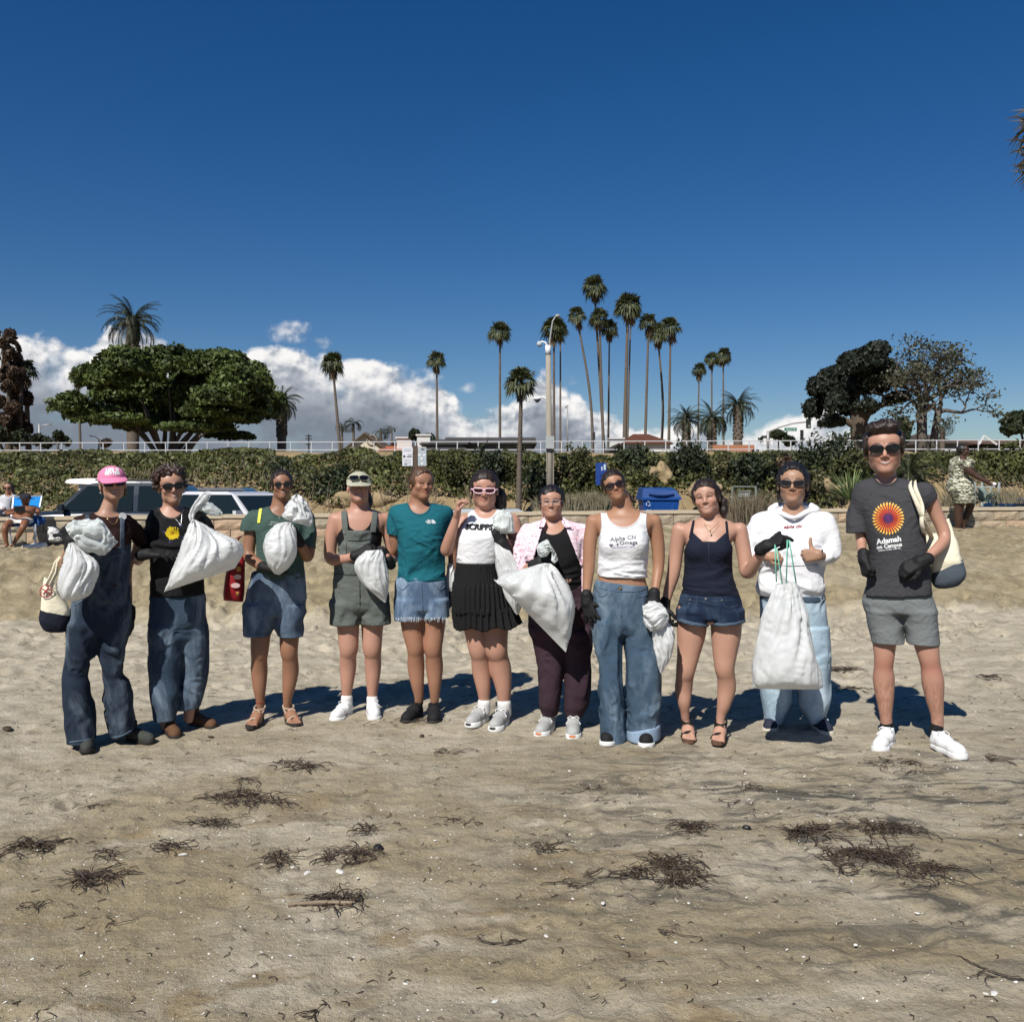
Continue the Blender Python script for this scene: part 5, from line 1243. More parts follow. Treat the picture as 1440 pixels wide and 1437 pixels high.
# ---------------- woman in grey overalls shorts and cap
def person4():
 P = Person('woman in khaki cap and grey short overalls, holding a small white bag at her waist',6.2,CB,FAIRP,G,foot=(700,1290)); P.open_eyes = True; P.brow = (.06,.03,.02)
 P.head(700,247,90,dy=-.01,yaw=0,pitch=9,roll=0,smile=1.6,wide=.96,jaw=.95)
 std_neck(P,702,210,704,285,42,52)
 P.tor += [(P.loft([(272,640,770,.06,.02),(292,580,820,.085,.02),(330,558,855,.10,.01),(420,592,812,.115,0),(500,600,800,.105,0),(600,585,805,.11,.0),(700,575,830,.12,.01),(780,580,825,.11,.01)],.008),.02)]
 P.arms = [(q,.014) for q in P.limb([(580,325,.01,36),(560,420,.0,34),(558,520,-.01,31),(620,525,-.09,26),(705,505,-.16,18)])]
 P.arms += [(q,.014) for q in P.limb([(832,325,.01,36),(855,420,.01,33),(872,510,.01,30),(860,530,-.08,24),(842,510,-.15,18)])]
 P.legs = [(q,.02) for q in P.limb([(640,780,.01,66),(645,880,.0,55),(648,970,-.015,49),(645,1010,.0,42),(644,1065,.02,43),(641,1140,.015,34),(638,1210,.02,25),(638,1260,.03,22)])]
 P.legs += [(q,.02) for q in P.limb([(770,780,.01,66),(767,880,.0,55),(766,970,-.015,49),(770,1010,.0,42),(770,1065,.02,43),(769,1140,.015,34),(767,1210,.02,25),(767,1265,.03,22)])]
 P.build_body(SKIN)
 P.hair([(('e',(0,.02,.03),(.083,.098,.085)),0)],HDARK,cuts=[lambda a,b,e: np.minimum(-(b+.022),.09-e)+0*a,lambda a,b,e: e-.06+0*a],amp=.004)
 P.hair([(('c',(.050,.07,-.01),(.072,.08,-.09),.028,.024),0),(('c',(.072,.08,-.09),(.060,.06,-.17),.024,.012),.01)],HDARK,amp=.006,name='ponytail')
 capm = cloth('khaki_twill',srgb(168,166,146),wr=.4); P.cap(capm)
 P.glasses(.030,.016,z=.062,y=-.116,shape=3.0,lens=(.004,.004,.005)).name = 'sunglasses_on_cap'
 blk = cloth('black_tank',(0.008,0.008,0.009),wr=.5)
 tk = P.loft([(292,612,800,.09,.02),(330,596,815,.108,.01),(420,590,816,.122,0),(500,598,805,.112,0),(600,585,808,.115,0)])
 P.garment('tank_top',[tk],blk,.03,.0,cuts=[hemcut(P,600)],carves=[(ell(P.p(700,300,-.05),(P.r(66),.14,P.r(92))),0),(ell(P.p(560,330,0),(P.r(50),.2,P.r(85))),0),(ell(P.p(852,330,0),(P.r(44),.2,P.r(85))),0)])
 gr = cloth('grey_canvas',srgb(92,97,93),wr=1.1,wscale=18)
 bib = P.loft([(360,600,782,.120,-.004),(420,600,785,.130,-.004),(500,592,792,.128,-.004),(590,575,800,.126,0),(700,566,848,.14,.01),(760,560,850,.135,.01),(790,575,845,.12,.01)])
 lg = P.loft([(740,557,712,.13,.01),(868,552,704,.12,0),(895,552,704,.12,0)],n=2.4); rg = P.loft([(740,698,852,.13,.01),(866,704,860,.12,0),(895,704,860,.12,0)],n=2.4)
 P.garment('overalls',[(bib,.02),(lg,.03),(rg,.008)],gr,.02,.003,cuts=[hemcut(P,868),region(None,None,lambda X,Y,Z: Z-zb(P,380)+0*X+0*Y),lambda X,Y,Z: np.where(Z > zb(P,540),np.maximum(Y-P.D-.03,0)*4-.001,-1)+0*X],folds=[fold(.010,7,7,8,1.0),fold(.004,16,12,14,4.0)])
 VO = P.last
 line_on(P,'pocket_seam',VO,[(640,432),(700,432),(758,425)],.0028,mat('dark_seam',(.03,.032,.03),.9)); line_on(P,'pocket_seam',VO,[(636,500),(636,440)],.002,mat('dark_seam',(.03,.032,.03),.9))
 line_on(P,'waist_seam',VO,[(580,600),(680,604),(790,590)],.0026,mat('dark_seam',(.03,.032,.03),.9)); line_on(P,'fly_seam',VO,[(703,620),(705,760)],.0026,mat('dark_seam',(.03,.032,.03),.9))
 sp = [P.loft([(276,640,765,.065,.02),(292,590,812,.09,.02),(330,560,850,.11,.01),(420,592,812,.130,0)])]
 strip(P,'strap',sp,(632,388),(624,276),15,gr,.006); strip(P,'strap',sp,(770,388),(782,276),15,gr,.006)
 for x,y in ((626,386),(772,384)):
  q = frontpts(P,VO,[(x,y+4)],.006)
  if q: b = MB(); c = q[0]-P.o; b.tube([c,c+np.array((0,-.004,0))],[.010,.009],10); b.build('button',SILVER,P.root)
 P.glove(P.p(703,505,-.165),(.75,-.25,.55),(-.1,-.9,.4),side=1,curl=(45,60,40),thumb='side',cuff_dir=(-.9,.3,-.15),sc_=.95)
 P.glove(P.p(850,535,-.14),(-.55,-.3,.8),(.2,-.9,.3),side=-1,curl=(40,55,40),thumb='side',cuff_dir=(.4,.5,-.7),sc_=1.0)
 sk = mat('white_sock',(.68,.66,.64),.9)
 P.garment('sock',P.limb([(638,1225,.02,28),(638,1270,.03,28)]),sk,.01,.002,h=.006); P.garment('sock',P.limb([(767,1230,.02,28),(767,1275,.03,28)]),sk,.01,.002,h=.006)
 h1 = P.p(652,1290,0); put_shoe(P,'striped',(h1[0],P.D+.06),-.42,-.9,.98); h2 = P.p(766,1290,0); put_shoe(P,'striped',(h2[0],P.D+.06),.06,-1,.98)
 bag_loft(P,[((735,482),(812,478)),((680,550),(826,525)),((712,640),(848,600)),((780,705),(850,670)),((826,745),(838,742))],[.03,.06,.07,.05,.008],plastic_bag('white_bin_bag'),'rubbish_bag','small pointed white rubbish bag in both hands of the woman in grey overalls','bag',dy=-.21,pleat=.010,npl=7,seed=21,group='white rubbish bags held by the volunteers',crumple=.009)
 return P
P1 = person1(); P2 = person2(); P3 = person3(); P4 = person4()
# ---------------- woman in teal tee
def person5():
 P = Person('woman in teal tee and frayed denim shorts glancing sideways, hands behind her neighbours',6.15,CC,(0.31,0.155,0.095),G,foot=(238,1270)); P.brow = (.10,.05,.03)
 P.head(224,226,73,dy=-.01,yaw=24,pitch=1,roll=2,smile=1.2,wide=.98,jaw=1.0)
 std_neck(P,215,190,212,262,44,52)
 P.tor += [(P.loft([(240,160,268,.06,.02),(262,95,345,.08,.02),(300,78,368,.10,.01),(400,108,345,.12,0),(500,115,340,.11,0),(600,105,345,.11,.0),(700,100,352,.12,.01),(780,100,352,.12,.01)],.016),.02)]
 P.arms = [(q,.012) for q in P.limb([(88,300,.02,30),(88,400,.03,29),(92,470,.05,27),(50,500,.09,24),(0,500,.12,17)])]
 P.arms += [(q,.012) for q in P.limb([(355,300,.02,30),(372,400,.04,28),(384,490,.06,26),(380,600,.05,21),(374,690,.03,16)])]
 P.legs = [(q,.015) for q in P.limb([(175,780,.01,64),(180,880,.0,54),(193,965,-.015,44),(196,1005,.0,41),(197,1065,.02,43),(204,1150,.015,34),(212,1215,.02,24),(213,1250,.03,22)])]
 P.legs += [(q,.015) for q in P.limb([(290,780,.01,64),(288,880,.0,55),(284,970,-.015,46),(288,1010,.0,42),(291,1070,.02,44),(292,1150,.015,34),(292,1215,.02,24),(290,1255,.03,22)])]
 P.build_body(SKIN)
 hairset(P,'back',HBROWN,line=.098,vol=.99)
 tee = cloth('teal_jersey',srgb(24,92,104),wr=1.1)
 tp = P.loft([(238,158,268,.065,.02),(258,92,340,.095,.02),(300,70,370,.12,.01),(400,104,346,.145,-.01),(470,108,345,.14,-.01),(560,106,350,.125,0),(640,96,356,.13,0),(660,96,356,.13,0)])
 slv = [(q,.03) for q in P.limb([(100,290,.02,38),(88,340,.02,39),(84,420,.03,38)])]+[(q,.03) for q in P.limb([(345,290,.02,38),(362,350,.03,37),(372,420,.04,37)])]
 P.garment('t_shirt',[tp]+slv,tee,.03,.0,cuts=[hemcut(P,632,slope=.0),sleeveend(P,(50,400),(115,408),(90,300),x1=104),sleeveend(P,(348,420),(410,412),(355,300),x0=347)],
    folds=[fold(.008,6,6,10,5.0),fold(.004,14,12,16,8.0)],carves=[(cone(P.p(215,246,-.09),P.p(215,225,.04),.068,.082),0)])
 VT = P.last; P.bands(mat('teal_rib',tuple(c*.8 for c in srgb(24,92,104)),.85)); wp = mat('print_white',(0.78,0.78,0.78),.8)
 # small chest mark: three nested quarter arcs beside two short lines of lettering
 pol = []
 for r0,r1 in ((4,8),(10,14),(16,20)):
  a = np.linspace(0,math.pi/2,7); pol += [[(276+r0*math.cos(t)*1.0,345-r0*math.sin(t)),(276+r1*math.cos(t),345-r1*math.sin(t)),(276+r1*math.cos(u_),345-r1*math.sin(u_)),(276+r0*math.cos(u_),345-r0*math.sin(u_))] for t,u_ in zip(a[:-1],a[1:])]
 pol += text_polys('THE',262,332,5.5,bold=.04)+text_polys('NORTH',260,338.5,5.5,bold=.04)+text_polys('FACE',262,345,5.5,bold=.04)
 decal(P,'chest_logo',pol,wp,VT)
 dn = denim('light_blue_denim',(0.075,0.12,0.19),(0.26,0.34,0.44),7,.8)
 tor = P.loft([(610,104,350,.118,0),(650,92,357,.125,0),(720,90,362,.13,.01),(780,92,364,.125,.01)])
 lg = P.loft([(720,88,245,.13,.01),(828,88,236,.12,0),(850,88,236,.12,0)],n=2.4); rg = P.loft([(720,222,364,.13,.01),(820,230,366,.12,0),(850,230,366,.12,0)],n=2.4)
 P.garment('shorts',[(tor,.02),(lg,.02),(rg,.008)],dn,.02,.002,cuts=[hemcut(P,826,slope=.05,x0=230)],folds=[fold(.008,7,7,9,3.0)])
 VS = P.last; b = MB(); r = np.random.default_rng(2)
 for i in range(70):
  x = r.uniform(96,360); q = frontpts(P,VS,[(x,818+r.uniform(-2,2))],.003)
  if q: a = q[0]-P.o; b.tube([a,a+np.array((r.normal()*.004,-.004,-r.uniform(.012,.034)))],.0012,3)
 b.build('frayed_hem',mat('denim_thread',(.5,.54,.58),.9),P.root)['kind'] = 'stuff'
 seam = MATS['light_seam']; line_on(P,'fly_seam',VS,[(224,640),(226,700),(232,780)],.0026,seam); line_on(P,'pocket_seam',VS,[(105,660),(130,680),(160,650)],.0022,seam); line_on(P,'pocket_seam',VS,[(345,660),(320,680),(290,650)],.0022,seam)
 P.glove(P.p(374,690,.03),(0,-.1,-1),(1,-.3,0),side=1,curl=(30,35,20),thumb='side',cuff_dir=(0,0,1),sc_=.92)
 h1 = P.p(215,1270,0); put_shoe(P,'black',(h1[0],P.D+.02),-.40,-.92,1.0); h2 = P.p(288,1270,0); put_shoe(P,'black',(h2[0],P.D+.02),-.02,-1,1.0)
 bag_loft(P,[((362,545),(385,545)),((354,600),(392,600)),((352,660),(392,665)),((358,708),(384,712))],[.02,.05,.05,.02],plastic_bag('white_bin_bag'),'rubbish_bag','narrow white rubbish bag hanging between the teal tee and the black skirt','bag',dy=.04,pleat=.008,npl=5,seed=9,group='white rubbish bags held by the volunteers',crumple=.006)
 return P
# ---------------- woman in white top and black skirt
def person6():
 P = Person('woman in white SCRIPPS top, black ruffled skirt and pale sunglasses, one hand raised',5.95,CC,FAIRP,G,foot=(570,1320)); P.brow = NEUT; P.open_eyes = False
 P.head(543,264,90,dy=-.01,yaw=-1,pitch=-4,roll=1,smile=1.0,wide=1.02,jaw=1.06)
 std_neck(P,545,225,550,300,46,56)
 P.tor += [(P.loft([(270,490,620,.06,.02),(295,445,690,.09,.02),(330,432,705,.11,.01),(420,412,655,.13,0),(540,402,640,.125,0),(620,400,640,.13,.0),(700,395,655,.14,.01),(800,410,660,.13,.01)],.012),.02)]
 P.arms = [(q,.015) for q in P.limb([(440,330,.0,34),(390,420,-.03,33),(352,478,-.05,32),(375,400,-.10,27),(404,305,-.13,17)])]
 P.arms += [(q,.015) for q in P.limb([(682,340,.01,44),(700,400,.01,40),(700,470,.0,36),(672,455,-.08,30),(638,440,-.14,20)])]
 P.bare(P.p(404,302,-.13),(.22,-.25,.95),(-.9,.2,.3),side=1,curl=(40,45,25),thumb='side',sc_=.95)
 P.legs = [(q,.015) for q in P.limb([(495,800,.01,70),(500,880,.0,60),(512,975,-.02,50),(520,1020,.0,45),(526,1080,.02,47),(536,1160,.015,38),(541,1220,.02,29),(541,1270,.03,26)])]
 P.legs += [(q,.015) for q in P.limb([(600,800,.01,72),(600,880,.0,64),(604,975,-.02,56),(614,1020,.0,50),(626,1085,.02,54),(638,1165,.015,42),(642,1225,.02,33),(643,1275,.03,29)])]
 P.build_body(SKIN)
 hairset(P,'back',HDARK,line=.088,vol=1.03,parting=True,tail=[(.050,.07,.0,.045),(.085,.075,-.05,.048),(.090,.06,-.11,.040),(.075,.05,-.16,.020)],tamp=.012)
 P.glasses(.0295,.0165,frame=srgb(228,190,200),lens=(.03,.01,.012),z=.002,shape=4.0,rim=.0045,tilt=.6)
 wt = cloth('white_cotton',(0.72,0.72,0.73),wr=.9)
 tp = P.loft([(272,495,618,.07,.02),(292,460,680,.10,.02),(330,440,690,.125,.01),(400,410,655,.155,-.015),(470,405,645,.15,-.01),(540,400,632,.14,0),(570,400,632,.14,0)])
 P.garment('crop_top',[tp],wt,.03,.0,cuts=[hemcut(P,543)],folds=[fold(.005,6,6,10,2.0),fold(.006,8,8,22,6.0)],carves=[(cone(P.p(548,266,-.09),P.p(548,240,.04),.070,.084),0),(ell(P.p(405,318,0),(P.r(42),.2,P.r(68))),0),(ell(P.p(724,345,0),(P.r(58),.2,P.r(92))),0)])
 VT = P.last; P.bands(mat('white_rib',(.60,.60,.62),.85),.010)
 decal(P,'chest_lettering',split_tris(text_polys('SCRIPPS',514,376,27,slant=1,bold=.07,shear=.2,width=1.0),9),mat('print_black',(.015,.015,.018),.8),VT)
 sk = cloth('black_skirt',(0.010,0.010,0.011),wr=1.0,aniso=(1.4,1.4,.3),wscale=40)
 def pleats(fr,am): return lambda x,y,z: (np.sin(np.arctan2(y-P.D,x-P.p(530,0)[0])*fr+vnoise(x*5,y*5,z*3)*2.5)*am).astype(np.float32)
 t1 = P.loft([(538,405,628,.135,0),(590,398,632,.14,0),(660,388,645,.15,0)]);
 P.garment('skirt',[t1],sk,.02,.002,cuts=[hemcut(P,652)],folds=[pleats(46,.0018)]); SKO = P.root.children[-1]
 t2 = P.loft([(640,388,645,.152,0),(700,386,660,.165,0),(800,384,690,.18,.01)]); P.garment('ruffle',[t2],sk,.02,.004,cuts=[hemcut(P,790,wav=.006)],folds=[pleats(34,.007)])
 t3 = P.loft([(765,386,690,.175,.01),(820,390,715,.19,.02),(880,398,745,.20,.02)]); P.garment('ruffle',[t3],sk,.02,.004,cuts=[hemcut(P,866,wav=.010,slope=.04,x0=560)],folds=[pleats(28,.010)])
 P.glove(P.p(636,452,-.15),(-.35,-.2,.9),(.1,-1,.1),side=-1,curl=(70,80,45),thumb='fist',cuff_dir=(.6,.3,-.7),sc_=1.0)
 sc1 = MATS['white_sock']; P.garment('sock',P.limb([(541,1250,.02,31),(541,1290,.03,31)]),sc1,.01,.002,h=.006); P.garment('sock',P.limb([(643,1252,.02,34),(645,1300,.03,33)]),sc1,.01,.002,h=.006)
 h1 = P.p(548,1310,0); put_shoe(P,'grey',(h1[0],P.D+.08),-.42,-.9,1.0); h2 = P.p(648,1320,0); put_shoe(P,'grey',(h2[0],P.D+.04),-.32,-.95,1.02)
 bag = plastic_bag('white_bin_bag')
 B = bag_loft(P,[((596,440),(622,455)),((600,520),(680,500)),((612,600),(725,570)),((640,690),(745,650)),((680,770),(735,740)),((705,805),(718,800))],[.02,.04,.06,.06,.04,.008],bag,'rubbish_bag','white rubbish bag beside the black skirt, partly behind the large bag of her neighbour','bag',dy=-.17,pleat=.012,npl=7,seed=31,group='white rubbish bags held by the volunteers',crumple=.008)
 bag_loft(P,[((640,272),(655,280)),((600,305),(678,310)),((585,345),(690,375)),((600,375),(690,392)),((612,392),(640,396))],[.012,.035,.045,.035,.012],plastic_bag('thin_bag_top',(.76,.81,.785),60),'bag_top',None,None,dy=-.17,pleat=.010,npl=6,seed=6,crumple=.016,parent=B,plabel='pale green crumpled top of the bag')
 return P
# ---------------- woman in pink overshirt
def person7():
 P = Person('smiling woman in clear glasses, pink patterned overshirt, black top and plum trousers',5.8,CD,FAIR,G,foot=(370,1300)); P.brow = NEUT
 P.head(326,304,157,dy=-.01,yaw=-1,pitch=2,roll=-1,smile=2.2,wide=1.02,jaw=1.02)
 std_neck(P,330,270,336,345,42,52)
 P.tor += [(P.loft([(315,285,395,.06,.02),(338,220,460,.085,.02),(380,200,480,.11,.01),(470,225,480,.13,0),(560,225,490,.13,0),(660,225,495,.14,.0),(760,225,510,.15,.01),(840,235,510,.14,.01)],.014),.02)]
 P.arms = [(q,.012) for q in P.limb([(215,380,.01,34),(190,470,.0,32),(190,548,-.02,30),(225,540,-.10,24),(272,515,-.18,17)])]
 P.arms += [(q,.012) for q in P.limb([(465,380,.01,34),(490,470,.02,32),(485,565,.0,30),(440,590,-.07,23),(408,598,-.12,17)])]
 P.bare(P.p(408,598,-.12),(-.85,-.35,.1),(.1,-.6,.7),side=-1,curl=(30,35,20),thumb='side',sc_=.92)
 P.legs = [(q,.02) for q in P.limb([(310,800,.01,50),(315,1000,.0,36),(315,1230,.02,22)])+P.limb([(430,800,.01,50),(440,1000,.0,36),(435,1240,.02,22)])]
 P.build_body(SKIN)
 hairset(P,'back',HBLACK,line=.090,vol=1.03,part=.03)
 P.glasses(.026,.019,frame=(.45,.42,.40),z=.003,shape=2.4,rim=.0013,clear=True,name='glasses')
 blk = MATS['black_tank']
 tk = P.loft([(338,232,452,.095,.015),(380,225,468,.12,.0),(470,232,474,.145,-.01),(560,232,478,.145,-.01),(640,232,478,.145,-.01)])
 P.garment('tank_top',[tk],blk,.03,.0,cuts=[hemcut(P,640)],carves=[(ell(P.p(332,318,-.06),(P.r(62),.13,P.r(68))),0)],folds=[fold(.005,7,7,12,2.0)])
 pk = cloth('pink_print_cotton',srgb(230,208,216),wr=1.0,pattern='floral')
 tp = P.loft([(312,280,398,.075,.02),(334,215,465,.10,.02),(380,178,492,.13,.01),(470,178,490,.155,0),(560,205,488,.16,0),(668,212,492,.165,0),(690,212,492,.165,0)])
 slv = [(q,.03) for q in P.limb([(215,370,.01,44),(190,450,.0,44),(188,545,-.03,42)])]+[(q,.03) for q in P.limb([(465,370,.01,42),(485,460,.02,42),(478,560,-.01,40),(435,590,-.06,32)])]
 def openf(X,Y,Z):
  za,zbm = zb(P,330),zb(P,680); t = np.clip((za-Z)/(za-zbm),0,1)
  xl = P.p(283,500)[0]*(1-t)+P.p(245,500)[0]*t-.0*Z; xr = P.p(388,500)[0]*(1-t)+P.p(462,500)[0]*np.minimum(t*1.8,1)+P.p(388,500)[0]*0
  xr = P.p(388,500)[0]+(P.p(470,500)[0]-P.p(388,500)[0])*np.minimum(t*1.7,1)
  xl = P.p(290,500)[0]+(P.p(245,500)[0]-P.p(290,500)[0])*np.minimum(t*2.2,1)
  return np.minimum(np.minimum(X-xl,xr-X),P.D-.02-Y)
 P.garment('overshirt',[tp]+slv,pk,.03,.003,cuts=[hemcut(P,668),openf,sleeveend(P,(205,500),(228,600),(190,520),x0=206,x1=262,y1=625,y0=505),sleeveend(P,(410,560),(418,630),(470,570),x0=380,x1=425,y1=640,y0=545)],
    folds=[fold(.010,8,8,8,4.0),fold(.005,18,14,16,3.0)],carves=[(cone(P.p(336,318,-.10),P.p(336,285,.04),.072,.085),0)])
 # collar
 for sg,q in ((-1,[(292,300,-.02),(272,318,-.07),(262,345,-.10),(290,345,-.11),(300,318,-.09)]),(1,[(385,300,-.02),(408,318,-.07),(420,345,-.10),(392,348,-.11),(376,322,-.09)])):
  b = MB(); V = [P.p(*v)-P.o for v in q]; V2 = [v+np.array((0,.008,.002)) for v in V]; n_ = len(V)
  b.add(V+V2,[tuple(range(n_)),tuple(range(2*n_-1,n_-1,-1))]+[(i,n_+i,n_+(i+1) % n_,(i+1) % n_) for i in range(n_)])
  b.build('collar',pk,P.root)
 pl = cloth('plum_trousers',srgb(58,42,50),wr=1.1,wscale=16,aniso=(1,1,1))
 tor = P.loft([(620,228,492,.135,0),(700,222,508,.145,0),(800,218,520,.155,.01),(860,225,520,.14,.01)])
 lg = P.loft([(820,220,388,.145,.01),(900,240,388,.13,0),(1000,258,386,.115,-.01),(1100,266,378,.11,.0),(1190,268,366,.10,.01),(1225,276,360,.085,.02),(1250,282,356,.07,.02)],n=2.4)
 rg = P.loft([(820,352,522,.145,.01),(900,372,520,.13,0),(1000,384,516,.115,.0),(1100,388,514,.11,.0),(1190,388,506,.10,.01),(1230,390,488,.085,.02),(1258,396,474,.07,.02)],n=2.4)
 P.garment('trousers',[(tor,.02),(lg,.03),(rg,.008)],pl,.02,.002,folds=[fold(.011,8,7,7,5.0),fold(.004,18,14,12,2.0)])
 P.glove(P.p(262,520,-.19),(.70,-.3,.55),(-.1,-.95,.3),side=1,curl=(60,75,45),thumb='side',cuff_dir=(-.85,.4,-.3),sc_=1.0)
 w = P.p(398,598,-.11); ring(P,[w+np.array((.006*math.sin(a),.028*math.cos(a),.030*math.sin(a))) for a in np.linspace(0,6.28,14)],.007,BLK,'watch_strap')
 b = MB(); b.box(P.p(400,596,-.145)-P.o,(.030,.010,.038)); b.build('watch',mat('watch_glass',(.01,.01,.012),.15,.6),P.root)
 ank = P.limb([(318,1235,.02,24),(318,1270,.03,24)]); P.garment('sock',ank,mat('dark_sock',(.04,.03,.035),.9),.01,.002,h=.006); P.garment('sock',P.limb([(434,1245,.02,24),(434,1280,.03,24)]),mat('dark_sock',(.04,.03,.035),.9),.01,.002,h=.006)
 h1 = P.p(322,1300,0); put_shoe(P,'greyorange',(h1[0],P.D+.06),-.28,-.96,1.0); h2 = P.p(434,1300,0); put_shoe(P,'greyorange',(h2[0],P.D+.02),-.04,-1,1.0)
 for sg in (-1,1): sphere_at(P,'earring',326+sg*42,292,4,mat('pink_bead',(.5,.2,.25),.4),-.03)
 bag = plastic_bag('white_bin_bag')
 B = bag_loft(P,[((298,520),(322,522)),((240,538),(362,560)),((160,558),(412,640)),((90,580),(432,730)),((56,600),(425,850)),((52,596),(396,948))],[.016,.06,.12,.15,.10,.006],bag,'rubbish_bag','large bulging white rubbish bag held in front of the plum trousers','bag',dy=-.30,pleat=.018,npl=9,seed=17,group='white rubbish bags held by the volunteers',crumple=.010)
 bag_loft(P,[((255,445),(262,475)),((275,425),(290,478)),((305,408),(318,462)),((322,430),(345,470)),((332,470),(355,500)),((325,505),(342,522))],[.012,.03,.035,.03,.022,.012],plastic_bag('thin_bag_top',(.76,.81,.785),60),'bag_top',None,None,dy=-.28,pleat=.010,npl=6,seed=16,crumple=.016,parent=B,plabel='pale green gathered top of the bag')
 return P
# ---------------- woman in Alpha Chi Omega tank
def person8():
 P = Person('woman tilting her head in white Alpha Chi Omega tank and wide blue jeans',5.55,CD,(0.33,0.17,0.10),G,foot=(700,1340)); P.brow = NEUT; P.open_eyes = False
 P.head(629,224,80,dy=-.02,yaw=4,pitch=6,roll=-17,smile=1.3,wide=.94,jaw=.95)
 P.head_shift = 0
 std_neck(P,656,200,678,285,44,54)
 P.tor += [(P.loft([(262,610,745,.06,.02),(285,540,810,.08,.02),(320,515,835,.10,.01),(400,558,790,.12,0),(490,562,788,.115,0),(560,556,780,.105,0),(600,548,784,.105,.0),(640,532,795,.11,.0),(720,525,800,.12,.01),(800,530,810,.12,.01)],.004),.02)]
 for x_,s_ in ((622,1),(728,1)): P.tor.append((ell(P.p(x_,430,-.085),(P.r(48),.055,P.r(46))),.05))
 P.arms = [(q,.015) for q in P.limb([(528,320,.01,35),(512,420,.0,33),(507,530,-.01,29),(500,620,-.03,23),(494,695,-.06,17)])]
 P.arms += [(q,.015) for q in P.limb([(820,320,.01,36),(838,420,.02,33),(842,530,.01,28),(832,610,-.03,23),(822,680,-.07,17)])]
 P.legs = [(q,.02) for q in P.limb([(600,800,.01,55),(610,1000,.0,38),(620,1330,.02,22)])+P.limb([(720,800,.01,55),(750,1000,.0,38),(765,1330,.02,22)])]
 P.tor = [(q,k) for q,k in P.tor]
 nav = ell(P.p(662,585,-.115),(P.r(4),.02,P.r(7)))
 P.sockets.append(nav)
 P.build_body(SKIN)
 hairset(P,'back',HDARK,line=.088,vol=1.0,tail=[(.0,.09,.02,.035),(.045,.085,-.05,.032),(.075,.075,-.10,.026),(.115,.07,-.15,.012)])
 P.glasses(.032,.021,lens=(.02,.010,.010),frame=(.02,.01,.01),z=.004,shape=2.6,rim=.003)
 wt = MATS['white_cotton']
 tp = P.loft([(280,560,790,.09,.02),(320,548,806,.115,.01),(400,557,795,.13,0),(480,556,792,.125,0),(560,552,784,.118,0),(600,552,784,.118,0)])
 br = [(ell(P.p(622,430,-.085),(P.r(50),.060,P.r(50))),.05),(ell(P.p(728,430,-.085),(P.r(50),.060,P.r(50))),.05)]
 P.garment('tank_top',[tp]+br,wt,.03,.004,cuts=[hemcut(P,576,slope=-.03,x0=660)],carves=[(ell(P.p(674,268,-.03),(P.r(80),.20,P.r(84))),0),(ell(P.p(520,330,0),(P.r(50),.25,P.r(100))),0),(ell(P.p(838,325,0),(P.r(56),.25,P.r(105))),0)],folds=[fold(.0035,6,6,18,2.0),lambda x,y,z: np.where(z < zb(P,470),fold(.006,5,5,26,4.0)(x,y,z),0)])
 VT = P.last; P.bands(mat('white_rib',(.60,.60,.62),.85),.010); pg = mat('print_grey',(.13,.12,.15),.8); pu = mat('print_violet',(.30,.25,.45),.8)
 T = text_polys('Alpha Chi',672,408,19,slant=-6,bold=.02,shear=.1,width=1.15)+text_polys('Omega',698,429,18,slant=-2,bold=.02,width=1.15)
 a = np.linspace(0,2*math.pi,24)[:-1]
 ht = [(614+10*.062*16*math.sin(t)**3,434-.62*(13*math.cos(t)-5*math.cos(2*t)-2*math.cos(3*t)-math.cos(4*t))) for t in a]; T.append(ht[::-1])
 T.append([(640,426),(645,423),(650,426),(650,432),(645,436),(640,432)][::-1])
 decal(P,'chest_lettering',split_tris(T,9),pg,VT); decal(P,'chest_lettering',split_tris(text_polys('YOU SHOULDN\'T WAIT',672,446,7,slant=-4,bold=.02),8),pu,VT)
 dn = denim('washed_denim',(0.046,0.078,0.118),(0.17,0.23,0.29),5,.75)
 tor = P.loft([(592,548,790,.118,0),(640,528,796,.125,0),(700,520,802,.135,.005),(800,522,815,.14,.01),(850,530,810,.12,.01)])
 lg = P.loft([(790,522,680,.13,.01),(900,534,668,.12,.0),(1000,546,666,.115,-.01),(1100,551,670,.115,-.01),(1200,556,682,.12,.0),(1310,562,690,.125,.01),(1390,562,690,.125,.01)],n=2.4)
 rg = P.loft([(790,650,820,.13,.02),(900,672,838,.12,.02),(1000,684,850,.115,.0),(1100,684,857,.115,.0),(1200,688,854,.12,.01),(1300,690,846,.125,.02),(1360,690,843,.125,.02)],n=2.4)
 P.garment('jeans',[(tor,.02),(lg,.03),(rg,.008)],dn,.02,.002,cuts=[region(None,P.p(689,1300)[0],hemcut(P,1366,slope=.0)),region(P.p(689,1300)[0],None,hemcut(P,1338,slope=.10,x0=770)),belowline(P,(530,596),(800,628))],folds=[fold(.012,7,6,5,9.0),fold(.004,18,14,14,3.0)])
 VJ = P.last; seam = MATS['light_seam']
 rc = P.loft([(1285,686,848,.13,.02),(1320,686,848,.134,.02),(1360,686,848,.134,.02)],n=2.4)
 P.garment('rolled_cuff',[rc],denim('denim_inside',(0.22,0.30,0.40),(0.30,0.38,0.48),8,.4),.01,.003,cuts=[hemcut(P,1342,slope=.12,x0=770),belowline(P,(686,1318),(848,1284))],folds=[fold(.003,8,8,8,2)])
 line_on(P,'waist_seam',VJ,[(532,628),(600,648),(660,655),(730,655),(795,640)],.0028,seam); line_on(P,'fly_seam',VJ,[(655,640),(657,700),(664,780)],.0026,seam)
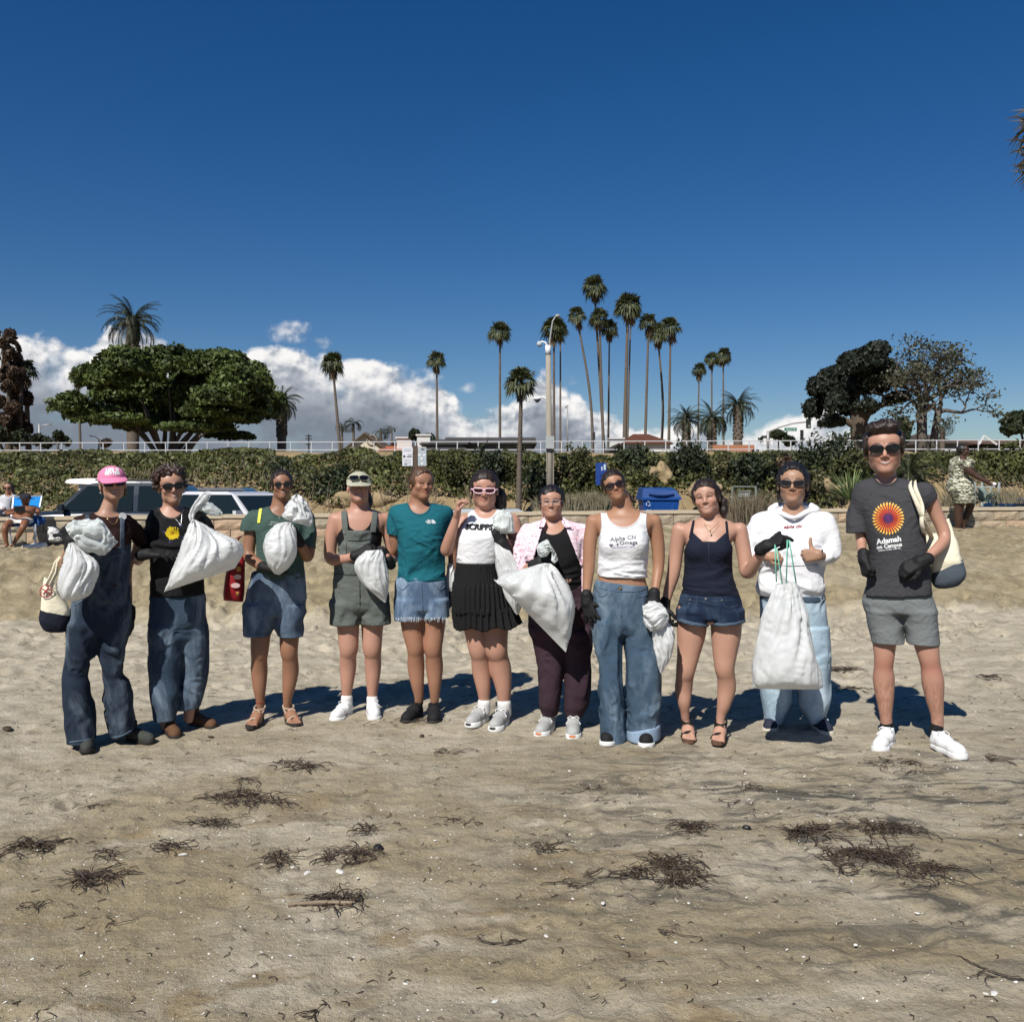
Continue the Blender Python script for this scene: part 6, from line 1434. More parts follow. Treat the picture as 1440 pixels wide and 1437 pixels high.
 line_on(P,'pocket_seam',VJ,[(532,668),(560,680),(590,670),(604,640)],.0026,seam); line_on(P,'pocket_seam',VJ,[(722,650),(745,680),(790,672)],.0026,seam)
 q = frontpts(P,VJ,[(658,640)],.004)
 if q: b = MB(); c = q[0]-P.o; b.tube([c,c+np.array((0,-.005,0))],[.009,.008],10); b.build('button',mat('brass',(.4,.25,.1),.4,.5,metal=.8),P.root)
 P.glove(P.p(495,700,-.065),(.30,-.15,-.95),(-.35,-.93,0),side=-1,curl=(8,12,8),thumb='out',spread=.5,cuff_dir=(-.0,.1,1),sc_=1.02)
 P.glove(P.p(822,690,-.075),(-.35,-.35,-.85),(.1,-.9,.4),side=1,curl=(40,50,30),thumb='side',cuff_dir=(0,.2,1),sc_=1.0)
 ring(P,[P.p(494,688,-.06)+np.array((.022*math.cos(a),.022*math.sin(a),.003*math.sin(a))) for a in np.linspace(0,6.28,14)],.0035,mat('red_band',(.35,.04,.03),.6),'wristband')
 h1 = P.p(614,1350,0); put_shoe(P,'blackwhite',(h1[0],P.D+.10),-.12,-1,1.0); h2 = P.p(770,1350,0); put_shoe(P,'blackwhite',(h2[0],P.D+.08),.05,-1,1.0)
 bag = plastic_bag('white_bin_bag')
 B = bag_loft(P,[((838,800),(880,790)),((812,860),(915,850)),((815,920),(922,890)),((835,990),(905,960)),((850,1048),(862,1042))],[.03,.06,.065,.045,.008],bag,'rubbish_bag','white rubbish bag hanging low between the blue jeans and the denim cut-offs','bag',dy=-.09,pleat=.010,npl=6,seed=41,group='white rubbish bags held by the volunteers',crumple=.008)
 bag_loft(P,[((765,730),(770,800)),((800,715),(800,832)),((835,722),(838,828)),((868,745),(872,808)),((890,765),(892,790))],[.02,.05,.055,.045,.02],bag,'bag_top',None,None,dy=-.13,pleat=.014,npl=9,seed=26,crumple=.022,parent=B,plabel='crumpled knotted top of the bag')
 return P
# ---------------- woman in navy camisole
def person9():
 P = Person('squinting woman with ponytail in navy camisole, short denim cut-offs and strappy sandals',5.6,CE,(0.43,0.24,0.17),G,foot=(230,1320)); P.brow = (.03,.017,.01)
 P.head(246,318,157,dy=-.01,yaw=-8,pitch=2,roll=-10,smile=1.8,wide=.98,jaw=.98)
 std_neck(P,262,285,268,355,42,52)
 P.tor += [(P.loft([(325,215,320,.06,.02),(350,150,380,.08,.02),(385,112,412,.10,.01),(450,142,366,.115,0),(540,148,360,.105,0),(600,145,365,.105,.0),(680,130,395,.12,.01),(760,118,410,.13,.01),(815,118,410,.12,.01)],.008),.02)]
 for x_ in (205,308): P.tor.append((ell(P.p(x_,480,-.085),(P.r(44),.048,P.r(40))),.05))
 P.arms = [(q,.015) for q in P.limb([(118,385,.01,36),(103,490,.01,34),(90,590,.0,31),(68,670,.0,25),(50,745,-.01,18)])]
 P.arms += [(q,.015) for q in P.limb([(402,385,.01,36),(422,490,.0,35),(438,582,-.03,33),(480,530,-.12,28),(522,462,-.20,18)])]
 P1h = P.p(152,1285); P2h = P.p(308,1300)
 fl,FL = P.foot(np.array((P1h[0],P.D+.06,P.gz((P1h[0],P.D))+.012)),.08,-1,.235); fr,FR = P.foot(np.array((P2h[0]+.01,P.D+.02,P.gz((P2h[0],P.D))+.012)),-.12,-1,.235)
 P.legs = [(q,.012) for q in P.limb([(178,770,.01,72),(175,860,.0,70),(162,960,-.01,55),(148,1040,-.02,46),(143,1080,.0,42),(138,1130,.02,42),(140,1190,.015,32),(144,1240,.03,22),(148,1290,.05,20)])]
 P.legs += [(q,.012) for q in P.limb([(335,770,.01,72),(338,860,.0,72),(332,960,-.01,58),(330,1030,-.02,47),(338,1075,.0,43),(340,1130,.02,44),(328,1200,.015,33),(315,1250,.02,23),(308,1300,.02,21)])]
 P.legs += fl+fr
 P.build_body(SKIN)
 hairset(P,'back',HDARK,line=.086,vol=1.02,amp=.004,tail=[(.052,.075,.02,.030),(.085,.070,-.04,.028),(.085,.06,-.10,.024),(.078,.05,-.155,.010)])
 nv = cloth('navy_rib',(0.010,0.013,0.026),wr=.7)
 tp = P.loft([(330,215,320,.07,.02),(350,160,372,.09,.02),(385,130,390,.112,.01),(450,140,368,.125,0),(540,144,364,.115,0),(600,142,368,.115,.0),(700,128,402,.13,.01),(730,128,402,.13,.01)])
 br = [(ell(P.p(205,480,-.085),(P.r(46),.052,P.r(42))),.05),(ell(P.p(308,480,-.085),(P.r(46),.052,P.r(42))),.05)]
 def cami(X,Y,Z):
  # keep below the neckline curve and between the arm curves; straps are separate
  xc = P.p(258,400)[0]; u = np.abs(X-xc); top_ = zb(P,432)+np.clip(u/P.r(1)-30,0,60)*P.r(.9); side = zb(P,470)+(P.r(115)-u)*2.2
  return Z-np.minimum(top_,side)+0*Y
 P.garment('camisole',[tp]+br,nv,.03,.004,cuts=[hemcut(P,692),cami],folds=[lambda x,y,z: np.where(z < zb(P,560),fold(.006,5,5,24,4.0)(x,y,z),0)])
 VT = P.last
 strip(P,'strap',[tp],(168,420),(188,330),5.5,nv,.006,h=.004,front=False); strip(P,'strap',[tp],(343,420),(338,342),5.5,nv,.006,h=.004,front=False)
 line_on(P,'button_placket',VT,[(256,440),(257,500),(258,548)],.003,mat('navy_trim',(.03,.035,.055),.6))
 dn = denim('indigo_denim',(0.010,0.018,0.040),(0.05,0.08,0.13),8,.6)
 tor = P.loft([(680,128,398,.125,.01),(720,120,410,.135,.01),(780,112,420,.14,.01),(800,120,412,.12,.01)])
 lg = P.loft([(750,108,270,.14,.01),(812,108,258,.135,0),(840,108,258,.13,0)],n=2.2); rg = P.loft([(750,248,424,.14,.01),(812,262,424,.135,0),(840,262,424,.13,0)],n=2.2)
 P.garment('shorts',[(tor,.02),(lg,.02),(rg,.008)],dn,.02,.003,cuts=[region(None,P.p(260,800)[0],hemcut(P,808,slope=-.16,x0=180)),region(P.p(260,800)[0],None,hemcut(P,808,slope=.10,x0=340))],folds=[fold(.006,8,8,12,3.0)])
 VS = P.last; cf = denim('denim_cuff',(0.06,0.09,0.13),(0.12,0.16,0.2),8,.4)
 P.garment('rolled_cuff',[P.loft([(770,106,262,.14,.01),(835,106,262,.14,0)],n=2.2)],cf,.01,.005,cuts=[hemcut(P,814,slope=-.16,x0=180),lambda X,Y,Z: Z-(zb(P,796)-.16*(X-P.p(180,500)[0]))+0*Y,halfcut(P,259,True)])
 P.garment('rolled_cuff',[P.loft([(770,258,426,.14,.01),(835,258,426,.14,0)],n=2.2)],cf,.01,.005,cuts=[hemcut(P,812,slope=.10,x0=340),lambda X,Y,Z: Z-(zb(P,796)+.10*(X-P.p(340,500)[0]))+0*Y,halfcut(P,261,False)])
 seam = MATS['light_seam']; line_on(P,'waist_seam',VS,[(135,712),(250,722),(392,712)],.002,cf)
 for x,y in ((242,708),(168,712),(318,714)):
  q = frontpts(P,VS,[(x,y)],.004)
  if q: b = MB(); c = q[0]-P.o; b.tube([c,c+np.array((0,-.004,0))],[.008 if x == 242 else .005,.006 if x == 242 else .004],10); b.build('button',SILVER,P.root)
 line_on(P,'pocket_seam',VS,[(120,742),(150,752),(166,725)],.0018,cf); line_on(P,'pocket_seam',VS,[(320,724),(345,750),(400,738)],.0018,cf)
 VB = None
 P.glove(P.p(50,745,-.01),(.25,-.1,-1),(-.9,-.3,0),side=-1,curl=(25,30,20),thumb='side',cuff_dir=(.1,0,1),sc_=.95)
 P.glove(P.p(522,462,-.20),(.80,-.25,.38),(-.35,-.5,.8),side=-1,curl=(35,40,25),thumb='out',cuff_dir=(-.75,.4,-.6),sc_=1.12,finger=[(38,18,8),(55,45,25),(65,60,30),(70,60,30)])
 gold = GOLD; b = MB(); b.tube([P.p(232,345,-.07)-P.o,P.p(250,372,-.10)-P.o,P.p(264,385,-.11)-P.o,P.p(285,370,-.10)-P.o,P.p(305,345,-.07)-P.o],.0014,4); b.box(P.p(264,391,-.115)-P.o,(.008,.004,.012)); b.build('necklace',gold,P.root)
 bl = mat('black_webbing',(.008,.008,.008),.7); so_ = mat('cork_sole',(.12,.065,.04),.8)
 sandal(P,None,0,0,FL,bl,so_,'a'); sandal(P,None,0,0,FR,bl,so_,'a')
 bag = plastic_bag('white_bin_bag')
 B = bag_loft(P,[((570,640),(668,628)),((545,700),(692,695)),((512,800),(716,800)),((486,900),(742,900)),((466,1000),(766,1000)),((460,1080),(784,1085)),((458,1118),(790,1122)),((470,1128),(770,1132))],[.05,.07,.09,.11,.12,.11,.06,.02],bag,'rubbish_bag','tall white rubbish bag hanging from green drawstrings off a gloved finger','bag',dy=-.30,pleat=.014,npl=8,seed=51,group='white rubbish bags held by the volunteers',crumple=.011,sharp=.8)
 gs = mat('green_drawstring',srgb(118,190,165),.45,.5,.1); b = MB(); o0 = BAGO[B.name]
 for a_,b_ in (((568,455),(574,630)),((576,470),(602,642)),((626,432),(620,640)),((634,432),(668,645))):
  b.tube([P.p(a_[0],a_[1],-.30)-o0,P.p((a_[0]*2+b_[0])/3,(a_[1]*2+b_[1])/3,-.31)-o0,P.p(b_[0],b_[1],-.32)-o0],.006,5,flat=.4)
 b.build('drawstring',gs,B,smooth=True)
 return P
# ---------------- woman in white hoodie
def person10():
 P = Person('woman in white alpha chi hoodie, sunglasses and pale jeans giving a thumbs up',5.82,CE,ASIAN,G,foot=(670,1290)); P.brow = NEUT; P.open_eyes = False
 P.head(652,264,84,dy=.0,yaw=-2,pitch=3,roll=1,smile=1.0,wide=1.0,jaw=1.0)
 std_neck(P,652,225,655,300,42,50)
 P.tor += [(P.loft([(285,590,720,.06,.02),(320,500,800,.09,.02),(380,480,815,.11,.01),(500,500,790,.13,0),(650,505,790,.13,0),(760,510,800,.13,.0),(820,520,800,.13,.0)],.02),.02)]
 P.arms = [(q,.012) for q in P.limb([(480,360,.01,30),(462,440,.0,28),(462,520,-.02,26),(500,520,-.10,22),(535,505,-.15,17)])]
 P.arms += [(q,.012) for q in P.limb([(805,370,.01,30),(825,440,.0,28),(828,505,-.03,26),(800,508,-.11,22),(772,500,-.18,17)])]
 P.bare(P.p(778,502,-.175),(-.95,-.25,-.05),(.0,-.95,.1),side=1,curl=(75,80,45),thumb='up',sc_=1.0)
 P.bare(P.p(527,508,-.145),(.8,-.4,.1),(.1,-.8,.5),side=1,curl=(60,60,40),thumb='side',sc_=.9)
 P.legs = [(q,.02) for q in P.limb([(575,800,.01,55),(580,1000,.0,38),(570,1270,.02,22)])+P.limb([(735,800,.01,55),(740,1000,.0,38),(760,1270,.02,22)])]
 P.build_body(SKIN,h=.007)
 hairset(P,'loose',HBLACK,line=.100,vol=1.03)
 P.glasses(.0285,.0175,lens=(.012,.010,.010),frame=(.05,.045,.045),z=.004,shape=3.0,rim=.002,tilt=.8)
 wt = cloth('white_fleece',(0.74,0.74,0.76),wr=1.0,wscale=14)
 tp = P.loft([(285,570,735,.075,.02),(310,500,800,.11,.02),(370,462,830,.135,.01),(480,480,805,.165,-.01),(580,482,800,.165,0),(650,470,808,.17,0),(680,478,800,.155,0),(692,488,796,.14,0)])
 slv = [(q,.04) for q in P.limb([(500,350,.01,52),(468,430,.0,50),(465,500,-.03,48),(490,520,-.09,38)])]+[(q,.04) for q in P.limb([(800,350,.01,52),(825,420,.0,50),(826,490,-.03,48),(808,512,-.10,38)])]
 P.garment('hoodie',[tp]+slv,wt,.03,.0,cuts=[],folds=[fold(.011,6,6,7,6.0),fold(.006,14,12,16,2.0)],carves=[(cone(P.p(655,285,-.11),P.p(655,255,.04),.068,.085),0)])
 VT = P.last
 c = [(575,272,.07,17),(548,292,.0,17),(588,306,-.07,15),(655,328,-.13,9),(714,304,-.07,15),(762,292,.0,17),(735,272,.07,17)]
 P.garment('hood',P.limb(c),wt,.015,.0,folds=[fold(.004,12,12,12,3)]);
 P.garment('hood_back',[ell(P.p(656,285,.10),(P.r(100),.07,P.r(36)))],wt,0,0,folds=[fold(.005,10,10,10,1)])
 T = text_polys('alpha chi',650,375,13.5,slant=-3,bold=.035,shear=.35,width=1.2)
 decal(P,'chest_lettering',split_tris(T,9),mat('print_crimson2',srgb(140,40,50),.8),VT)
 line_on(P,'pocket_seam',VT,[(560,548),(650,552),(770,548)],.003,mat('grey_thread',(.55,.55,.57),.9))
 dn = denim('pale_denim',(0.30,0.40,0.48),(0.50,0.60,0.66),6,.8)
 tor = P.loft([(670,498,800,.135,0),(740,498,806,.14,0),(840,506,812,.135,.01),(900,560,760,.09,.01)])
 lg = P.loft([(830,500,668,.14,.01),(950,500,660,.13,.0),(1060,497,656,.125,-.01),(1130,497,654,.125,-.01),(1200,508,640,.12,.0),(1262,520,612,.115,.01),(1280,522,610,.11,.01)],n=2.4)
 rg = P.loft([(830,650,822,.14,.01),(950,662,828,.13,.0),(1060,668,830,.125,.0),(1130,670,829,.125,.0),(1200,682,818,.12,.01),(1262,712,802,.115,.02),(1280,714,800,.11,.02)],n=2.4)
 P.garment('jeans',[(tor,.02),(lg,.03),(rg,.008)],dn,.02,.002,cuts=[hemcut(P,1268)],folds=[fold(.010,7,6,6,1.0),fold(.004,18,14,14,5.0)])
 P.garment('belt',[P.loft([(680,498,801,.139,0),(712,497,803,.143,0)])],denim('dark_belt',(.05,.07,.10),(.1,.13,.17),8,.3),0,.004,cuts=[hemcut(P,708)])
 w = P.p(785,500,-.16); ring(P,[w+np.array((.006*math.sin(a),.024*math.cos(a),.027*math.sin(a))) for a in np.linspace(0,6.28,14)],.006,BLK,'watch_strap')
 h1 = P.p(560,1290,0); put_shoe(P,'navy',(h1[0],P.D+.08),-.10,-1,1.0); h2 = P.p(758,1290,0); put_shoe(P,'navy',(h2[0],P.D+.08),.28,-.96,1.0)
 return P
P5 = person5(); P6 = person6(); P7 = person7(); P8 = person8(); P9 = person9(); P10 = person10()
# ================================================================ behind the beach
def plain(name,V,F_,m,label=None,kind='structure',smooth=False):
 me = bpy.data.meshes.new(name); me.from_pydata([tuple(v) for v in V],[],F_); me.materials.append(m)
 if smooth: me.polygons.foreach_set('use_smooth',[True]*len(me.polygons))
 o = bpy.data.objects.new(name,me); COL.objects.link(o); setp(o,label,None,None,kind); return o
def bx(px,depth): return WP(px,HOR,depth)[0]
ASPH = mat('asphalt',(0.055,0.055,0.056),.9,.2,.3,3,.3,120)
EARTH = mat('dry_earth',srgb(140,122,92),.95,.1,.35,1.5,.6,9,bdist=.05)
plain('ground',[(-900,-40,-0.35),(900,-40,-0.35),(900,2500,-0.35),(-900,2500,-0.35)],[(0,1,2,3)],EARTH,'dry ground under everything')
plain('car_park',[(-60,15.0,LOTZ),(60,15.0,LOTZ),(60,34,LOTZ),(-60,34,LOTZ)],[(0,1,2,3)],ASPH,'asphalt car park behind the block wall')
# bluff: rises from the car park to street level
def bluff_z(x,y):
 ya = 29.5+1.6*np.sin(x*.16+.6)+.6*np.sin(x*.7); t = np.clip((y-ya)/(37.5-ya),0,1)
 zt = 3.02+0.035*x*0; z = LOTZ+(zt-LOTZ)*(1-(1-t)**1.7)
 return z+.16*np.sin(x*1.3+y)*t*(1-t)*2
def make_bluff():
 xs = np.linspace(-45,45,260); ys = np.concatenate([np.linspace(27,39,40),[41,46,60]]); X,Y = np.meshgrid(xs,ys)
 Z = bluff_z(X,Y)+vnoise(X*.9,Y*.9,0*X)*.14*np.clip((Y-29)/2,0,1)*np.clip((39-Y)/2,0,1); Z = np.where(Y > 39,3.02,Z)
 V = np.stack([X,Y,Z],-1).reshape(-1,3); nc = len(xs); i = np.arange(len(ys)-1)[:,None]*nc+np.arange(nc-1)[None]
 return np_mesh('bluff',V,np.stack([i,i+1,i+nc+1,i+nc],-1).reshape(-1,4))
setp(link('bluff',make_bluff(),EARTH),kind='structure',label='earth bank between the car park and the street above')
plain('street_level',[(-700,39.5,3.0),(700,39.5,3.0),(700,900,3.0),(-700,900,3.0)],[(0,1,2,3)],EARTH,'level ground with the street above the bank')
# ---- block wall: every block is a part
def block_wall():
 root = empty('block_wall',(0,float(wall_y(0)),0)); setp(root,'low wall of rough tan split-face blocks between the beach and the car park','wall')
 o0 = np.array((0,wall_y(0),0)); L = .56; H = .2; T = .30; r = np.random.default_rng(4)
 cols = [srgb(168,152,128),srgb(160,148,128),srgb(176,152,128),srgb(150,140,122)]
 ms = [mat('block_%s' % n,c,.92,.15,.22,14,.8,45,bdist=.012) for n,c in zip(('tan','stone','rose','grey'),cols)]
 mes = []
 for k in range(6):
  bm = bmesh.new(); bmesh.ops.create_grid(bm,x_segments=5,y_segments=3,size=.5)
  V = []; F_ = []; nx,nz = 6,4
  for j in range(nz):
   for i in range(nx):
    x = -.5+i/(nx-1); z = -.5+j/(nz-1); e = (i in (0,nx-1)) or (j in (0,nz-1))
    V.append((x*(L-.012),-T/2-(0 if e else r.uniform(.004,.028)),z*(H-.012)))
  for j in range(nz-1):
   for i in range(nx-1): a = j*nx+i; F_.append((a,a+1,a+nx+1,a+nx))
  n0 = len(V)
  for x,z in ((-.5,-.5),(.5,-.5),(.5,.5),(-.5,.5)): V.append((x*(L-.012),T/2,z*(H-.012)))
  c = [0,nx-1,nz*nx-1,(nz-1)*nx]; F_.append((n0+3,n0+2,n0+1,n0))
  F_.append(tuple([*range(0,nx)][::-1])+(n0,n0+1)); F_.append(tuple((nz-1)*nx+i for i in range(nx))+(n0+2,n0+3))
  F_.append(tuple(j*nx for j in range(nz))+(n0+3,n0)); F_.append(tuple(j*nx+nx-1 for j in range(nz))[::-1]+(n0+1,n0+2))
  bm.free(); me = bpy.data.meshes.new('block'); me.from_pydata(V,[],F_); me.materials.append(None); mes.append(me)
 for me in mes: me.materials.clear(); me.materials.append(ms[0])
 var = []
 for me in mes:
  for m in ms:
   c = me.copy(); c.materials[0] = m; var.append(c)
 ang = math.atan(0.16); n = 0
 for i in range(-26,31):
  for j in range(5):
   s_ = (i+.5*(j % 2))*L; x = s_*math.cos(ang); y = wall_y(x); zt = wall_top(x)-.06
   z = zt-H*(j+.5)
   if z+H/2 < float(sand_macro(np.array([x]),np.array([y-.3]))[0])-.05: continue
   if not (-11.5 < x < 12.8): continue
   me = var[int(r.integers(len(var)))] if r.random() < .65 else var[int(r.integers(6))*4+1]
   o = bpy.data.objects.new('block',me); COL.objects.link(o); o.parent = root; o.location = (x-o0[0],y-o0[1],z); o.rotation_euler = (0,0,ang); n += 1
 # mortar core and the cap course
 core = MB(); a = (-11.9,wall_y(-11.9)); b = (13.2,wall_y(13.2)); c = ((a[0]+b[0])/2,(a[1]+b[1])/2)
 core.box((c[0]-o0[0],c[1]-o0[1]+.0,.30),(25.1/math.cos(ang),T-.05,1.35),rz=ang); core.build('mortar',mat('mortar',srgb(120,110,94),.95),root)
 capm = mat('cap_stone',srgb(188,174,150),.9,.15,.15,12,.5,60)
 me = MB(); me.box((0,0,0),(1.118,T+.05,.06)); first = me.build('cap_block',capm,root); first.location = (-11.2,wall_y(-11.2)-o0[1],wall_top(-11.2)-.03+.002); first.rotation_euler = (0,0,ang)
 i = 1
 while True:
  x = -11.2+i*1.122*math.cos(ang)
  if x > 12.8: break
  o = bpy.data.objects.new('cap_block',first.data); COL.objects.link(o); o.parent = root; o.location = (x,wall_y(x)-o0[1],wall_top(x)-.028); o.rotation_euler = (0,0,ang); i += 1
 return root
block_wall()
# ---- foliage
def leafmat(name,c1,c2,c3=None,scale=.8):
 if name in MATS: return MATS[name]
 m = bpy.data.materials.new(name); m.use_nodes = True; t = NT(m.node_tree); b = t.n['Principled BSDF']
 g = t.node('ShaderNodeNewGeometry'); P_ = g.outputs['Position']; isl = g.outputs['Random Per Island']
 f = t.ss(t.noise(P_,scale,4,.6),.36,.64); c = t.mix(f,tuple(c1),tuple(c2))
 c = t.mix(t.math('MULTIPLY',isl,.45),c,tuple(c3 or c2))
 nd = t.node('ShaderNodeVectorMath',operation='SCALE'); t.put(nd.inputs[0],c); t.put(nd.inputs['Scale'],t.math('ADD',.65,t.math('MULTIPLY',isl,.7))); t.l.new(nd.outputs[0],b.inputs['Base Color'])
 b.inputs['Roughness'].default_value = .55; b.inputs['Specular IOR Level'].default_value = .35
 tr = t.node('ShaderNodeBsdfTranslucent'); t.l.new(nd.outputs[0],tr.inputs[0]); mx = t.node('ShaderNodeMixShader'); mx.inputs[0].default_value = .22
 t.l.new(b.outputs[0],mx.inputs[1]); t.l.new(tr.outputs[0],mx.inputs[2]); t.l.new(mx.outputs[0],t.n['Material Output'].inputs[0])
 m.diffuse_color = (*c1,1); MATS[name] = m; return m
LGREEN = leafmat('hedge_leaf',(0.034,0.036,0.014),(0.085,0.098,0.026),(0.15,0.15,0.05),.75)
LDARK = leafmat('dark_hedge_leaf',(0.018,0.026,0.014),(0.038,0.050,0.022),(0.06,0.075,0.03),.8)
LOLIVE = leafmat('olive_leaf',(0.060,0.060,0.026),(0.10,0.095,0.040),(0.16,0.14,0.07),.8)
LBROWN = leafmat('brown_leaf',(0.050,0.030,0.020),(0.085,0.052,0.032),(0.13,0.085,0.05),.8)
LFICUS = leafmat('ficus_leaf',(0.040,0.060,0.016),(0.088,0.120,0.028),(0.11,0.14,0.035),.5)
LBLACK = leafmat('cypress_leaf',(0.012,0.017,0.013),(0.024,0.032,0.020),(0.04,0.05,0.03),.6)
LPALM = leafmat('palm_leaf',(0.036,0.046,0.017),(0.068,0.078,0.030),(0.13,0.135,0.06),.8)
LDEAD = leafmat('dead_frond',(0.13,0.095,0.055),(0.20,0.15,0.09),(0.28,0.22,0.14),.8)
BARK = mat('bark',(0.10,0.080,0.062),.95,.1,.35,3,.8,10,bdist=.05); BARKG = mat('grey_bark',(0.115,0.10,0.085),.95,.1,.3,3,.8,12,bdist=.04); PBARK = mat('palm_bark',(0.135,0.11,0.088),.95,.1,.35,2.5,.9,14,bdist=.05)
def quads(C,N,size,r,elong=1.6,up=0.3):
 """n leaf quads: centres C, facing roughly N"""
 n = len(C); a = r.normal(size=(n,3)); nn = N+a*.9; nn /= np.linalg.norm(nn,axis=1)[:,None]+1e-9
 t = np.cross(nn,r.normal(size=(n,3))); t /= np.linalg.norm(t,axis=1)[:,None]+1e-9; b = np.cross(nn,t)
 s_ = (size*r.uniform(.6,1.35,n))[:,None]; t = t*s_*elong*.5; b = b*s_*.5
 V = np.stack([C-t,C+b*.9-t*.1,C+t,C-b*.9+t*.15],1).reshape(-1,3); F_ = np.arange(4*n).reshape(-1,4); return V,F_
def blob_leaves(ells,n,size,r,shell=.55,bot=-.6):
 """leaves through a union of ellipsoids (c, radii), clumped; denser near the skin"""
 vol = np.array([e[1][0]*e[1][1]+e[1][1]*e[1][2]+e[1][0]*e[1][2] for e in ells]); k = r.choice(len(ells),n,p=vol/vol.sum())
 d = r.normal(size=(n,3)); d /= np.linalg.norm(d,axis=1)[:,None]; d[:,2] = np.where(d[:,2] < bot,-d[:,2],d[:,2])
 rad = shell+(1-shell)*r.random(n)**.7
 c = np.array([e[0] for e in ells])[k]; R_ = np.array([e[1] for e in ells])[k]
 lump = 1+.20*vnoise(d[:,0]*3+k*7,d[:,1]*3,d[:,2]*3)+.12*vnoise(d[:,0]*8+k*3,d[:,1]*8,d[:,2]*8)
 C = c+d*R_*(rad*lump)[:,None]*.92
 keep = vnoise(C[:,0]*1.7/size*.12+5,C[:,1]*1.7/size*.12,C[:,2]*1.7/size*.12) > -.42
 return quads(C[keep],(d/R_*R_.mean(1)[:,None])[keep],size,r)
def ivy():
 r = np.random.default_rng(8); n = 105000
 x = r.uniform(-27,27,n); y = 29.2+9.4*r.random(n)**.9;
 ed = vnoise(x*.35+2,y*.5,0*x)
 bare = (y < 31.6+1.2*ed) & (vnoise(x*.5+9,y*.3,0*x) > -.35)
 k = ~bare; x,y = x[k],y[k]; n = len(x)
 lump = .30+.26*vnoise(x*1.1,y*1.1,0*x)+.15*vnoise(x*3,y*3,0*x)+.05
 z = bluff_z(x,y)+lump*r.uniform(.55,1.25,n); z = np.where(y > 38,3.0+.1*r.random(n),z); z = np.minimum(z,1.5+(690-638-5*vnoise(x*.8,0*x,0*x)-5*vnoise(x*2.6,0*x,0*x+4)-3*r.random(n))/1300*y)
 N = np.tile(np.array((0,-.62,.55)),(n,1)); V,F_ = quads(np.stack([x,y-.1,z],1),N,.105,r,1.5)
 o = link('ivy',np_mesh('ivy',V,F_,False),LGREEN); setp(o,'tangled green ivy covering the bank below the railing',kind='stuff')
 b = MB()
 for i in range(420):                                  # bare hanging stems at the foot of the bank
  xx = r.uniform(-26,26); yy = 30.2+r.uniform(-.5,1.2); z0 = float(bluff_z(np.array([xx]),np.array([yy+1.2]))[0])+.35
  p = [Vector((xx,yy+.7,z0)),Vector((xx+r.normal()*.15,yy+.2,z0*.6)),Vector((xx+r.normal()*.3,yy-.1,LOTZ+.1))]; b.tube(p,.012,3,cap=False)
 o = b.build('ivy_stems',mat('dry_stem',(.14,.11,.07),.9),None); setp(o,'dry stems hanging at the foot of the bank',kind='stuff')
ivy()
def shrub(px,py_top,py_bot,wpx,depth,m,label,group=None,n=2600,size=.13,seed=0,name='shrub',lobes=5,base=None):
 r = np.random.default_rng(seed+100); t = WP(px,py_top,depth); b_ = WP(px,py_bot,depth); H = t[2]-b_[2]; W = wpx*depth/FPX/2
 root = empty(name,(t[0],depth,b_[2])); setp(root,label,'bush',group)
 E = []
 for i in range(lobes):
  a = 2*math.pi*i/lobes+r.uniform(0,1); E.append(((math.cos(a)*W*.45,math.sin(a)*W*.4,H*r.uniform(.35,.62)),(W*r.uniform(.5,.66),W*.6,H*r.uniform(.32,.42))))
 E.append(((0,0,H*.6),(W*.6,W*.6,H*.42)))
 V,F_ = blob_leaves(E,n,size,r,.5,-.9); link('foliage',np_mesh('foliage',V,F_,False),m,root)
 m_ = MB()
 for i in range(6): a = i*1.1; m_.tube([(0,0,-.1),(math.cos(a)*W*.25,math.sin(a)*W*.2,H*.3),(math.cos(a)*W*.5,math.sin(a)*W*.4,H*.62)],[.05,.035,.015],5)
 m_.build('stems',BARK,root); return root
GS = 'bushes growing on the bank'
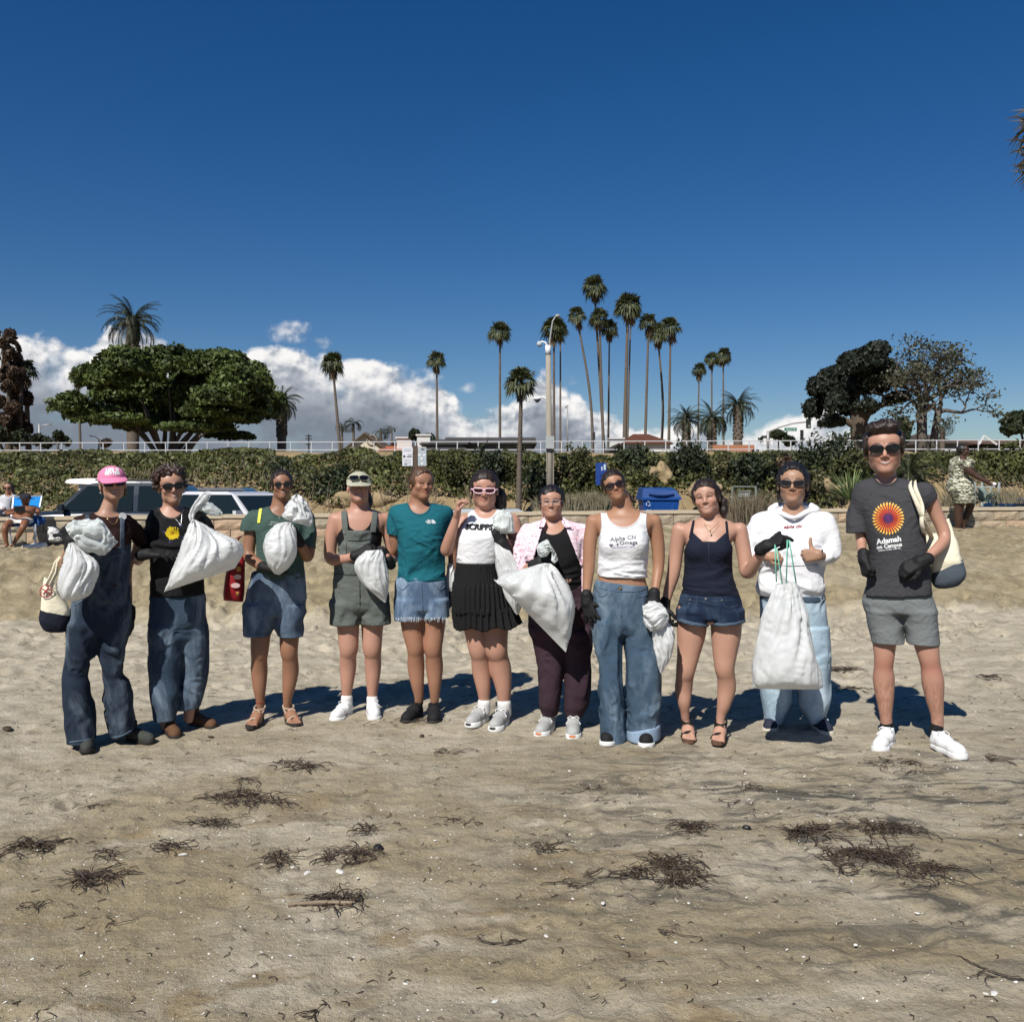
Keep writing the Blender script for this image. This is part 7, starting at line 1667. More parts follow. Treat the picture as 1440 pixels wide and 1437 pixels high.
SH = [(395,640,712,90,33.0,LDARK,'dark rounded bush on the bank above the green tee'),(478,652,716,92,32.0,LDARK,'near-black bush between the green tee and the khaki cap'),
  (600,628,705,60,33.5,LGREEN,'bushy green growth beside the post with notices'),(640,632,716,80,32.5,LGREEN,'bright green bush just left of the palm trunk'),(690,616,712,60,33.0,LDARK,'tall dark shrub behind the short fan palm'),
  (722,622,715,60,33.6,LGREEN,'green shrub hugging the fan palm trunk'),(752,640,718,50,32.2,LDARK,'black-green shrub just left of the camera pole'),(812,614,700,56,33.0,LGREEN,'pale-topped shrub rising above the railing right of the camera pole'),(842,640,712,60,33.0,LGREEN,'low green shrub behind the blue sign'),
  (895,622,690,64,34.0,LDARK,'shrub under the red tile roof'),(915,655,695,60,33.2,LGREEN,'yellow-green growth above the blue dumpster'),(968,606,700,66,33.4,LDARK,'tall dark shrub poking above the railing right of the tile roof'),(1010,640,690,60,33.6,LOLIVE,'olive bush left of the hoodie'),
  (1060,632,700,74,33.0,LDARK,'dark bush right behind the hoodie'),(1105,640,705,66,33.2,LBROWN,'brown dry bush between the hoodie and the yucca'),(1160,600,690,110,34.2,LDARK,'big dark bush at the foot of the black cypress'),(1195,630,700,70,33.0,LGREEN,'green bush behind the tall man\'s shoulder'),
  (1150,660,706,80,32.6,LOLIVE,'scrubby grey-olive bush behind the yucca'),(1400,626,705,90,33.4,LGREEN,'leafy green bush right of the woman in camouflage'),(1440,618,700,70,33.8,LGREEN,'bright leafy bush at the right edge'),(1330,640,700,70,34.5,LGREEN,'green bush left of the woman in camouflage'),
  (40,636,700,120,34.5,LBROWN,'brown bush on the bank at the far left'),(100,655,705,90,33.6,LOLIVE,'olive bush above the dark car'),(300,638,700,110,34.0,LGREEN,'broad green bush above the white car'),(200,640,700,110,34.4,LGREEN,'broad green bush behind the curly-haired man'),(540,640,705,80,33.4,LOLIVE,'olive bush left of the notices'),(940,690,716,30,24.5,LDARK,'small round dark bush right of the blue dumpster')]
for i,q in enumerate(SH): shrub(*q,group=GS,seed=i,n=4200 if q[3] > 60 else 2600,size=.085 if q[4] > 28 else .07)
# tall dry grass tufts against the wall
def grass_tuft(px,py_top,py_bot,wpx,depth,m,label,n=260,seed=0,name='grass_tuft',lean=.5):
 r = np.random.default_rng(seed); t = WP(px,py_top,depth); b_ = WP(px,py_bot,depth); H = t[2]-b_[2]; W = wpx*depth/FPX/2; V = []; F_ = []
 for i in range(n):
  x0,y0 = r.normal()*W*.4,r.normal()*W*.25; h = H*r.uniform(.55,1.05); lx = x0*.6+r.normal()*lean*H*.35; ly = r.normal()*lean*H*.2; w_ = .008; k = len(V)
  V += [(x0-w_,y0,0),(x0+w_,y0,0),(x0+lx*.35+w_*.7,y0+ly*.3,h*.6),(x0+lx*.35-w_*.7,y0+ly*.3,h*.6),(x0+lx,y0+ly,h)]; F_ += [(k,k+1,k+2,k+3),(k+3,k+2,k+4)]
 me = bpy.data.meshes.new(name); me.from_pydata(V,[],F_); o = link(name,me,m,None,(t[0],depth,b_[2])); setp(o,label,'grass tuft','dry grass tufts by the wall'); return o
DRY = leafmat('dry_grass',(0.16,0.14,0.085),(0.22,0.19,0.12),(0.30,0.26,0.17),2)
grass_tuft(1050,688,738,96,16.8,leafmat('brown_grass',(0.10,0.08,0.055),(0.16,0.13,0.085),(0.22,0.18,0.12),2),'brown grass tuft on the sand behind the hoodie sleeve',520,3)
for i,(x,a,b_,w_) in enumerate(((800,690,718,60),(830,686,718,50),(850,692,718,40),(770,695,718,40),(1340,690,712,50),(1415,684,708,50))): grass_tuft(x,a,b_,w_,21.5,DRY,('dry grass behind the wall left of the blue sign','dry grass clump at the foot of the blue sign','dry grass between blue sign and dumpster','dry grass below the camera pole','dry grass left of the agave','dry grass beside the dark blue car')[i],200,10+i)
# ---- palms
def fan_leaf(V,F_,o,d,L,r,droop=.25,n=9,w=.055,dark=0):
 """a fan of narrow blades from o along d"""
 d = d/np.linalg.norm(d); up = np.array((0,0,1.0)); s_ = np.cross(d,up); s_ /= np.linalg.norm(s_)+1e-9; u = np.cross(s_,d)
 pet = o+d*L*.42-np.array((0,0,droop*L*.05)); k = len(V); V += [o+s_*.02,o-s_*.02,pet-s_*.015,pet+s_*.015]; F_.append((k,k+1,k+2,k+3))
 for i in range(n):
  a = (i/(n-1)-.5)*math.pi*.95; q = d*math.cos(a)+s_*math.sin(a)+u*r.normal()*.10; l = L*.58*r.uniform(.8,1.05); m_ = pet+q*l*.55; e = pet+q*l-np.array((0,0,droop*l*r.uniform(.4,1.0))); wv = s_*math.cos(a)*w*L-d*math.sin(a)*w*L
  k = len(V); V += [pet,m_+wv,e,m_-wv]; F_.append((k,k+1,k+2,k+3))
def fan_crown(R_,r,n=46,skirt=20,tall=1.0):
 V = []; F_ = []; V2 = []; F2 = []
 for i in range(n):
  el_ = math.asin(r.uniform(-.42,.98)); a = r.uniform(0,2*math.pi); d = np.array((math.cos(a)*math.cos(el_),math.sin(a)*math.cos(el_),math.sin(el_)*tall))
  fan_leaf(V,F_,np.array((0,0,0.0)),d,R_*r.uniform(.85,1.1),r,droop=.35+.5*(el_ < .3))
 for i in range(skirt):
  a = r.uniform(0,2*math.pi); h = r.uniform(.05,.75)*R_; d = np.array((math.cos(a)*.40,math.sin(a)*.40,-1.0)); fan_leaf(V2,F2,np.array((0,0,-h*.6)),d,R_*.62*r.uniform(.7,1.1),r,droop=.6,n=6,w=.07)
 def mk(nm,V,F_): me = bpy.data.meshes.new(nm); me.from_pydata([tuple(v) for v in V],[],F_); return me
 return mk('crown',V,F_),(mk('dead_skirt',V2,F2) if skirt else None)
rp = np.random.default_rng(21)
CROWNS = [fan_crown(1.0,rp,nn_,sk_,tl_) for nn_,sk_,tl_ in ((62,22,1.05),(52,34,1.2),(70,14,.9),(44,28,1.0),(58,40,1.3),(48,18,.95))]
for c in CROWNS: c[0].materials.append(LPALM); c[1].materials.append(LDEAD)
def trunk(root,pts,r0,r1,m=PBARK,n=9):
 b = MB(); S = crom(np.array(pts),6); k = len(S); rs = [(r0+(r1-r0)*i/(k-1))*(1.0+.05*(i % 2))*(1.35 if i == 0 else 1) for i in range(k)]; b.tube([tuple(q) for q in S],rs,n); return b.build('trunk',m,root,smooth=True)
def fan_palm(px,ptop,rpx,pbx,depth,label,group='tall fan palms along the street',wr=1.0,hr=1.15,tr=.19,skirt=True,bend=0.0,zb_=3.0,cs=None,name='fan_palm'):
 rpx *= 1.22; tr *= .72; c = WP(px,ptop+rpx*hr*.92,depth); R_ = rpx*depth/FPX; base = np.array((WP(pbx,630,depth)[0],depth,zb_))
 root = empty(name,tuple(base)); setp(root,label,'palm tree',group)
 top_ = c-base; mid = top_*.5+np.array((bend,0,0)); trunk(root,[(0,0,0),tuple(mid),tuple(top_+np.array((0,0,-.2*R_)))],tr*1.35,tr*.72)
 k = int(rp.integers(6)) if cs is None else cs; o = link('crown',CROWNS[k][0],None,root); o.location = tuple(top_); o.scale = (R_*wr,R_*wr,R_*hr); o.rotation_euler = (rp.normal()*.10,rp.normal()*.10,rp.uniform(0,6.28))
 if skirt: q = link('dead_skirt',CROWNS[k][1],None,o)
 return root
FP = [(703,447,16,703,125,'lone fan palm with straight trunk left of the camera pole'),(614,489,14,615,120,'lone fan palm above the dark-roofed building'),(468,491,16,481,105,'leaning fan palm above the white gabled house'),(110,513,13,114,100,'fan palm in front of the clouds left of the spreading fig'),
  (779,441,17,779,120,'fan palm whose crown is crossed by the street lamp arm'),(788,450,12,788,124,'thinner fan palm just right of the street lamp arm'),(812,427,14,835,118,'fan palm leaning left at the left edge of the central cluster'),(836,383,17,852,122,'tallest fan palm, top of the central cluster'),(843,430,14,850,121,'fan palm directly below the tallest crown'),(857,446,13,855,125,'slim fan palm with small crown between the tallest and the thick one'),
  (883,406,19,877,118,'thick-trunked fan palm with a dense double crown'),(887,424,13,881,123,'fan palm hidden partly by the thick-trunked one'),(912,437,14,906,118,'dark-trunked fan palm right of the thick-trunked one'),(925,450,15,927,124,'fan palm with curved thin trunk and drooping crown'),(943,441,16,940,120,'rightmost fan palm of the central cluster'),
  (983,507,11,981,135,'leftmost of the three small fan palms right of the cluster'),(1001,492,11,1001,132,'middle one of the three small fan palms right of the cluster'),(1017,486,12,1018,130,'rightmost and tallest of the three small fan palms'),(36,500,17,41,62,'fan palm in front of the brown trees at the left edge')]
for i,(px,pt,rr,bxp,dep,lab) in enumerate(FP):
 thick = .30 if i == 10 else (.22 if rr >= 14 else .17)
 fan_palm(px,pt,rr,bxp,dep,lab,tr=thick,bend=(.6 if i in (6,13) else 0),wr=1.0 if i != 10 else 1.05)
fan_palm(733,511,23,729,31.0,'short stout fan palm with shaggy dead skirt rising in front of the bank',tr=.105,zb_=.6,cs=1,hr=1.05)
def feather_crown(R_,r,n=70,W=.105,droop=.66,leaflets=24,lmin=-.6):
 V = []; F_ = []
 for i in range(n):
  el_ = math.asin(r.uniform(lmin,.97)); a = r.uniform(0,2*math.pi); h = np.array((math.cos(a),math.sin(a),0)); p = []; L = R_*r.uniform(.85,1.1); e = el_; pos = np.zeros(3); st = L/10
  for j in range(11):
   p.append(pos.copy()); pos = pos+(h*math.cos(e)+np.array((0,0,math.sin(e))))*st; e -= droop*(.10+.035*j)*(.6+.6*math.cos(el_))
  p = np.array(p); side = np.array((-h[1],h[0],0))
  for j in range(10):
   k = len(V); w_ = .012*R_; V += [p[j]+side*w_,p[j]-side*w_,p[j+1]-side*w_,p[j+1]+side*w_]; F_.append((k,k+1,k+2,k+3))
  for j in range(leaflets):
   t = .12+.86*j/(leaflets-1); x = t*10; i0 = min(int(x),9); q = p[i0]+(p[i0+1]-p[i0])*(x-i0); d = p[i0+1]-p[i0]; d /= np.linalg.norm(d)
   ll = W*R_*math.sin(math.pi*min(.98,.15+t*.85))**.6*1.6
   for sg in (-1,1):
    dd = side*sg*.72+d*.62-np.array((0,0,.30+.2*r.random())); e_ = q+dd*ll*r.uniform(.85,1.1); k = len(V); V += [q-d*.010*R_,q+d*.014*R_,e_]; F_.append((k,k+1,k+2))
 me = bpy.data.meshes.new('crown'); me.from_pydata([tuple(v) for v in V],[],F_); me.materials.append(leafmat('date_palm_leaf',(0.020,0.027,0.013),(0.040,0.048,0.020),(0.075,0.08,0.035),.8)); return me
FEA = [feather_crown(1.0,rp,66),feather_crown(1.0,rp,72)]; FEA_S = feather_crown(1.0,rp,17,.20,1.35,18,.05)
def date_palm(px,pcy,rpx,depth,label,tr=.45,k=0,group='date palms on the street',zb_=3.0,mesh=None,pbx=None,name='date_palm',m=PBARK,sx=1.0):
 c = WP(px,pcy,depth); R_ = rpx*1.16*depth/FPX; bxx = WP(px if pbx is None else pbx,630,depth)[0]; root = empty(name,(bxx,depth,zb_)); setp(root,label,'palm tree',group)
 top_ = c-np.array((bxx,depth,zb_)); trunk(root,[(0,0,0),tuple(top_*.5),tuple(top_)],tr,tr*.9,m)
 if tr > .3:
  b = MB();
  for i in range(60):
   a = i*2.4; z = top_[2]-.15-i*.022*R_; b.box((top_[0]+math.cos(a)*tr*.98,math.sin(a)*tr*.98,z),(.16,.16,.22),rz=a)
  o = b.build('leaf_bases',m,root); o['kind'] = 'stuff'
 o = link('crown',mesh or FEA[k],None,root); o.location = tuple(top_); o.scale = (R_*sx,R_*sx,R_); o.rotation_euler = (0,0,rp.uniform(0,6.28)); return root
date_palm(187,452,43,78,'big date palm with dark shaggy trunk rising behind the spreading fig',.50,0)
date_palm(396,565,30,72,'date palm just right of the spreading fig',.36,1)
date_palm(965,590,27,95,'leftmost of three date palms above the railing',.42,0); date_palm(1001,588,30,92,'middle date palm of three above the railing',.45,1); date_palm(1038,570,30,90,'rightmost and tallest of three date palms above the railing',.45,0)
GQ = 'thin feather palms by the houses'
date_palm(497,596,20,110,'feather palm left of the white gabled house roof',.16,mesh=FEA_S,group=GQ,name='feather_palm'); date_palm(481,600,13,112,'small feather palm behind the white gabled house',.14,mesh=FEA_S,group=GQ,name='feather_palm'); date_palm(536,607,18,108,'feather palm right of the white gable',.14,mesh=FEA_S,group=GQ,name='feather_palm'); date_palm(551,603,10,112,'smallest feather palm right of the white gable',.10,mesh=FEA_S,group=GQ,name='feather_palm')
date_palm(1325,600,22,68,'feather palm against the dark pyramid roof',.2,mesh=FEA_S,group=GQ,name='feather_palm')
# low cycad-like palm behind the tall man, fan clump left of him, agave right
def low_palm(px,py,rpx,depth,zb_,label): return date_palm(px,py,rpx,depth,label,.22,1,'low palms at the foot of the bank',zb_,name='low_palm',sx=1.15)
low_palm(1278,668,50,23.5,.1,'low wide palm with arching dark fronds behind the tall man')
def spiky(px,py,rpx,depth,m,label,n=90,w=.02,up=.1,zc=None,name='yucca',cat='plant',curl=.3,seed=5,lo=-.05):
 r = np.random.default_rng(seed); c = WP(px,py,depth); R_ = rpx*depth/FPX; V = []; F_ = []
 for i in range(n):
  el_ = math.asin(r.uniform(lo,.98)); a = r.uniform(0,6.283); d = np.array((math.cos(a)*math.cos(el_),math.sin(a)*math.cos(el_),math.sin(el_))); s_ = np.cross(d,(0,0,1.0)); s_ /= np.linalg.norm(s_)+1e-6; L = R_*r.uniform(.8,1.1); W_ = w*L/R_
  mid = d*L*.5; e = d*L-np.array((0,0,curl*L*.3)); k = len(V); V += [s_*W_*.6,-s_*W_*.6,mid-s_*W_,mid+s_*W_,e]; F_ += [(k,k+1,k+2,k+3),(k+3,k+2,k+4)]
 me = bpy.data.meshes.new(name); me.from_pydata([tuple(v) for v in V],[],F_); o = link(name,me,m,None,tuple(c)); setp(o,label,cat); return o
spiky(1196,704,56,20.8,leafmat('yucca_leaf',(0.10,0.14,0.05),(0.17,0.22,0.08),(0.25,0.30,0.13),2),'pale green fan-leaved plant behind the wall left of the tall man',170,.018,curl=.2)
AG = leafmat('agave_leaf',(0.13,0.17,0.15),(0.18,0.23,0.20),(0.22,0.28,0.25),2)
spiky(1384,706,30,21.5,AG,'grey-green agave with broad blades right of the woman in camouflage',26,.07,curl=.5,seed=3,name='agave'); spiky(1402,708,24,21.9,AG,'second grey-green agave beside the dark blue car',22,.06,curl=.6,seed=8,name='agave')
# ---- broad trees
def tree(name,label,base,limbs,ells,n,size,leaf,bark,tr,seed,shell=.5,bot=-.5,group=None,twigs=0):
 r = np.random.default_rng(seed); root = empty(name,base); setp(root,label,'tree',group); b = MB()
 for pts,r0,r1 in limbs:
  S = crom(np.array(pts),5); k = len(S); b.tube([tuple(q) for q in S],[r0+(r1-r0)*i/(k-1) for i in range(k)],7)
 b.build('trunk',bark,root,smooth=True)
 V,F_ = blob_leaves(ells,n,size,r,shell,bot); link('crown',np_mesh('crown',V,F_,False),leaf,root)
 return root
def Pl(px,py,depth,dy=0,base=None): q = WP(px,py,depth); q = np.array((q[0],depth+dy,q[2])); return tuple(q-np.array(base)) if base is not None else tuple(q)
# spreading fig
dep = 62; B0 = (WP(232,630,dep)[0],dep,3.0)
r = np.random.default_rng(31); E = []
cr = [(140,580,26,18),(165,556,30,22),(190,545,34,22),(215,528,36,24),(250,520,40,25),(290,516,42,24),(330,525,36,24),(355,548,30,24),(368,575,22,20),(340,572,34,20),(300,560,40,24),(250,562,40,24),(205,578,36,20),(160,588,28,14),(270,545,40,26),(235,592,30,12),(315,590,26,10),(120,590,14,10),(376,560,14,14),(270,598,44,11),(345,592,26,9),(205,598,34,9),(295,608,34,8),(160,596,22,8)]
for (x,y,rx,rz) in cr:
 for k in range(2): E.append((Pl(x,y,dep,r.uniform(-5,5),B0),(rx*dep/FPX*1.2,rx*dep/FPX*1.25,rz*dep/FPX*1.16)))
LM = []
for i in range(13):
 x1 = 172+i*13.5+r.uniform(-5,5); y1 = 575-25*math.sin((i+.5)/13*math.pi)+r.uniform(-6,6); s_ = r.uniform(-3,3)
 LM.append(([(r.uniform(-.6,.8),r.uniform(-.5,.5),-.2),(Pl((x1+235)/2+r.uniform(-6,6),604,dep,s_*.4,B0)),Pl(x1,y1,dep,s_,B0)],r.uniform(.12,.24),.05))
LM.append(([(0,0,0),Pl(205,612,dep,-1,B0),Pl(170,596,dep,-2,B0)],.14,.04)); LM.append(([(1,0,.2),Pl(290,614,dep,-1,B0),Pl(330,608,dep,-2,B0)],.15,.05))
tree('fig_tree','wide spreading fig tree with flat dark green crown and many grey stems',B0,LM,E,150000,.21,LFICUS,BARKG,.5,32,.55,-.45)
# cypress at right
dep = 60; B0 = (WP(1213,630,dep)[0],dep,3.0)
cr = [(1158,572,18,22),(1165,540,20,20),(1180,528,24,18),(1205,512,26,22),(1215,500,22,16),(1235,520,26,18),(1200,545,26,22),(1180,560,24,22),(1170,592,18,14),(1230,545,22,14),(1255,532,18,12),(1262,560,16,10),(1225,575,18,10),(1192,520,22,16),(1222,530,30,20),(1198,575,20,14)]
E = [(Pl(x,y,dep,r.uniform(-2.5,2.5),B0),(rx*dep/FPX*.9,rx*dep/FPX,rz*dep/FPX*.9)) for x,y,rx,rz in cr for _ in (0,1)]
LM = [([(0,0,-.2),Pl(1208,596,dep,0,B0),Pl(1200,560,dep,0,B0)],.75,.35),([Pl(1208,598,dep,0,B0),Pl(1225,575,dep,0,B0),Pl(1255,566,dep,0,B0)],.4,.12),([Pl(1206,600,dep,0,B0),Pl(1185,590,dep,0,B0),Pl(1172,592,dep,0,B0)],.3,.1),([Pl(1200,560,dep,0,B0),Pl(1215,530,dep,0,B0),Pl(1222,505,dep,0,B0)],.35,.1)]
tree('cypress_tree','dense black-green wind-shaped tree left of the sparse coral tree',B0,LM,E,64000,.17,LBLACK,BARK,.5,33,.5,-.7)
# sparse coral tree: real branching with few leaves
def coral_tree():
 dep = 58; B0 = np.array((WP(1300,630,dep)[0],dep,3.0)); root = empty('coral_tree',tuple(B0)); setp(root,'sparse grey tree with bare twisting branches behind the tall man','tree'); b = MB(); tips = []; r = np.random.default_rng(12); sc_ = dep/FPX
 def grow(p,d,L,rad,depth_):
  pts = [p.copy()]; q = p.copy(); dd = d.copy()
  for i in range(3): dd = dd+r.normal(size=3)*.22; dd /= np.linalg.norm(dd); q = q+dd*L/3; pts.append(q.copy())
  b.tube([tuple(x) for x in pts],[rad,rad*.9,rad*.78,rad*.66],5 if rad > .05 else 3,cap=False)
  if depth_ == 0: tips.append(q); return
  for k in range(2 if r.random() < .45 else 3):
   nd = dd+r.normal(size=3)*.62+np.array((-.04,0,.10)); nd /= np.linalg.norm(nd); grow(q,nd,L*r.uniform(.68,.86),rad*.62,depth_-1)
  if depth_ < 3: tips.append(q)
 for x0,x1,y1,rr in ((-.3,1288,560,.32),(.2,1302,545,.38),(.9,1318,558,.30)):
  p0 = np.array((x0,0,-.1)); p1 = np.array(Pl(x1,y1+20,dep,r.uniform(-1,1),B0)); m = (p0+p1)/2+np.array((r.normal()*.2,0,0)); b.tube([tuple(p0),tuple(m),tuple(p1)],[rr,rr*.85,rr*.7],7)
  for d in ((-.6,.2,.8),(.1,-.3,1),(.75,.2,.65),(.9,-.2,.25)): d = np.array(d)/np.linalg.norm(d); grow(p1,d,1.42,rr*.45,4)
 b.build('trunk',BARKG,root,smooth=True)
 T_ = np.array(tips); keep = r.random(len(T_)) < .75; T_ = T_[keep]; C = np.repeat(T_,7,0)+r.normal(size=(len(T_)*7,3))*np.array((.30,.30,.13)); V,F_ = quads(C,np.tile((0,0,1.0),(len(C),1)),.15,r)
 link('crown',np_mesh('crown',V,F_,False),leafmat('coral_leaf',(0.055,0.065,0.035),(0.09,0.095,0.055),(0.13,0.12,0.075),1),root)
coral_tree()
# brown trees at the left edge
for j,(cr,n,leaf,lab,x0,dep,sz) in enumerate(([(tuple((float(a),float(c),float(s1),float(s1*1.3)) for a,c,s1 in zip(np.random.default_rng(2).uniform(-14,1,46)+np.linspace(24,34,46)*np.random.default_rng(4).uniform(.2,1.1,46),np.linspace(470,618,46),np.random.default_rng(3).uniform(4,10,46))),34000,LBROWN,'tall brown leaved tree cut by the left edge',12,60,.15),
             (((-5,610,24,16),(18,615,18,12),(48,618,8,8),(60,622,8,8)),5000,LDARK,'low dark tree behind the railing at the left edge',10,58,.24),
             (((80,612,8,8),(86,620,10,8),(78,623,8,6)),1600,LDARK,'small dark round tree behind the left railing',82,80,.22),
             (((1095,612,14,8),(1085,620,18,9),(1107,621,10,8)),2600,LDARK,'rounded dark tree beside the traffic signal pole',1095,90,.3),
             (((1440,590,22,14),(1425,604,18,10),(1455,600,20,16)),6000,LDARK,'dark rounded tree at the right edge',1440,70,.25),
             (((584,612,8,8),(594,622,14,8),(604,618,8,8)),2400,LDARK,'dark shrubby tree by the white chimneys',590,75,.24),
             (((556,626,10,6),(146,622,8,6),(154,625,8,5)),900,LBROWN,'low brown shrub behind the railing',146,85,.22),
             (((1268,600,14,14),(1262,614,12,12)),1800,LDARK,'dark foliage between the cypress and the sparse tree',1265,66,.22)])):
 B0 = (WP(x0,630,dep)[0],dep,3.0); r = np.random.default_rng(60+j)
 E = [(Pl(x,y,dep,r.uniform(-1,1),B0),(rx*dep/FPX,rx*dep/FPX,rz*dep/FPX)) for x,y,rx,rz in cr]
 tp = min(E,key=lambda e: -e[0][2]); LM = [([(0,0,-.1),(tp[0][0]*.4,0,tp[0][2]*.5),tp[0]],.30 if j == 0 else .15,.05)]
 if j == 0: LM.append(([(.4,0,-.1),Pl(30,560,dep,0,B0),Pl(26,520,dep,0,B0)],.22,.05))
 tree('tree',lab,B0,LM,E,n,sz,leaf,BARK,.3,70+j,.35,-.95)
# frond tip of a near palm at the right edge
def near_frond():
 r = np.random.default_rng(3); dep = 15.0; c = WP(1470,205,dep); V = []; F_ = []
 for i in range(260):
  a = r.uniform(0,6.283); t = r.uniform(-.35,.35); o = np.array((r.uniform(-.12,.2),r.uniform(-.1,.1),t)); d = np.array((-.55+r.normal()*.25,r.normal()*.3,r.uniform(-.5,.9))); d /= np.linalg.norm(d); L = r.uniform(.18,.34); s_ = np.cross(d,(0,1.0,0)); s_ /= np.linalg.norm(s_); k = len(V); V += [o+s_*.006,o-s_*.006,o+d*L*.5-s_*.010,o+d*L*.5+s_*.010,o+d*L-np.array((0,0,.08))]; F_ += [(k,k+1,k+2,k+3),(k+3,k+2,k+4)]
 root = empty('palm_tree',(float(c[0])+1.7,dep,ground_z(c[0]+1.7,dep)-.1)); setp(root,'near palm whose drooping dead fronds enter the frame at the upper right','palm tree')
 o0 = np.array(root.location); me = bpy.data.meshes.new('frond'); me.from_pydata([tuple(v) for v in V],[],F_); o = link('frond',me,leafmat('brown_frond',(0.035,0.025,0.014),(0.07,0.05,0.028),(0.12,0.09,0.05),3),root); o.location = tuple(c-o0); o.scale = (1.67,)*3
 b = MB(); b.tube([(0,0,-.2),(.05,0,3.5),(0,0,7.2)],[.22,.18,.16],10); b.build('trunk',PBARK,root,smooth=True)
 q = link('crown',FEA_S,None,root); q.location = (0,0,7.2); q.scale = (1.5,)*3
near_frond()
# ---- railing above the bank
def railing():
 y0 = 40.6; root = empty('railing',(0,y0,3.0)); setp(root,'long white pipe railing with two rails along the top of the bank','railing'); wm = mat('railing_paint',(.52,.52,.53),.5,.4,.1)
 zt = lambda px: WP(px,623+(-4.0)*(px-40)/1400,y0)[2]-3.0
 me = MB(); me.tube([(0,0,-.25),(0,0,1)],.026,6); pm = None
 k = 0; px = -60
 while px < 1520:
  x = WP(px,630,y0)[0]; h = zt(px)
  if pm is None: o = me.build('post',wm,root); pm = o.data
  else: o = link('post',pm,None,root)
  o.location = (x,0,0); o.scale = (1,1,h); px += 29.3; k += 1
 for f in (1.0,.45):
  b = MB(); pts = [(WP(p,630,y0)[0],0,zt(p)*f) for p in (-60,250,600,950,1300,1520)]; b.tube(pts,.020,6); b.build('rail',wm,root)
 return root
railing()
b = MB(); b.box((0,0,0),(90,.35,.30)); o = b.build('kerb_wall',mat('pale_concrete',srgb(168,162,148),.9,.2,.15,2,.3,60),None,(0,39.9,2.95)); setp(o,'low pale concrete kerb wall under the white railing','wall')
# ---- houses
def house(name,label,px0,px1,pwall,proof,depth,D_,wallc,roofc,kind='gable',ridge=None,over=.4,windows=(),group=None,chim=()):
 x0,x1 = WP(px0,630,depth)[0],WP(px1,630,depth)[0]; zw = WP(px0,pwall,depth)[2]; zr = WP(px0,proof,depth)[2]; W = x1-x0; cx = (x0+x1)/2
 root = empty(name,(cx,depth,3.0)); setp(root,label,'house',group); zw -= 3; zr -= 3
 wm = mat('stucco_%02d%02d%02d' % tuple(int(c*99) for c in wallc),wallc,.9,.2,.08,2); rm = mat('roof_%02d%02d%02d' % tuple(int(c*99) for c in roofc),roofc,.9,.15,.25,1.2,.6,6,bdist=.05)
 b = MB(); b.box((0,D_/2,zw/2),(W,D_,zw))
 if kind == 'gable': b.add([(-W/2,0,zw),(W/2,0,zw),(0,0,zr-.15)],[(0,1,2)]); b.add([(-W/2,D_,zw),(W/2,D_,zw),(0,D_,zr-.15)],[(0,2,1)])
 b.build('wall',wm,root)
 b = MB(); o_ = over
 if kind == 'gable':
  for sg in (-1,1):
   s_ = (zr-zw)/(W/2); e = (sg*(W/2+o_),zw-s_*o_)
   b.add([(0,-o_,zr),(0,D_+o_,zr),(e[0],D_+o_,e[1]),(e[0],-o_,e[1]),(0,-o_,zr-.14),(0,D_+o_,zr-.14),(e[0],D_+o_,e[1]-.14),(e[0],-o_,e[1]-.14)],[(0,1,2,3),(7,6,5,4),(0,3,7,4),(1,5,6,2),(3,2,6,7)])
 elif kind == 'hip':
  r_ = W*.18 if ridge is None else ridge; V = [(-W/2-o_,-o_,zw),(W/2+o_,-o_,zw),(W/2+o_,D_+o_,zw),(-W/2-o_,D_+o_,zw),(-r_,D_/2,zr),(r_,D_/2,zr)]; b.add(V,[(0,1,5,4),(1,2,5),(2,3,4,5),(3,0,4),(3,2,1,0)])
 else:
  b.add([(-W/2-o_,-o_,zw),(W/2+o_,-o_,zw),(W/2+o_,D_*.5,zr),(-W/2-o_,D_*.5,zr),(-W/2-o_,D_,zw),(W/2+o_,D_,zw)],[(0,1,2,3),(3,2,5,4),(0,3,4),(1,5,2),(0,4,5,1)])
 ro = b.build('roof',rm,root)
 for (cxp,top_,wc,hh) in chim:
  z = WP(cxp,top_,depth)[2]-3; x = WP(cxp,630,depth)[0]-cx; c = MB(); c.box((x,2,z-hh/2),(wc,wc,hh)); c.box((x,2,z+.05),(wc*1.2,wc*1.2,.12)); c.build('chimney',mat('chimney_white',(.6,.58,.54),.9),ro)
 gm_ = mat('window_glass',(.03,.04,.05),.1,.6); fm = mat('white_paint',(.72,.72,.72),.5,.4,.05)
 for (fx,fz,ww,wh) in windows:
  f = MB(); x = -W/2+fx*W; z = fz*zw
  for dx,dz,a,c in ((-ww/2,0,.07,wh+.07),(ww/2,0,.07,wh+.07),(0,-wh/2,ww+.07,.07),(0,wh/2,ww+.07,.07)): f.box((x+dx,-.05,z+dz),(a,.1,c))
  fo = f.build('window',fm,root); g = MB(); g.box((x,-.02,z),(ww-.05,.03,wh-.05)); g.build('pane',gm_,fo)
 return root
hw = house('gabled_house','white gabled house with a round window behind the railing',488,540,628,608,80,8,(.55,.50,.38),(.12,.09,.07),windows=((.3,.55,1.0,.9),))
b = MB(); c = WP(523,619,80); b.tube([(c[0]-hw.location[0]+.42*math.cos(a),-.06,c[2]-3+.42*math.sin(a)) for a in np.linspace(0,6.283,20)],.07,5); b.build('round_window',mat('window_ring',(.25,.22,.18),.8),hw)
house('tiled_house','low house with an orange tiled roof right of the white gable',538,572,634,624,78,8,(.5,.45,.36),(.36,.12,.06),'shed',chim=((566,615,1.3,1.6),))
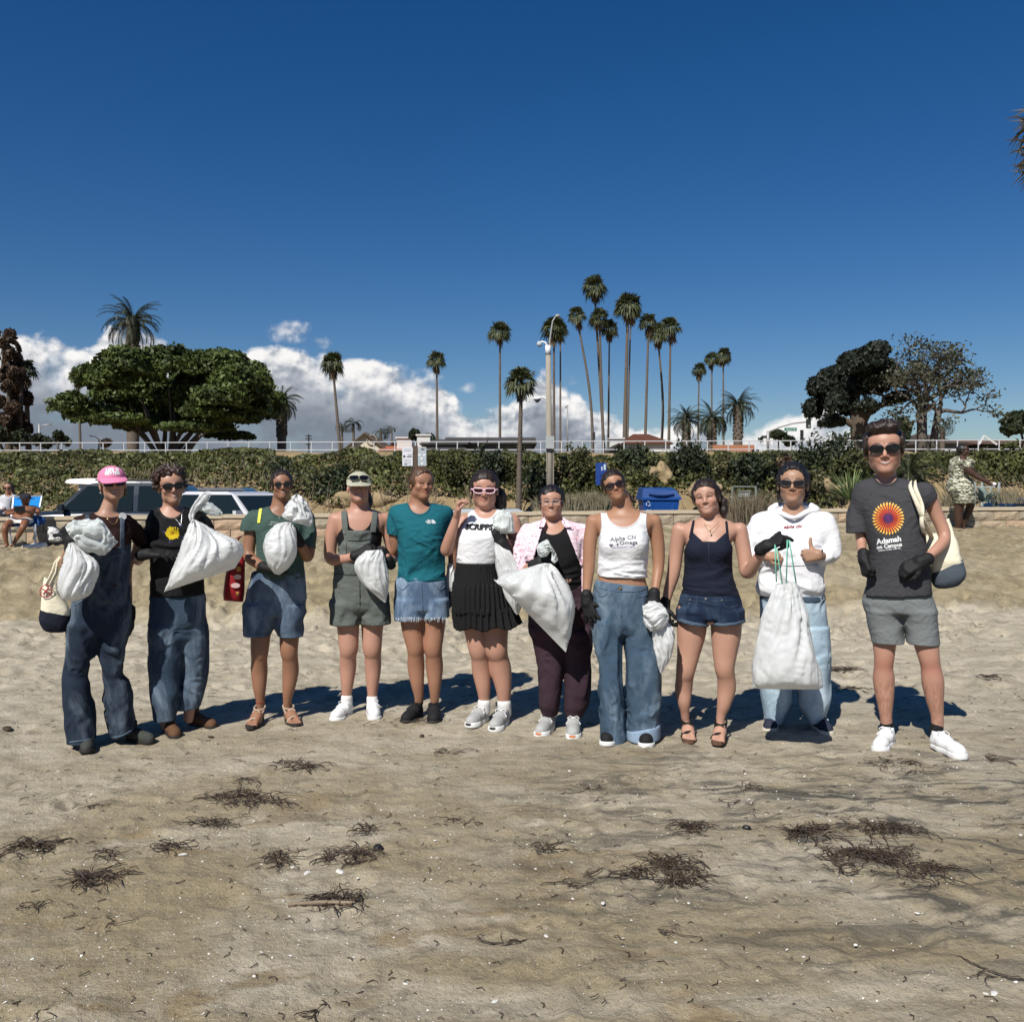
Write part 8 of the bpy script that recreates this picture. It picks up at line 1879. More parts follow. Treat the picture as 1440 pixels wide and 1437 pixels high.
house('dark_roofed_building','long low building with dark grey pitched roof left of the fan palm',597,650,625,613,70,10,(.10,.10,.10),(.055,.052,.05),'shed',chim=((593,611,1.0,1.8),),windows=((.6,.7,3.0,.6),))
house('dark_roofed_building','higher middle block of the long dark-roofed building',628,748,624,610,74,10,(.08,.08,.08),(.07,.065,.062),'shed')
house('red_roofed_house','house with a dark red hipped tile roof and white eaves',880,942,624,606,82,9,(.55,.52,.46),(.11,.045,.028),'hip',chim=((870,616,1.2,1.5),),windows=((.7,.6,1.0,.8),))
house('dark_gabled_roof','small dark roofed building left of the red tile roof',855,885,634,623,78,8,(.1,.09,.08),(.05,.045,.04),'gable')
house('pyramid_roofed_house','house with a dark pyramid roof behind the sparse tree',1300,1350,624,605,72,8,(.12,.12,.12),(.065,.050,.040),'hip',ridge=.2,windows=((.5,.6,1.2,.7),(.8,.6,.8,.7)))
house('brown_roofed_house','long house with brown roof and white bargeboards at the right edge',1378,1470,625,614,74,9,(.05,.045,.04),(.11,.070,.050),'shed')
b = MB(); z0 = WP(1376,625,73.4); z1 = WP(1384,613,73.4); z2 = WP(1402,625,73.4); b.tube([tuple(z0),tuple(z1),tuple(z2)],.10,4);
bb = b.build('bargeboard',mat('white_paint',(.72,.72,.72)),None); hr_ = [o for o in bpy.data.objects if o.name == 'brown_roofed_house'][0]; bb.parent = hr_; bb.location = tuple(-np.array(hr_.location))
for (a,b_,y,lab) in ((1002,1060,628,'low terracotta wall behind the railing below the date palms'),):
 p,q = WP(a,y,60),WP(b_,y,60); m_ = MB(); m_.box(((p[0]+q[0])/2,60,(p[2]+3)/2-.1),(q[0]-p[0],.3,p[2]-3+.4)); o = m_.build('terracotta_wall',mat('terracotta',(.36,.16,.09),.9,.2,.1),None); setp(o,lab,'wall')
# ---- poles, signals and signs
STEEL = mat('galvanised_steel',(.34,.34,.33),.5,.5,.12,6,metal=.3); DKM = mat('dark_metal',(.03,.03,.035),.5,.4); WPT = mat('white_paint',(.72,.72,.72),.5,.4,.05)
def polebase(name,label,px,depth,cat,group=None,zb_=None,zz=3.0): o = empty(name,(WP(px,630,depth)[0],depth,zz)); setp(o,label,cat,group); return o
def rel(o,px,py,dy=0): q = WP(px,py,o.location[1]); return (q[0]-o.location[0],dy,q[2]-o.location[2])
# camera and lamp pole in the car park
o = polebase('camera_pole','round concrete pole with a white curved lamp arm, cameras and a grey box',773,27.5,'pole',zz=LOTZ)
b = MB(); b.tube([rel(o,774,716),rel(o,772.5,640),rel(o,771,497)],[.115,.10,.075],12); b.build('pole',mat('concrete_pole',srgb(150,142,128),.9,.2,.15,5),o,smooth=True)
b = MB(); b.tube([rel(o,771,499),rel(o,770.5,486)],[.085,.085],10); b.tube([rel(o,770.5,488),rel(o,767,482),rel(o,762,480.5),rel(o,758,484)],[.03,.03,.03,.03],8); b.build('lamp_arm',WPT,o,smooth=True)
b = MB(); b.tube([rel(o,760,483),rel(o,756,486)],[.10,.06],10); b.build('lamp_head',mat('lamp_grey',(.45,.47,.5),.4),o,smooth=True)
b = MB(); b.tube([rel(o,771,562),rel(o,764,559),rel(o,757,559)],[.03,.03,.03],8); b.build('camera_bracket',WPT,o)
b = MB(); b.tube([rel(o,755.5,559),rel(o,755.5,562)],[.11,.12],10); b.tube([rel(o,755.5,562),rel(o,755.5,566)],[.11,.03],10,mi=1); b.build('dome_camera',[WPT,DKM],o,smooth=True)
b = MB(); b.box(rel(o,773,622.5,-.12),(.25,.14,.37)); b.build('equipment_box',mat('grey_box',(.36,.37,.36),.6),o)
b = MB(); b.tube([rel(o,769,632,-.08),rel(o,769,664,-.08)],.022,6); b.build('conduit',mat('concrete_pole2',srgb(140,132,118)),o); b = MB(); b.tube([rel(o,778,632,-.08),rel(o,778,690,-.08)],.022,6); b.build('conduit',mat('concrete_pole2',srgb(140,132,118)),o)
# street lamps on the road
o = polebase('street_lamp','curved street lamp in front of the palm crowns right of the camera pole',775,95,'street lamp','street lamps on the road above'); b = MB(); b.tube([rel(o,772,632),rel(o,773,480),rel(o,777,452),rel(o,782,444)],[.12,.10,.07,.06],8); b.tube([rel(o,781,444.5),rel(o,788,444)],[.16,.12],6); b.build('pole',STEEL,o,smooth=True)
o = polebase('street_lamp','street lamp with a hanging banner at the far left',56,85,'street lamp','street lamps on the road above'); b = MB(); b.tube([rel(o,56,636),rel(o,55,596)],[.11,.08],8); b.tube([rel(o,55.5,603),rel(o,60,598),rel(o,72,597)],[.05,.05,.07],6); b.build('pole',STEEL,o,smooth=True)
b = MB(); b.box(rel(o,60,622,-.05),(.42,.03,1.35)); b.build('banner',mat('banner_blue',(.05,.06,.09),.7,.2,.5,2),o)
o = polebase('street_lamp','small street lamp above the railing between palms and cloud',798,120,'street lamp','street lamps on the road above'); b = MB(); b.tube([rel(o,798,636),rel(o,798,570),rel(o,795,574)],[.10,.08,.10],8); b.build('pole',STEEL,o,smooth=True)
o = polebase('street_lamp','distant street lamp arm left of the big date palm trunk',139,105,'street lamp','street lamps on the road above'); b = MB(); b.tube([rel(o,139,636),rel(o,139,618),rel(o,134,614),rel(o,126,613)],[.10,.08,.06,.08],8); b.build('pole',DKM,o,smooth=True)
o = polebase('utility_pole','dark utility pole with cross arms left of the white gabled house',434,130,'pole'); b = MB(); b.tube([rel(o,434,636),rel(o,434,611)],.13,6);
for y in (613,617,625): b.box(rel(o,434,y),(.9,.12,.14))
b.build('pole',DKM,o)
# traffic signal mast with street sign
o = polebase('traffic_signal','traffic signal on a curved mast arm with a green street name sign',1080,68,'traffic signal'); b = MB(); b.tube([rel(o,1080,636),rel(o,1080,606)],.10,8); b.tube([rel(o,1080,608),rel(o,1095,601),rel(o,1115,595.5),rel(o,1134,593.5)],[.07,.06,.05,.045],8); b.build('mast',STEEL,o,smooth=True)
b = MB(); b.box(rel(o,1136,596,-.15),(.30,.2,.68)); b.build('signal_head',mat('signal_green',(.02,.03,.025),.6),o); b = MB(); c = rel(o,1136,599.5,-.26); b.tube([c,(c[0],c[1]-.03,c[2])],[.09,.09],10); b.build('signal_lens',mat('lens_grey',(.25,.28,.27),.3),o)
b = MB(); b.box(rel(o,1111.5,604,-.05),(.90,.04,.24)); sg_ = b.build('street_sign',mat('sign_green',(.01,.16,.10),.5),o)
def textmesh(name,txt,size,m,parent,loc,bold=.02,rot=(R(90),0,0),align='CENTER'):
 cu = bpy.data.curves.new(name,'FONT'); cu.body = txt; cu.size = size; cu.align_x = align; cu.align_y = 'CENTER'; cu.offset = bold; cu.extrude = .002; t_ = bpy.data.objects.new('t',cu); COL.objects.link(t_); dg = bpy.context.evaluated_depsgraph_get(); dg.update(); me = bpy.data.meshes.new_from_object(t_.evaluated_get(dg)); bpy.data.objects.remove(t_); me.name = name; me.materials.clear(); q = link(name,me,m,parent,loc); q.rotation_euler = rot; return q
c = rel(o,1111.5,604,-.075); textmesh('lettering','Ocean Bl',.19,WPT,sg_,c,0)
b = MB(); b.box(rel(o,1075,621,-.1),(.22,.1,.45)); b.build('sign_plate',WPT,o); b = MB(); b.box(rel(o,1084,621,-.1),(.22,.1,.45)); b.build('sign_plate',WPT,o)
o = polebase('traffic_signal','second traffic signal on a short post right of the street name sign',1127,66,'traffic signal'); b = MB(); b.tube([rel(o,1128,636),rel(o,1128,606)],.05,8); b.build('post',DKM,o); b = MB(); b.box(rel(o,1127,613,-.1),(.18,.2,.82));
for y in (606,611,616): b.box(rel(o,1125.5,y,-.15),(.1,.2,.05))
b.build('signal_head',DKM,o)
o = polebase('traffic_signal','small signal head on a pole beside the sparse tree',1266,66,'traffic signal'); b = MB(); b.tube([rel(o,1266,636),rel(o,1266,592)],.05,8); b.build('post',DKM,o); b = MB(); b.box(rel(o,1265,598,-.1),(.22,.2,.7)); b.build('signal_head',DKM,o)
o = polebase('traffic_signal','small signal head beside the leaning palm trunk in the cluster',835,90,'traffic signal'); b = MB(); b.tube([rel(o,835,636),rel(o,835,610)],.05,8); b.build('post',DKM,o); b = MB(); b.box(rel(o,835,613,-.1),(.25,.2,.7)); b.build('signal_head',DKM,o)
# notice post
o = polebase('notice_post','brown wooden post with two notice boards above the teal tee',584,22,'sign post',zz=LOTZ); b = MB(); a_,c_ = rel(o,584.5,716),rel(o,584.5,627); b.box(((a_[0]),0,(a_[2]+c_[2])/2),(.10,.09,c_[2]-a_[2])); b.build('post',mat('brown_wood',(.10,.07,.05),.9,.2,.3,20),o)
pb = mat('notice_white',(.62,.62,.64),.6,.3,.08,40); pg = mat('notice_grey',(.38,.42,.43),.5,.4,.15,30)
b = MB(); b.box(rel(o,573.5,642,-.06),(.245,.02,.445)); s1 = b.build('notice_board',pb,o); b = MB(); b.box(rel(o,594,642,-.06),(.20,.02,.445)); s2 = b.build('notice_board',pg,o)
ink = mat('notice_ink',(.02,.02,.03),.7); inkg = mat('notice_faded_ink',(.25,.26,.3),.7)
b = MB(); c = rel(o,569,642,-.073); b.tube([(c[0],c[1]+.002,c[2]),(c[0],c[1],c[2])],[.028,.028],12)
for i,(x,y,w_,h_) in enumerate(((576,642.5,.12,.02),(577,640,.10,.012),(571,653,.05,.02))): b.box(rel(o,x,y,-.072),(w_,.003,h_))
b.build('notice_print',ink,s1); b = MB()
for y in (632,634.5,647,649.5,652): b.box(rel(o,573.5,y,-.072),(.17,.003,.010))
b.build('notice_print',inkg,s1); b = MB(); b.box(rel(o,595,632,-.072),(.08,.003,.028)); b.build('notice_print',ink,s2); b = MB()
for x,y in ((590,640),(597,640),(593,645),(594,652)): c = rel(o,x,y,-.073); b.tube([(c[0],c[1]+.002,c[2]),c],[.032,.032],12)
b.build('notice_print',pb,s2)
# blue information sign
o = polebase('blue_sign','tall narrow blue sign on a post behind the wall',845,23,'sign',zz=LOTZ); b = MB(); b.box((0,0,.5),(.09,.09,1.3)); b.build('post',STEEL,o); b = MB(); p,q = rel(o,845,682),rel(o,845,651); b.box((p[0],-.05,(p[2]+q[2])/2),(.27,.03,q[2]-p[2])); s1 = b.build('panel',mat('sign_blue',(.015,.05,.22),.5),o); b = MB(); b.box(rel(o,850,657,-.07),(.05,.004,.14)); b.box(rel(o,846,659,-.07),(.03,.004,.10)); b.build('symbol',mat('symbol_white',(.5,.55,.62),.6),s1)
# dumpster
def dumpster():
 d = 22.3; o = polebase('dumpster','blue plastic rubbish dumpster with closed lid behind the wall',926,d,'dumpster',zz=LOTZ); o.scale = (1,1,1.19); bl = mat('blue_plastic',(.010,.065,.26),.4,.45,.1,6)
 k = d/FPX; b = MB(); V = []; secs = [(.0,.36,.34),(.75,.40,.40),(1.02,.43,.44)]
 for z,hx,hy in secs: V += [(-hx,-hy,z),(hx,-hy,z),(hx,hy,z),(-hx,hy,z)]
 F_ = [(3,2,1,0)]
 for i in range(2):
  for j in range(4): F_.append((i*4+j,i*4+(j+1) % 4,i*4+4+(j+1) % 4,i*4+4+j))
 b.add(V,F_); b.box((0,0,1.035),(.94,.94,.05)); b.box((-.24,-.43,.80),(.05,.03,.30)); b.box((.26,-.43,.72),(.07,.04,.36)); b.build('bin',bl,o)
 b = MB(); b.add([(-.46,-.47,1.06),(.46,-.47,1.06),(.47,.45,1.06),(-.47,.45,1.06),(-.42,-.40,1.24),(.36,-.40,1.20),(.40,.42,1.26),(-.42,.42,1.26)],[(0,1,5,4),(1,2,6,5),(2,3,7,6),(3,0,4,7),(4,5,6,7)]); b.build('lid',mat('blue_plastic_lid',(.012,.055,.20),.45,.4),o)
 b = MB(); b.tube([(-.30,-.47,1.12),(-.10,-.50,1.10),(.10,-.50,1.10),(.30,-.47,1.12)],.02,6); b.build('handle',mat('dark_blue',(.008,.03,.11),.5),o)
 b = MB()
 for i in range(3):
  a = 2.09*i+.5; c = np.array((-.31,-.447,.93)); p = [c+.045*np.array((math.cos(a+t),0,math.sin(a+t))) for t in (0,.6,1.2,1.6)]; b.tube([tuple(x) for x in p],[.010,.011,.014,.003],4)
 b.box((-.30,-.447,.80),(.11,.004,.025),rz=0); b.build('recycling_mark',mat('symbol_white',(.5,.55,.62),.6),o)
dumpster()
# basketball-like meter cage behind the hoodie
o = polebase('gate_frame','grey wire gate with a square frame against the bank',1046,27,'gate',zz=LOTZ); b = MB()
for x in (1030,1063): b.tube([rel(o,x,706),rel(o,x,684)],.03,5)
for y in (684.5,703): b.tube([rel(o,1030,y),rel(o,1063,y)],.02,5)
for x in (1039,1054): b.tube([rel(o,x,699),rel(o,x,691)],.02,5)
for y in (691,699): b.tube([rel(o,1039,y),rel(o,1054,y)],.02,5)
b.build('frame',mat('gate_grey',(.20,.22,.20),.6),o); b = MB(); b.box(rel(o,1046.5,695,.02),(.26,.01,.12)); b.build('panel',mat('gate_panel',(.34,.34,.32),.7),o)
o = polebase('gate_frame','green-grey fence panel behind the walking woman\'s hand',1390,24,'gate',zz=LOTZ); b = MB()
for x in (1371,1381,1393,1405): b.tube([rel(o,x,712),rel(o,x,678)],.03,5)
for y in (685,700): b.tube([rel(o,1371,y),rel(o,1406,y)],.02,5)
b.build('frame',mat('gate_pale',(.36,.40,.38),.6),o)
# rocks: exposed sandstone lumps low on the bank
for i,(px,py,w_,h_,d_) in enumerate(((930,668,34,40,33),(505,700,120,40,31),(395,705,70,30,31),(560,700,60,30,31.5),(985,690,60,40,31),(110,690,60,40,31),(1180,684,40,36,30.6))):
 r = np.random.default_rng(i); c = WP(px,py,d_); f = Field(np.array((-w_,-20,-h_))*d_/FPX*.6,np.array((w_,20,h_))*d_/FPX*.6,.07); k = d_/FPX
 for j in range(8): f.add(ell((r.uniform(-.36,.36)*w_*k,r.uniform(0,.25),r.uniform(-.3,.12)*h_*k),(w_*k*.17,18*k*.5,h_*k*r.uniform(.15,.32))),.04)
 f.wobble(fold(.16,2.2,2.2,1.6,i),.3); V,F_ = f.mesh(); o = link('rock_outcrop',np_mesh('rock_outcrop',V,F_),mat('sandstone',srgb(150,132,102),.95,.1,.3,2,.7,12,bdist=.05),None,tuple(c)); setp(o,['buff rock face above the blue dumpster','wide buff rock face behind the khaki cap','buff rock behind the green tee woman','buff rock left of the teal tee','buff rock face left of the wire gate','buff earth mound behind the blue chair','buff rock beside the yucca'][i],'rock','rock faces at the foot of the bank')
# ================================================================ cars behind the wall
GLASS = mat('car_glass',(.010,.016,.018),.08,.32,.02)
def car(name,label,x,y,rz,L,W,H,paint,cat='car',suv=False,rack=False):
 root = empty(name,(x,y,LOTZ),rz); setp(root,label,cat,'cars parked behind the wall')
 pm = mat('car_paint_%03d' % int(sum(paint)*99),paint,.25,.5,.02,coat=.8); bl = mat('car_trim',(.012,.012,.013),.6,.3)
 hl = H*.56; st = [(-.5,.30,.42,.62),(-.47,.24,.52,.80),(-.30,.22,.57,.94),(-.05,.22,.60,1.0),(.25,.22,.60,1.0),(.44,.24,.60,.93),(.50,.32,.55,.76)]
 if not suv: st = [(a,b_,c_*(.92 if a < 0 else 1),d) for a,b_,c_,d in st]
 S = crom(np.array(st),5); V = []; n = 14
 for a,zb0,zt,w in S:
  z0,z1 = zb0,H*zt; hw = W/2*w
  prof = [(-.80,z0),(-.97,z0+.12),(-1.0,(z0+z1)/2),(-.97,z1-.10),(-.90,z1-.01),(-.5,z1+.015),(0,z1+.02)]; prof = prof+[(-q,z) for q,z in prof[::-1][1:]]+[(0,z0-.0)]
  V += [(a*L,q*hw,z) for q,z in prof]
 n = 14; b = MB(); F_ = [(i*n+k,(i+1)*n+k,(i+1)*n+(k+1) % n,i*n+(k+1) % n) for i in range(len(S)-1) for k in range(n)]; F_ += [tuple(range(n)),tuple(reversed(range((len(S)-1)*n,len(S)*n)))]
 b.add(V,F_); body = b.build('body',pm,root,smooth=True)
 bm = bmesh.new(); bm.from_mesh(body.data); bmesh.ops.recalc_face_normals(bm,faces=bm.faces); bm.to_mesh(body.data); bm.free()
 # greenhouse: roof and pillars in paint, windows proud of it
 a0,a1,a2,a3 = (-.24,-.08,.30,.47) if not suv else (-.20,-.06,.40,.49); zb_,zt_ = H*.585,H; hb,ht = W/2*.90,W/2*.70
 g = MB(); k = [(a0*L,zb_,hb),(a1*L,zt_-.05,ht),((a1+.05)*L,zt_,ht*.97),((a2-.03)*L,zt_,ht*.97),(a2*L,zt_-.06,ht),(a3*L,zb_+.02,hb*.96)]; m_ = len(k)
 g.add([(x_,-h,z) for x_,z,h in k]+[(x_,h,z) for x_,z,h in k],[(i,i+1,m_+i+1,m_+i) for i in range(m_-1)]+[tuple(range(m_-1,-1,-1)),tuple(range(m_,2*m_))]); g.build('roof',pm,root)
 def pane(nm,P_): q = MB(); q.add(P_,[tuple(range(len(P_)))]); q.build(nm,GLASS,root)
 for sg in (-1,1):
  f = lambda x_,t: (x_*L,sg*((hb*(1-t)+ht*t)+.006),zb_+.03+(zt_-zb_-.10)*t)
  xm = (a1+a2)/2+.01
  for u0,u1,v0,v1 in (((a0+.035),xm-.012,a1+.012,xm-.012),(xm+.012,a3-.075,xm+.012,a2-.012)):
   P_ = [f(u0,0),f(u1,0),f(v1,1),f(v0,1)]; pane('window',P_ if sg < 0 else P_[::-1])
  m2 = MB(); m2.tube([((a0+.05)*L,sg*(hb+.02),zb_+.03),((a0+.05)*L,sg*(hb+.16),zb_+.08)],[.03,.03],5); m2.box(((a0+.05)*L,sg*(hb+.17),zb_+.10),(.10,.18,.14)); m2.build('mirror',pm,root)
 def slab(nm,x0,z0,h0,x1,z1,h1,o_): pane(nm,[(x0*L+o_,-h0,z0),(x0*L+o_,h0,z0),(x1*L+o_,h1,z1),(x1*L+o_,-h1,z1)] if o_ > 0 else [(x0*L+o_,h0,z0),(x0*L+o_,-h0,z0),(x1*L+o_,-h1,z1),(x1*L+o_,h1,z1)])
 slab('windscreen',a0+.012,zb_+.03,hb*.93,a1-.004,zt_-.09,ht*.93,-.04); slab('rear_window',a3-.012,zb_+.05,hb*.90,a2+.004,zt_-.10,ht*.92,.04)
 for ax in (-.32,.31):
  for sg in (-1,1):
   t = MB(); t.tube([(ax*L,sg*(W/2-.20),.33),(ax*L,sg*(W/2+.005),.33)],[.33,.33],20); w_ = t.build('wheel',bl,root); q = MB(); q.tube([(ax*L,sg*(W/2-.05),.33),(ax*L,sg*(W/2+.018),.33)],[.21,.20],14); q.build('rim',mat('rim_silver',(.35,.35,.36),.3,.5,.05,metal=.8),w_)
 for sg in (-1,1):
  q = MB(); q.box((-.475*L,sg*W*.33,H*.42),(.10,.34,.13)); q.build('headlight',mat('headlight',(.5,.52,.55),.1,.7),root); q = MB(); q.box((.485*L,sg*W*.36,H*.48),(.08,.20,.16)); q.build('tail_light',mat('tail_light',(.30,.01,.01),.2,.5),root)
 if rack:
  q = MB()
  for sg in (-1,1): q.tube([(a1*L+.2,sg*ht*.9,zt_+.07),(a2*L-.1,sg*ht*.9,zt_+.07)],.02,5)
  for x_ in (.0,.22): q.tube([(x_*L,-ht*.9,zt_+.08),(x_*L,ht*.9,zt_+.08)],.02,5)
  q.build('roof_rack',bl,root)
 return root
def cx_(px,y): return WP(px,700,y)[0]
car('parked_suv','dark blue grey estate car with roof rack behind the two people on the left',cx_(150,22.0),22.0,R(8),4.7,1.85,1.60,(.018,.024,.032),suv=True,rack=True)
car('parked_suv','dark car mostly hidden behind the curly haired man',cx_(262,25.5),25.5,R(2),4.4,1.8,1.50,(.03,.04,.05),suv=True)
car('parked_car','white saloon car seen over the wall beside the green tee',cx_(342,21.3),21.3,R(150),4.4,1.78,1.40,(.62,.62,.63))
car('parked_car','white car behind the raised bag of the curly haired man',cx_(280,28.3),28.3,R(4),4.6,1.8,1.45,(.50,.51,.51))
car('parked_car','dark navy car with low roof at the far right behind the wall',cx_(1432,23.5),23.5,R(2),4.6,1.8,1.22,(.010,.012,.035))
car('parked_car','pale car glimpsed between the teal tee and the white top',cx_(655,20.8),20.8,R(5),4.2,1.75,1.02,(.40,.42,.44))
# cart with a white canopy
def cart():
 y = 26.0; x = cx_(160,y); o = empty('beach_cart',(x,y,LOTZ)); setp(o,'white canopied utility cart behind the dark estate car','cart',None); wp = mat('canopy_white',(.62,.61,.56),.5,.4,.08)
 k = y/FPX; z = lambda py: WP(160,py,y)[2]-LOTZ; X = lambda px: (px-160)*k
 b = MB(); P_ = []
 for px,t,bt in ((108,675.5,679),(112,674,680),(135,673,681),(170,673.5,681.5),(200,676,682),(211,680,684)): P_.append((X(px),z(t),z(bt)))
 V = [];
 for a,t,bt in P_: V += [(a,-.7,bt),(a,.7,bt),(a,.6,t),(a,-.6,t)]
 b.add(V,[(i*4+j,i*4+(j+1) % 4,i*4+4+(j+1) % 4,i*4+4+j) for i in range(5) for j in range(4)]+[(3,2,1,0),(20,21,22,23)]); b.build('canopy',wp,o)
 for px in (127,207):
  for sg in (-1,1): b = MB(); b.box((X(px),sg*.55,z(700)/1+.2),(.10,.08,z(681)-z(705))); b.build('post',wp,o)
 b = MB(); b.box((X(165),0,.62),(1.9,1.2,.5)); b.box((X(205),0,.95),(.3,1.2,.5)); b.build('body',mat('cart_body',(.45,.45,.42),.5),o)
 b = MB(); b.box((X(150),0,.98),(.5,1.0,.15)); b.box((X(162),0,1.2),(.12,1.0,.4)); b.build('seat',mat('cart_seat',(.1,.09,.08),.8),o)
 for px in (135,198):
  for sg in (-1,1): b = MB(); b.tube([(X(px),sg*.5,.25),(X(px),sg*.68,.25)],[.25,.25],16); b.build('wheel',mat('car_trim',(.012,.012,.013),.6),o)
cart()
# ================================================================ background people
CG = (0,670,11.975); CH = (1300,600,8.98)
def sunbather():
 d = 15.2; crop = CG
 P = Person('bare-chested man in white trunks and dark hat looking at a phone in a blue chair',d,crop,(0.22,0.095,0.050),None,foot=(400,1150)); P.open_eyes = True; P.brow = NEUT
 zg = P.gz((0,P.D)); P.head(430,490,300,dy=.05,yaw=-12,pitch=-28,roll=0,smile=0,wide=.95)
 P.tor = [(P.limb([(430,460,.05,40),(430,520,.06,55)])[0],.03),(P.loft([(490,330,560,.10,.05),(530,280,630,.13,.02),(600,240,600,.15,.0),(680,190,560,.17,-.04),(740,160,560,.18,-.08)],.0),.02)]
 P.arms = [(q,.02) for q in P.limb([(300,540,.0,45),(180,580,-.05,40),(90,610,-.12,36),(170,620,-.28,32),(270,590,-.36,24)])]+[(q,.02) for q in P.limb([(590,540,.0,48),(640,590,-.05,44),(620,620,-.12,38),(500,600,-.28,30),(400,580,-.36,24)])]
 P.bare(P.p(270,590,-.36),(.8,-.3,-.1),(-.1,-.9,-.2),side=1,curl=(30,40,20),sc_=.95); P.bare(P.p(400,580,-.36),(-.8,-.3,-.1),(.1,-.9,-.2),side=-1,curl=(30,40,20),sc_=.95)
 P.legs = [(q,.02) for q in P.limb([(230,740,-.05,75),(150,790,-.35,68),(90,850,-.55,55),(85,960,-.55,52),(100,1080,-.55,36),(110,1150,-.55,30),(95,1180,-.62,26)])]
 P.legs += [(q,.02) for q in P.limb([(440,740,-.05,75),(420,780,-.35,70),(390,850,-.52,60),(330,960,-.50,50),(270,1060,-.48,38),(230,1130,-.48,30),(190,1165,-.56,26)])]
 P.build_body(SKIN,h=.010)
 P.garment('trunks',[P.loft([(720,150,560,.20,-.08),(780,130,560,.22,-.12)])]+[(q,.05) for q in P.limb([(230,745,-.05,84),(170,785,-.28,76)])+P.limb([(440,745,-.05,84),(425,775,-.28,76)])],mat('white_trunks',(.66,.63,.58),.8,.2,.1),.03,.004,h=.009)
 hat = mat('dark_hat',(.022,.022,.03),.9,.2,.3,20); c,M,hs = P.H; b = MB(); b.tube([P.T(0,.01,.125)-P.o,P.T(0,.01,.120)-P.o,P.T(0,.0,.06)-P.o,P.T(0,-.005,.04)-P.o,P.T(0,-.01,.030)-P.o],[.04,.075,.088,.092,.155],18); b.build('hat',hat,P.root,smooth=True)
 b = MB(); b.box(P.p(330,545,-.42)-P.o,(.16,.02,.09)); b.build('phone',mat('phone',(.01,.01,.012),.2,.5),P.root)
 # the folding chair
 x0 = P.world((P.p(450,800,0)[0],P.D)); o = empty('beach_chair',(x0[0],x0[1],ground_z(*x0)),-P.phi); setp(o,'blue folding beach chair with pale metal frame under the sunbather','chair'); O = np.array((P.p(450,800)[0],P.D,o.location[2])); f = lambda x,y,dy: P.p(x,y,dy)-O
 bl = cloth('blue_canvas',srgb(40,140,215),wr=.5); fr = mat('pale_metal',(.5,.52,.55),.35,.5,.05,metal=.5)
 b = MB(); q = [f(235,350,.32),f(700,335,.32),f(600,790,.10),f(180,790,.10)]; b.add([*q,*[v+np.array((0,.02,0)) for v in q]],[(0,3,2,1),(4,5,6,7),(0,1,5,4),(1,2,6,5),(2,3,7,6),(3,0,4,7)]); b.build('backrest',bl,o)
 b = MB(); q = [f(180,790,.10),f(600,790,.10),f(590,830,-.38),f(170,830,-.38)]; b.add([*q,*[v-np.array((0,0,.02)) for v in q]],[(0,3,2,1),(4,5,6,7),(0,1,5,4),(1,2,6,5),(2,3,7,6),(3,0,4,7)]); b.build('seat',mat('blue_canvas_dark',(.02,.05,.13),.8),o)
 for pts,nm in (([f(230,345,.33),f(705,330,.33)],'crossbar'),([f(230,345,.33),f(180,800,.10),f(150,840,-.38)],'side_rail'),([f(705,330,.33),f(610,800,.10),f(600,840,-.38)],'side_rail'),([f(600,800,-.38),f(598,1150,-.42)],'leg'),([f(160,800,-.38),f(180,1150,-.42)],'leg'),([f(640,700,.18),f(560,1060,.30)],'leg'),([f(60,615,-.30),f(180,620,.12)],'armrest'),([f(590,640,-.30),f(640,640,.18)],'armrest'),([f(160,915,-.40),f(600,915,-.40)],'stretcher')):
  b = MB(); b.tube(pts,.016,6); b.build(nm,fr,o)
 # pouch hanging from the chair
 bag_loft(P,[((640,660),(700,665)),((620,710),(745,710)),((610,770),(755,775)),((620,850),(650,830))],[.05,.07,.07,.03],cloth('blue_bag_cloth',(.03,.09,.28),wr=.8),'blue_bag','small bright blue bag hanging off the side of the beach chair','bag',dy=-.05,pleat=.01,seed=3,crumple=.012)
 # beach bag and white shoes on the sand
 bag_loft(P,[((800,850),(900,850)),((795,920),(990,900)),((800,1010),(1040,1000)),((810,1070),(1045,1060)),((840,1105),(1030,1095))],[.10,.15,.17,.16,.08],cloth('white_bag_cloth',(.62,.61,.60),wr=.8),'beach_bag','white beach bag standing on the sand beside the beach chair','bag',dy=-.1,pleat=.01,seed=5,crumple=.014,sharp=.7)
 for i,(x,y,w_) in enumerate(((700,1110,70),(790,1100,80))):
  q = P.p(x,y,-.25); wx,wy = P.world((q[0],P.D-.25)); me = SHOES['white']; r0 = empty('shoe',(wx,wy,ground_z(wx,wy)),2.0+i*.5); setp(r0,('white trainer lying by the beach bag, left one','white trainer lying nearest the beach bag')[i],'shoe')
  for nm,m_,mm in me[:2]: link(nm,m_,mm,r0)
 q = P.p(440,1050,.25); wx,wy = P.world((q[0],P.D+.25)); r0 = empty('shoe',(wx,wy,ground_z(wx,wy)),1.2); setp(r0,'dark slipper lying under the beach chair','shoe')
 for nm,m_,mm in SHOES['black'][:2]: link(nm,m_,mm,r0)
 return P
sunbather()
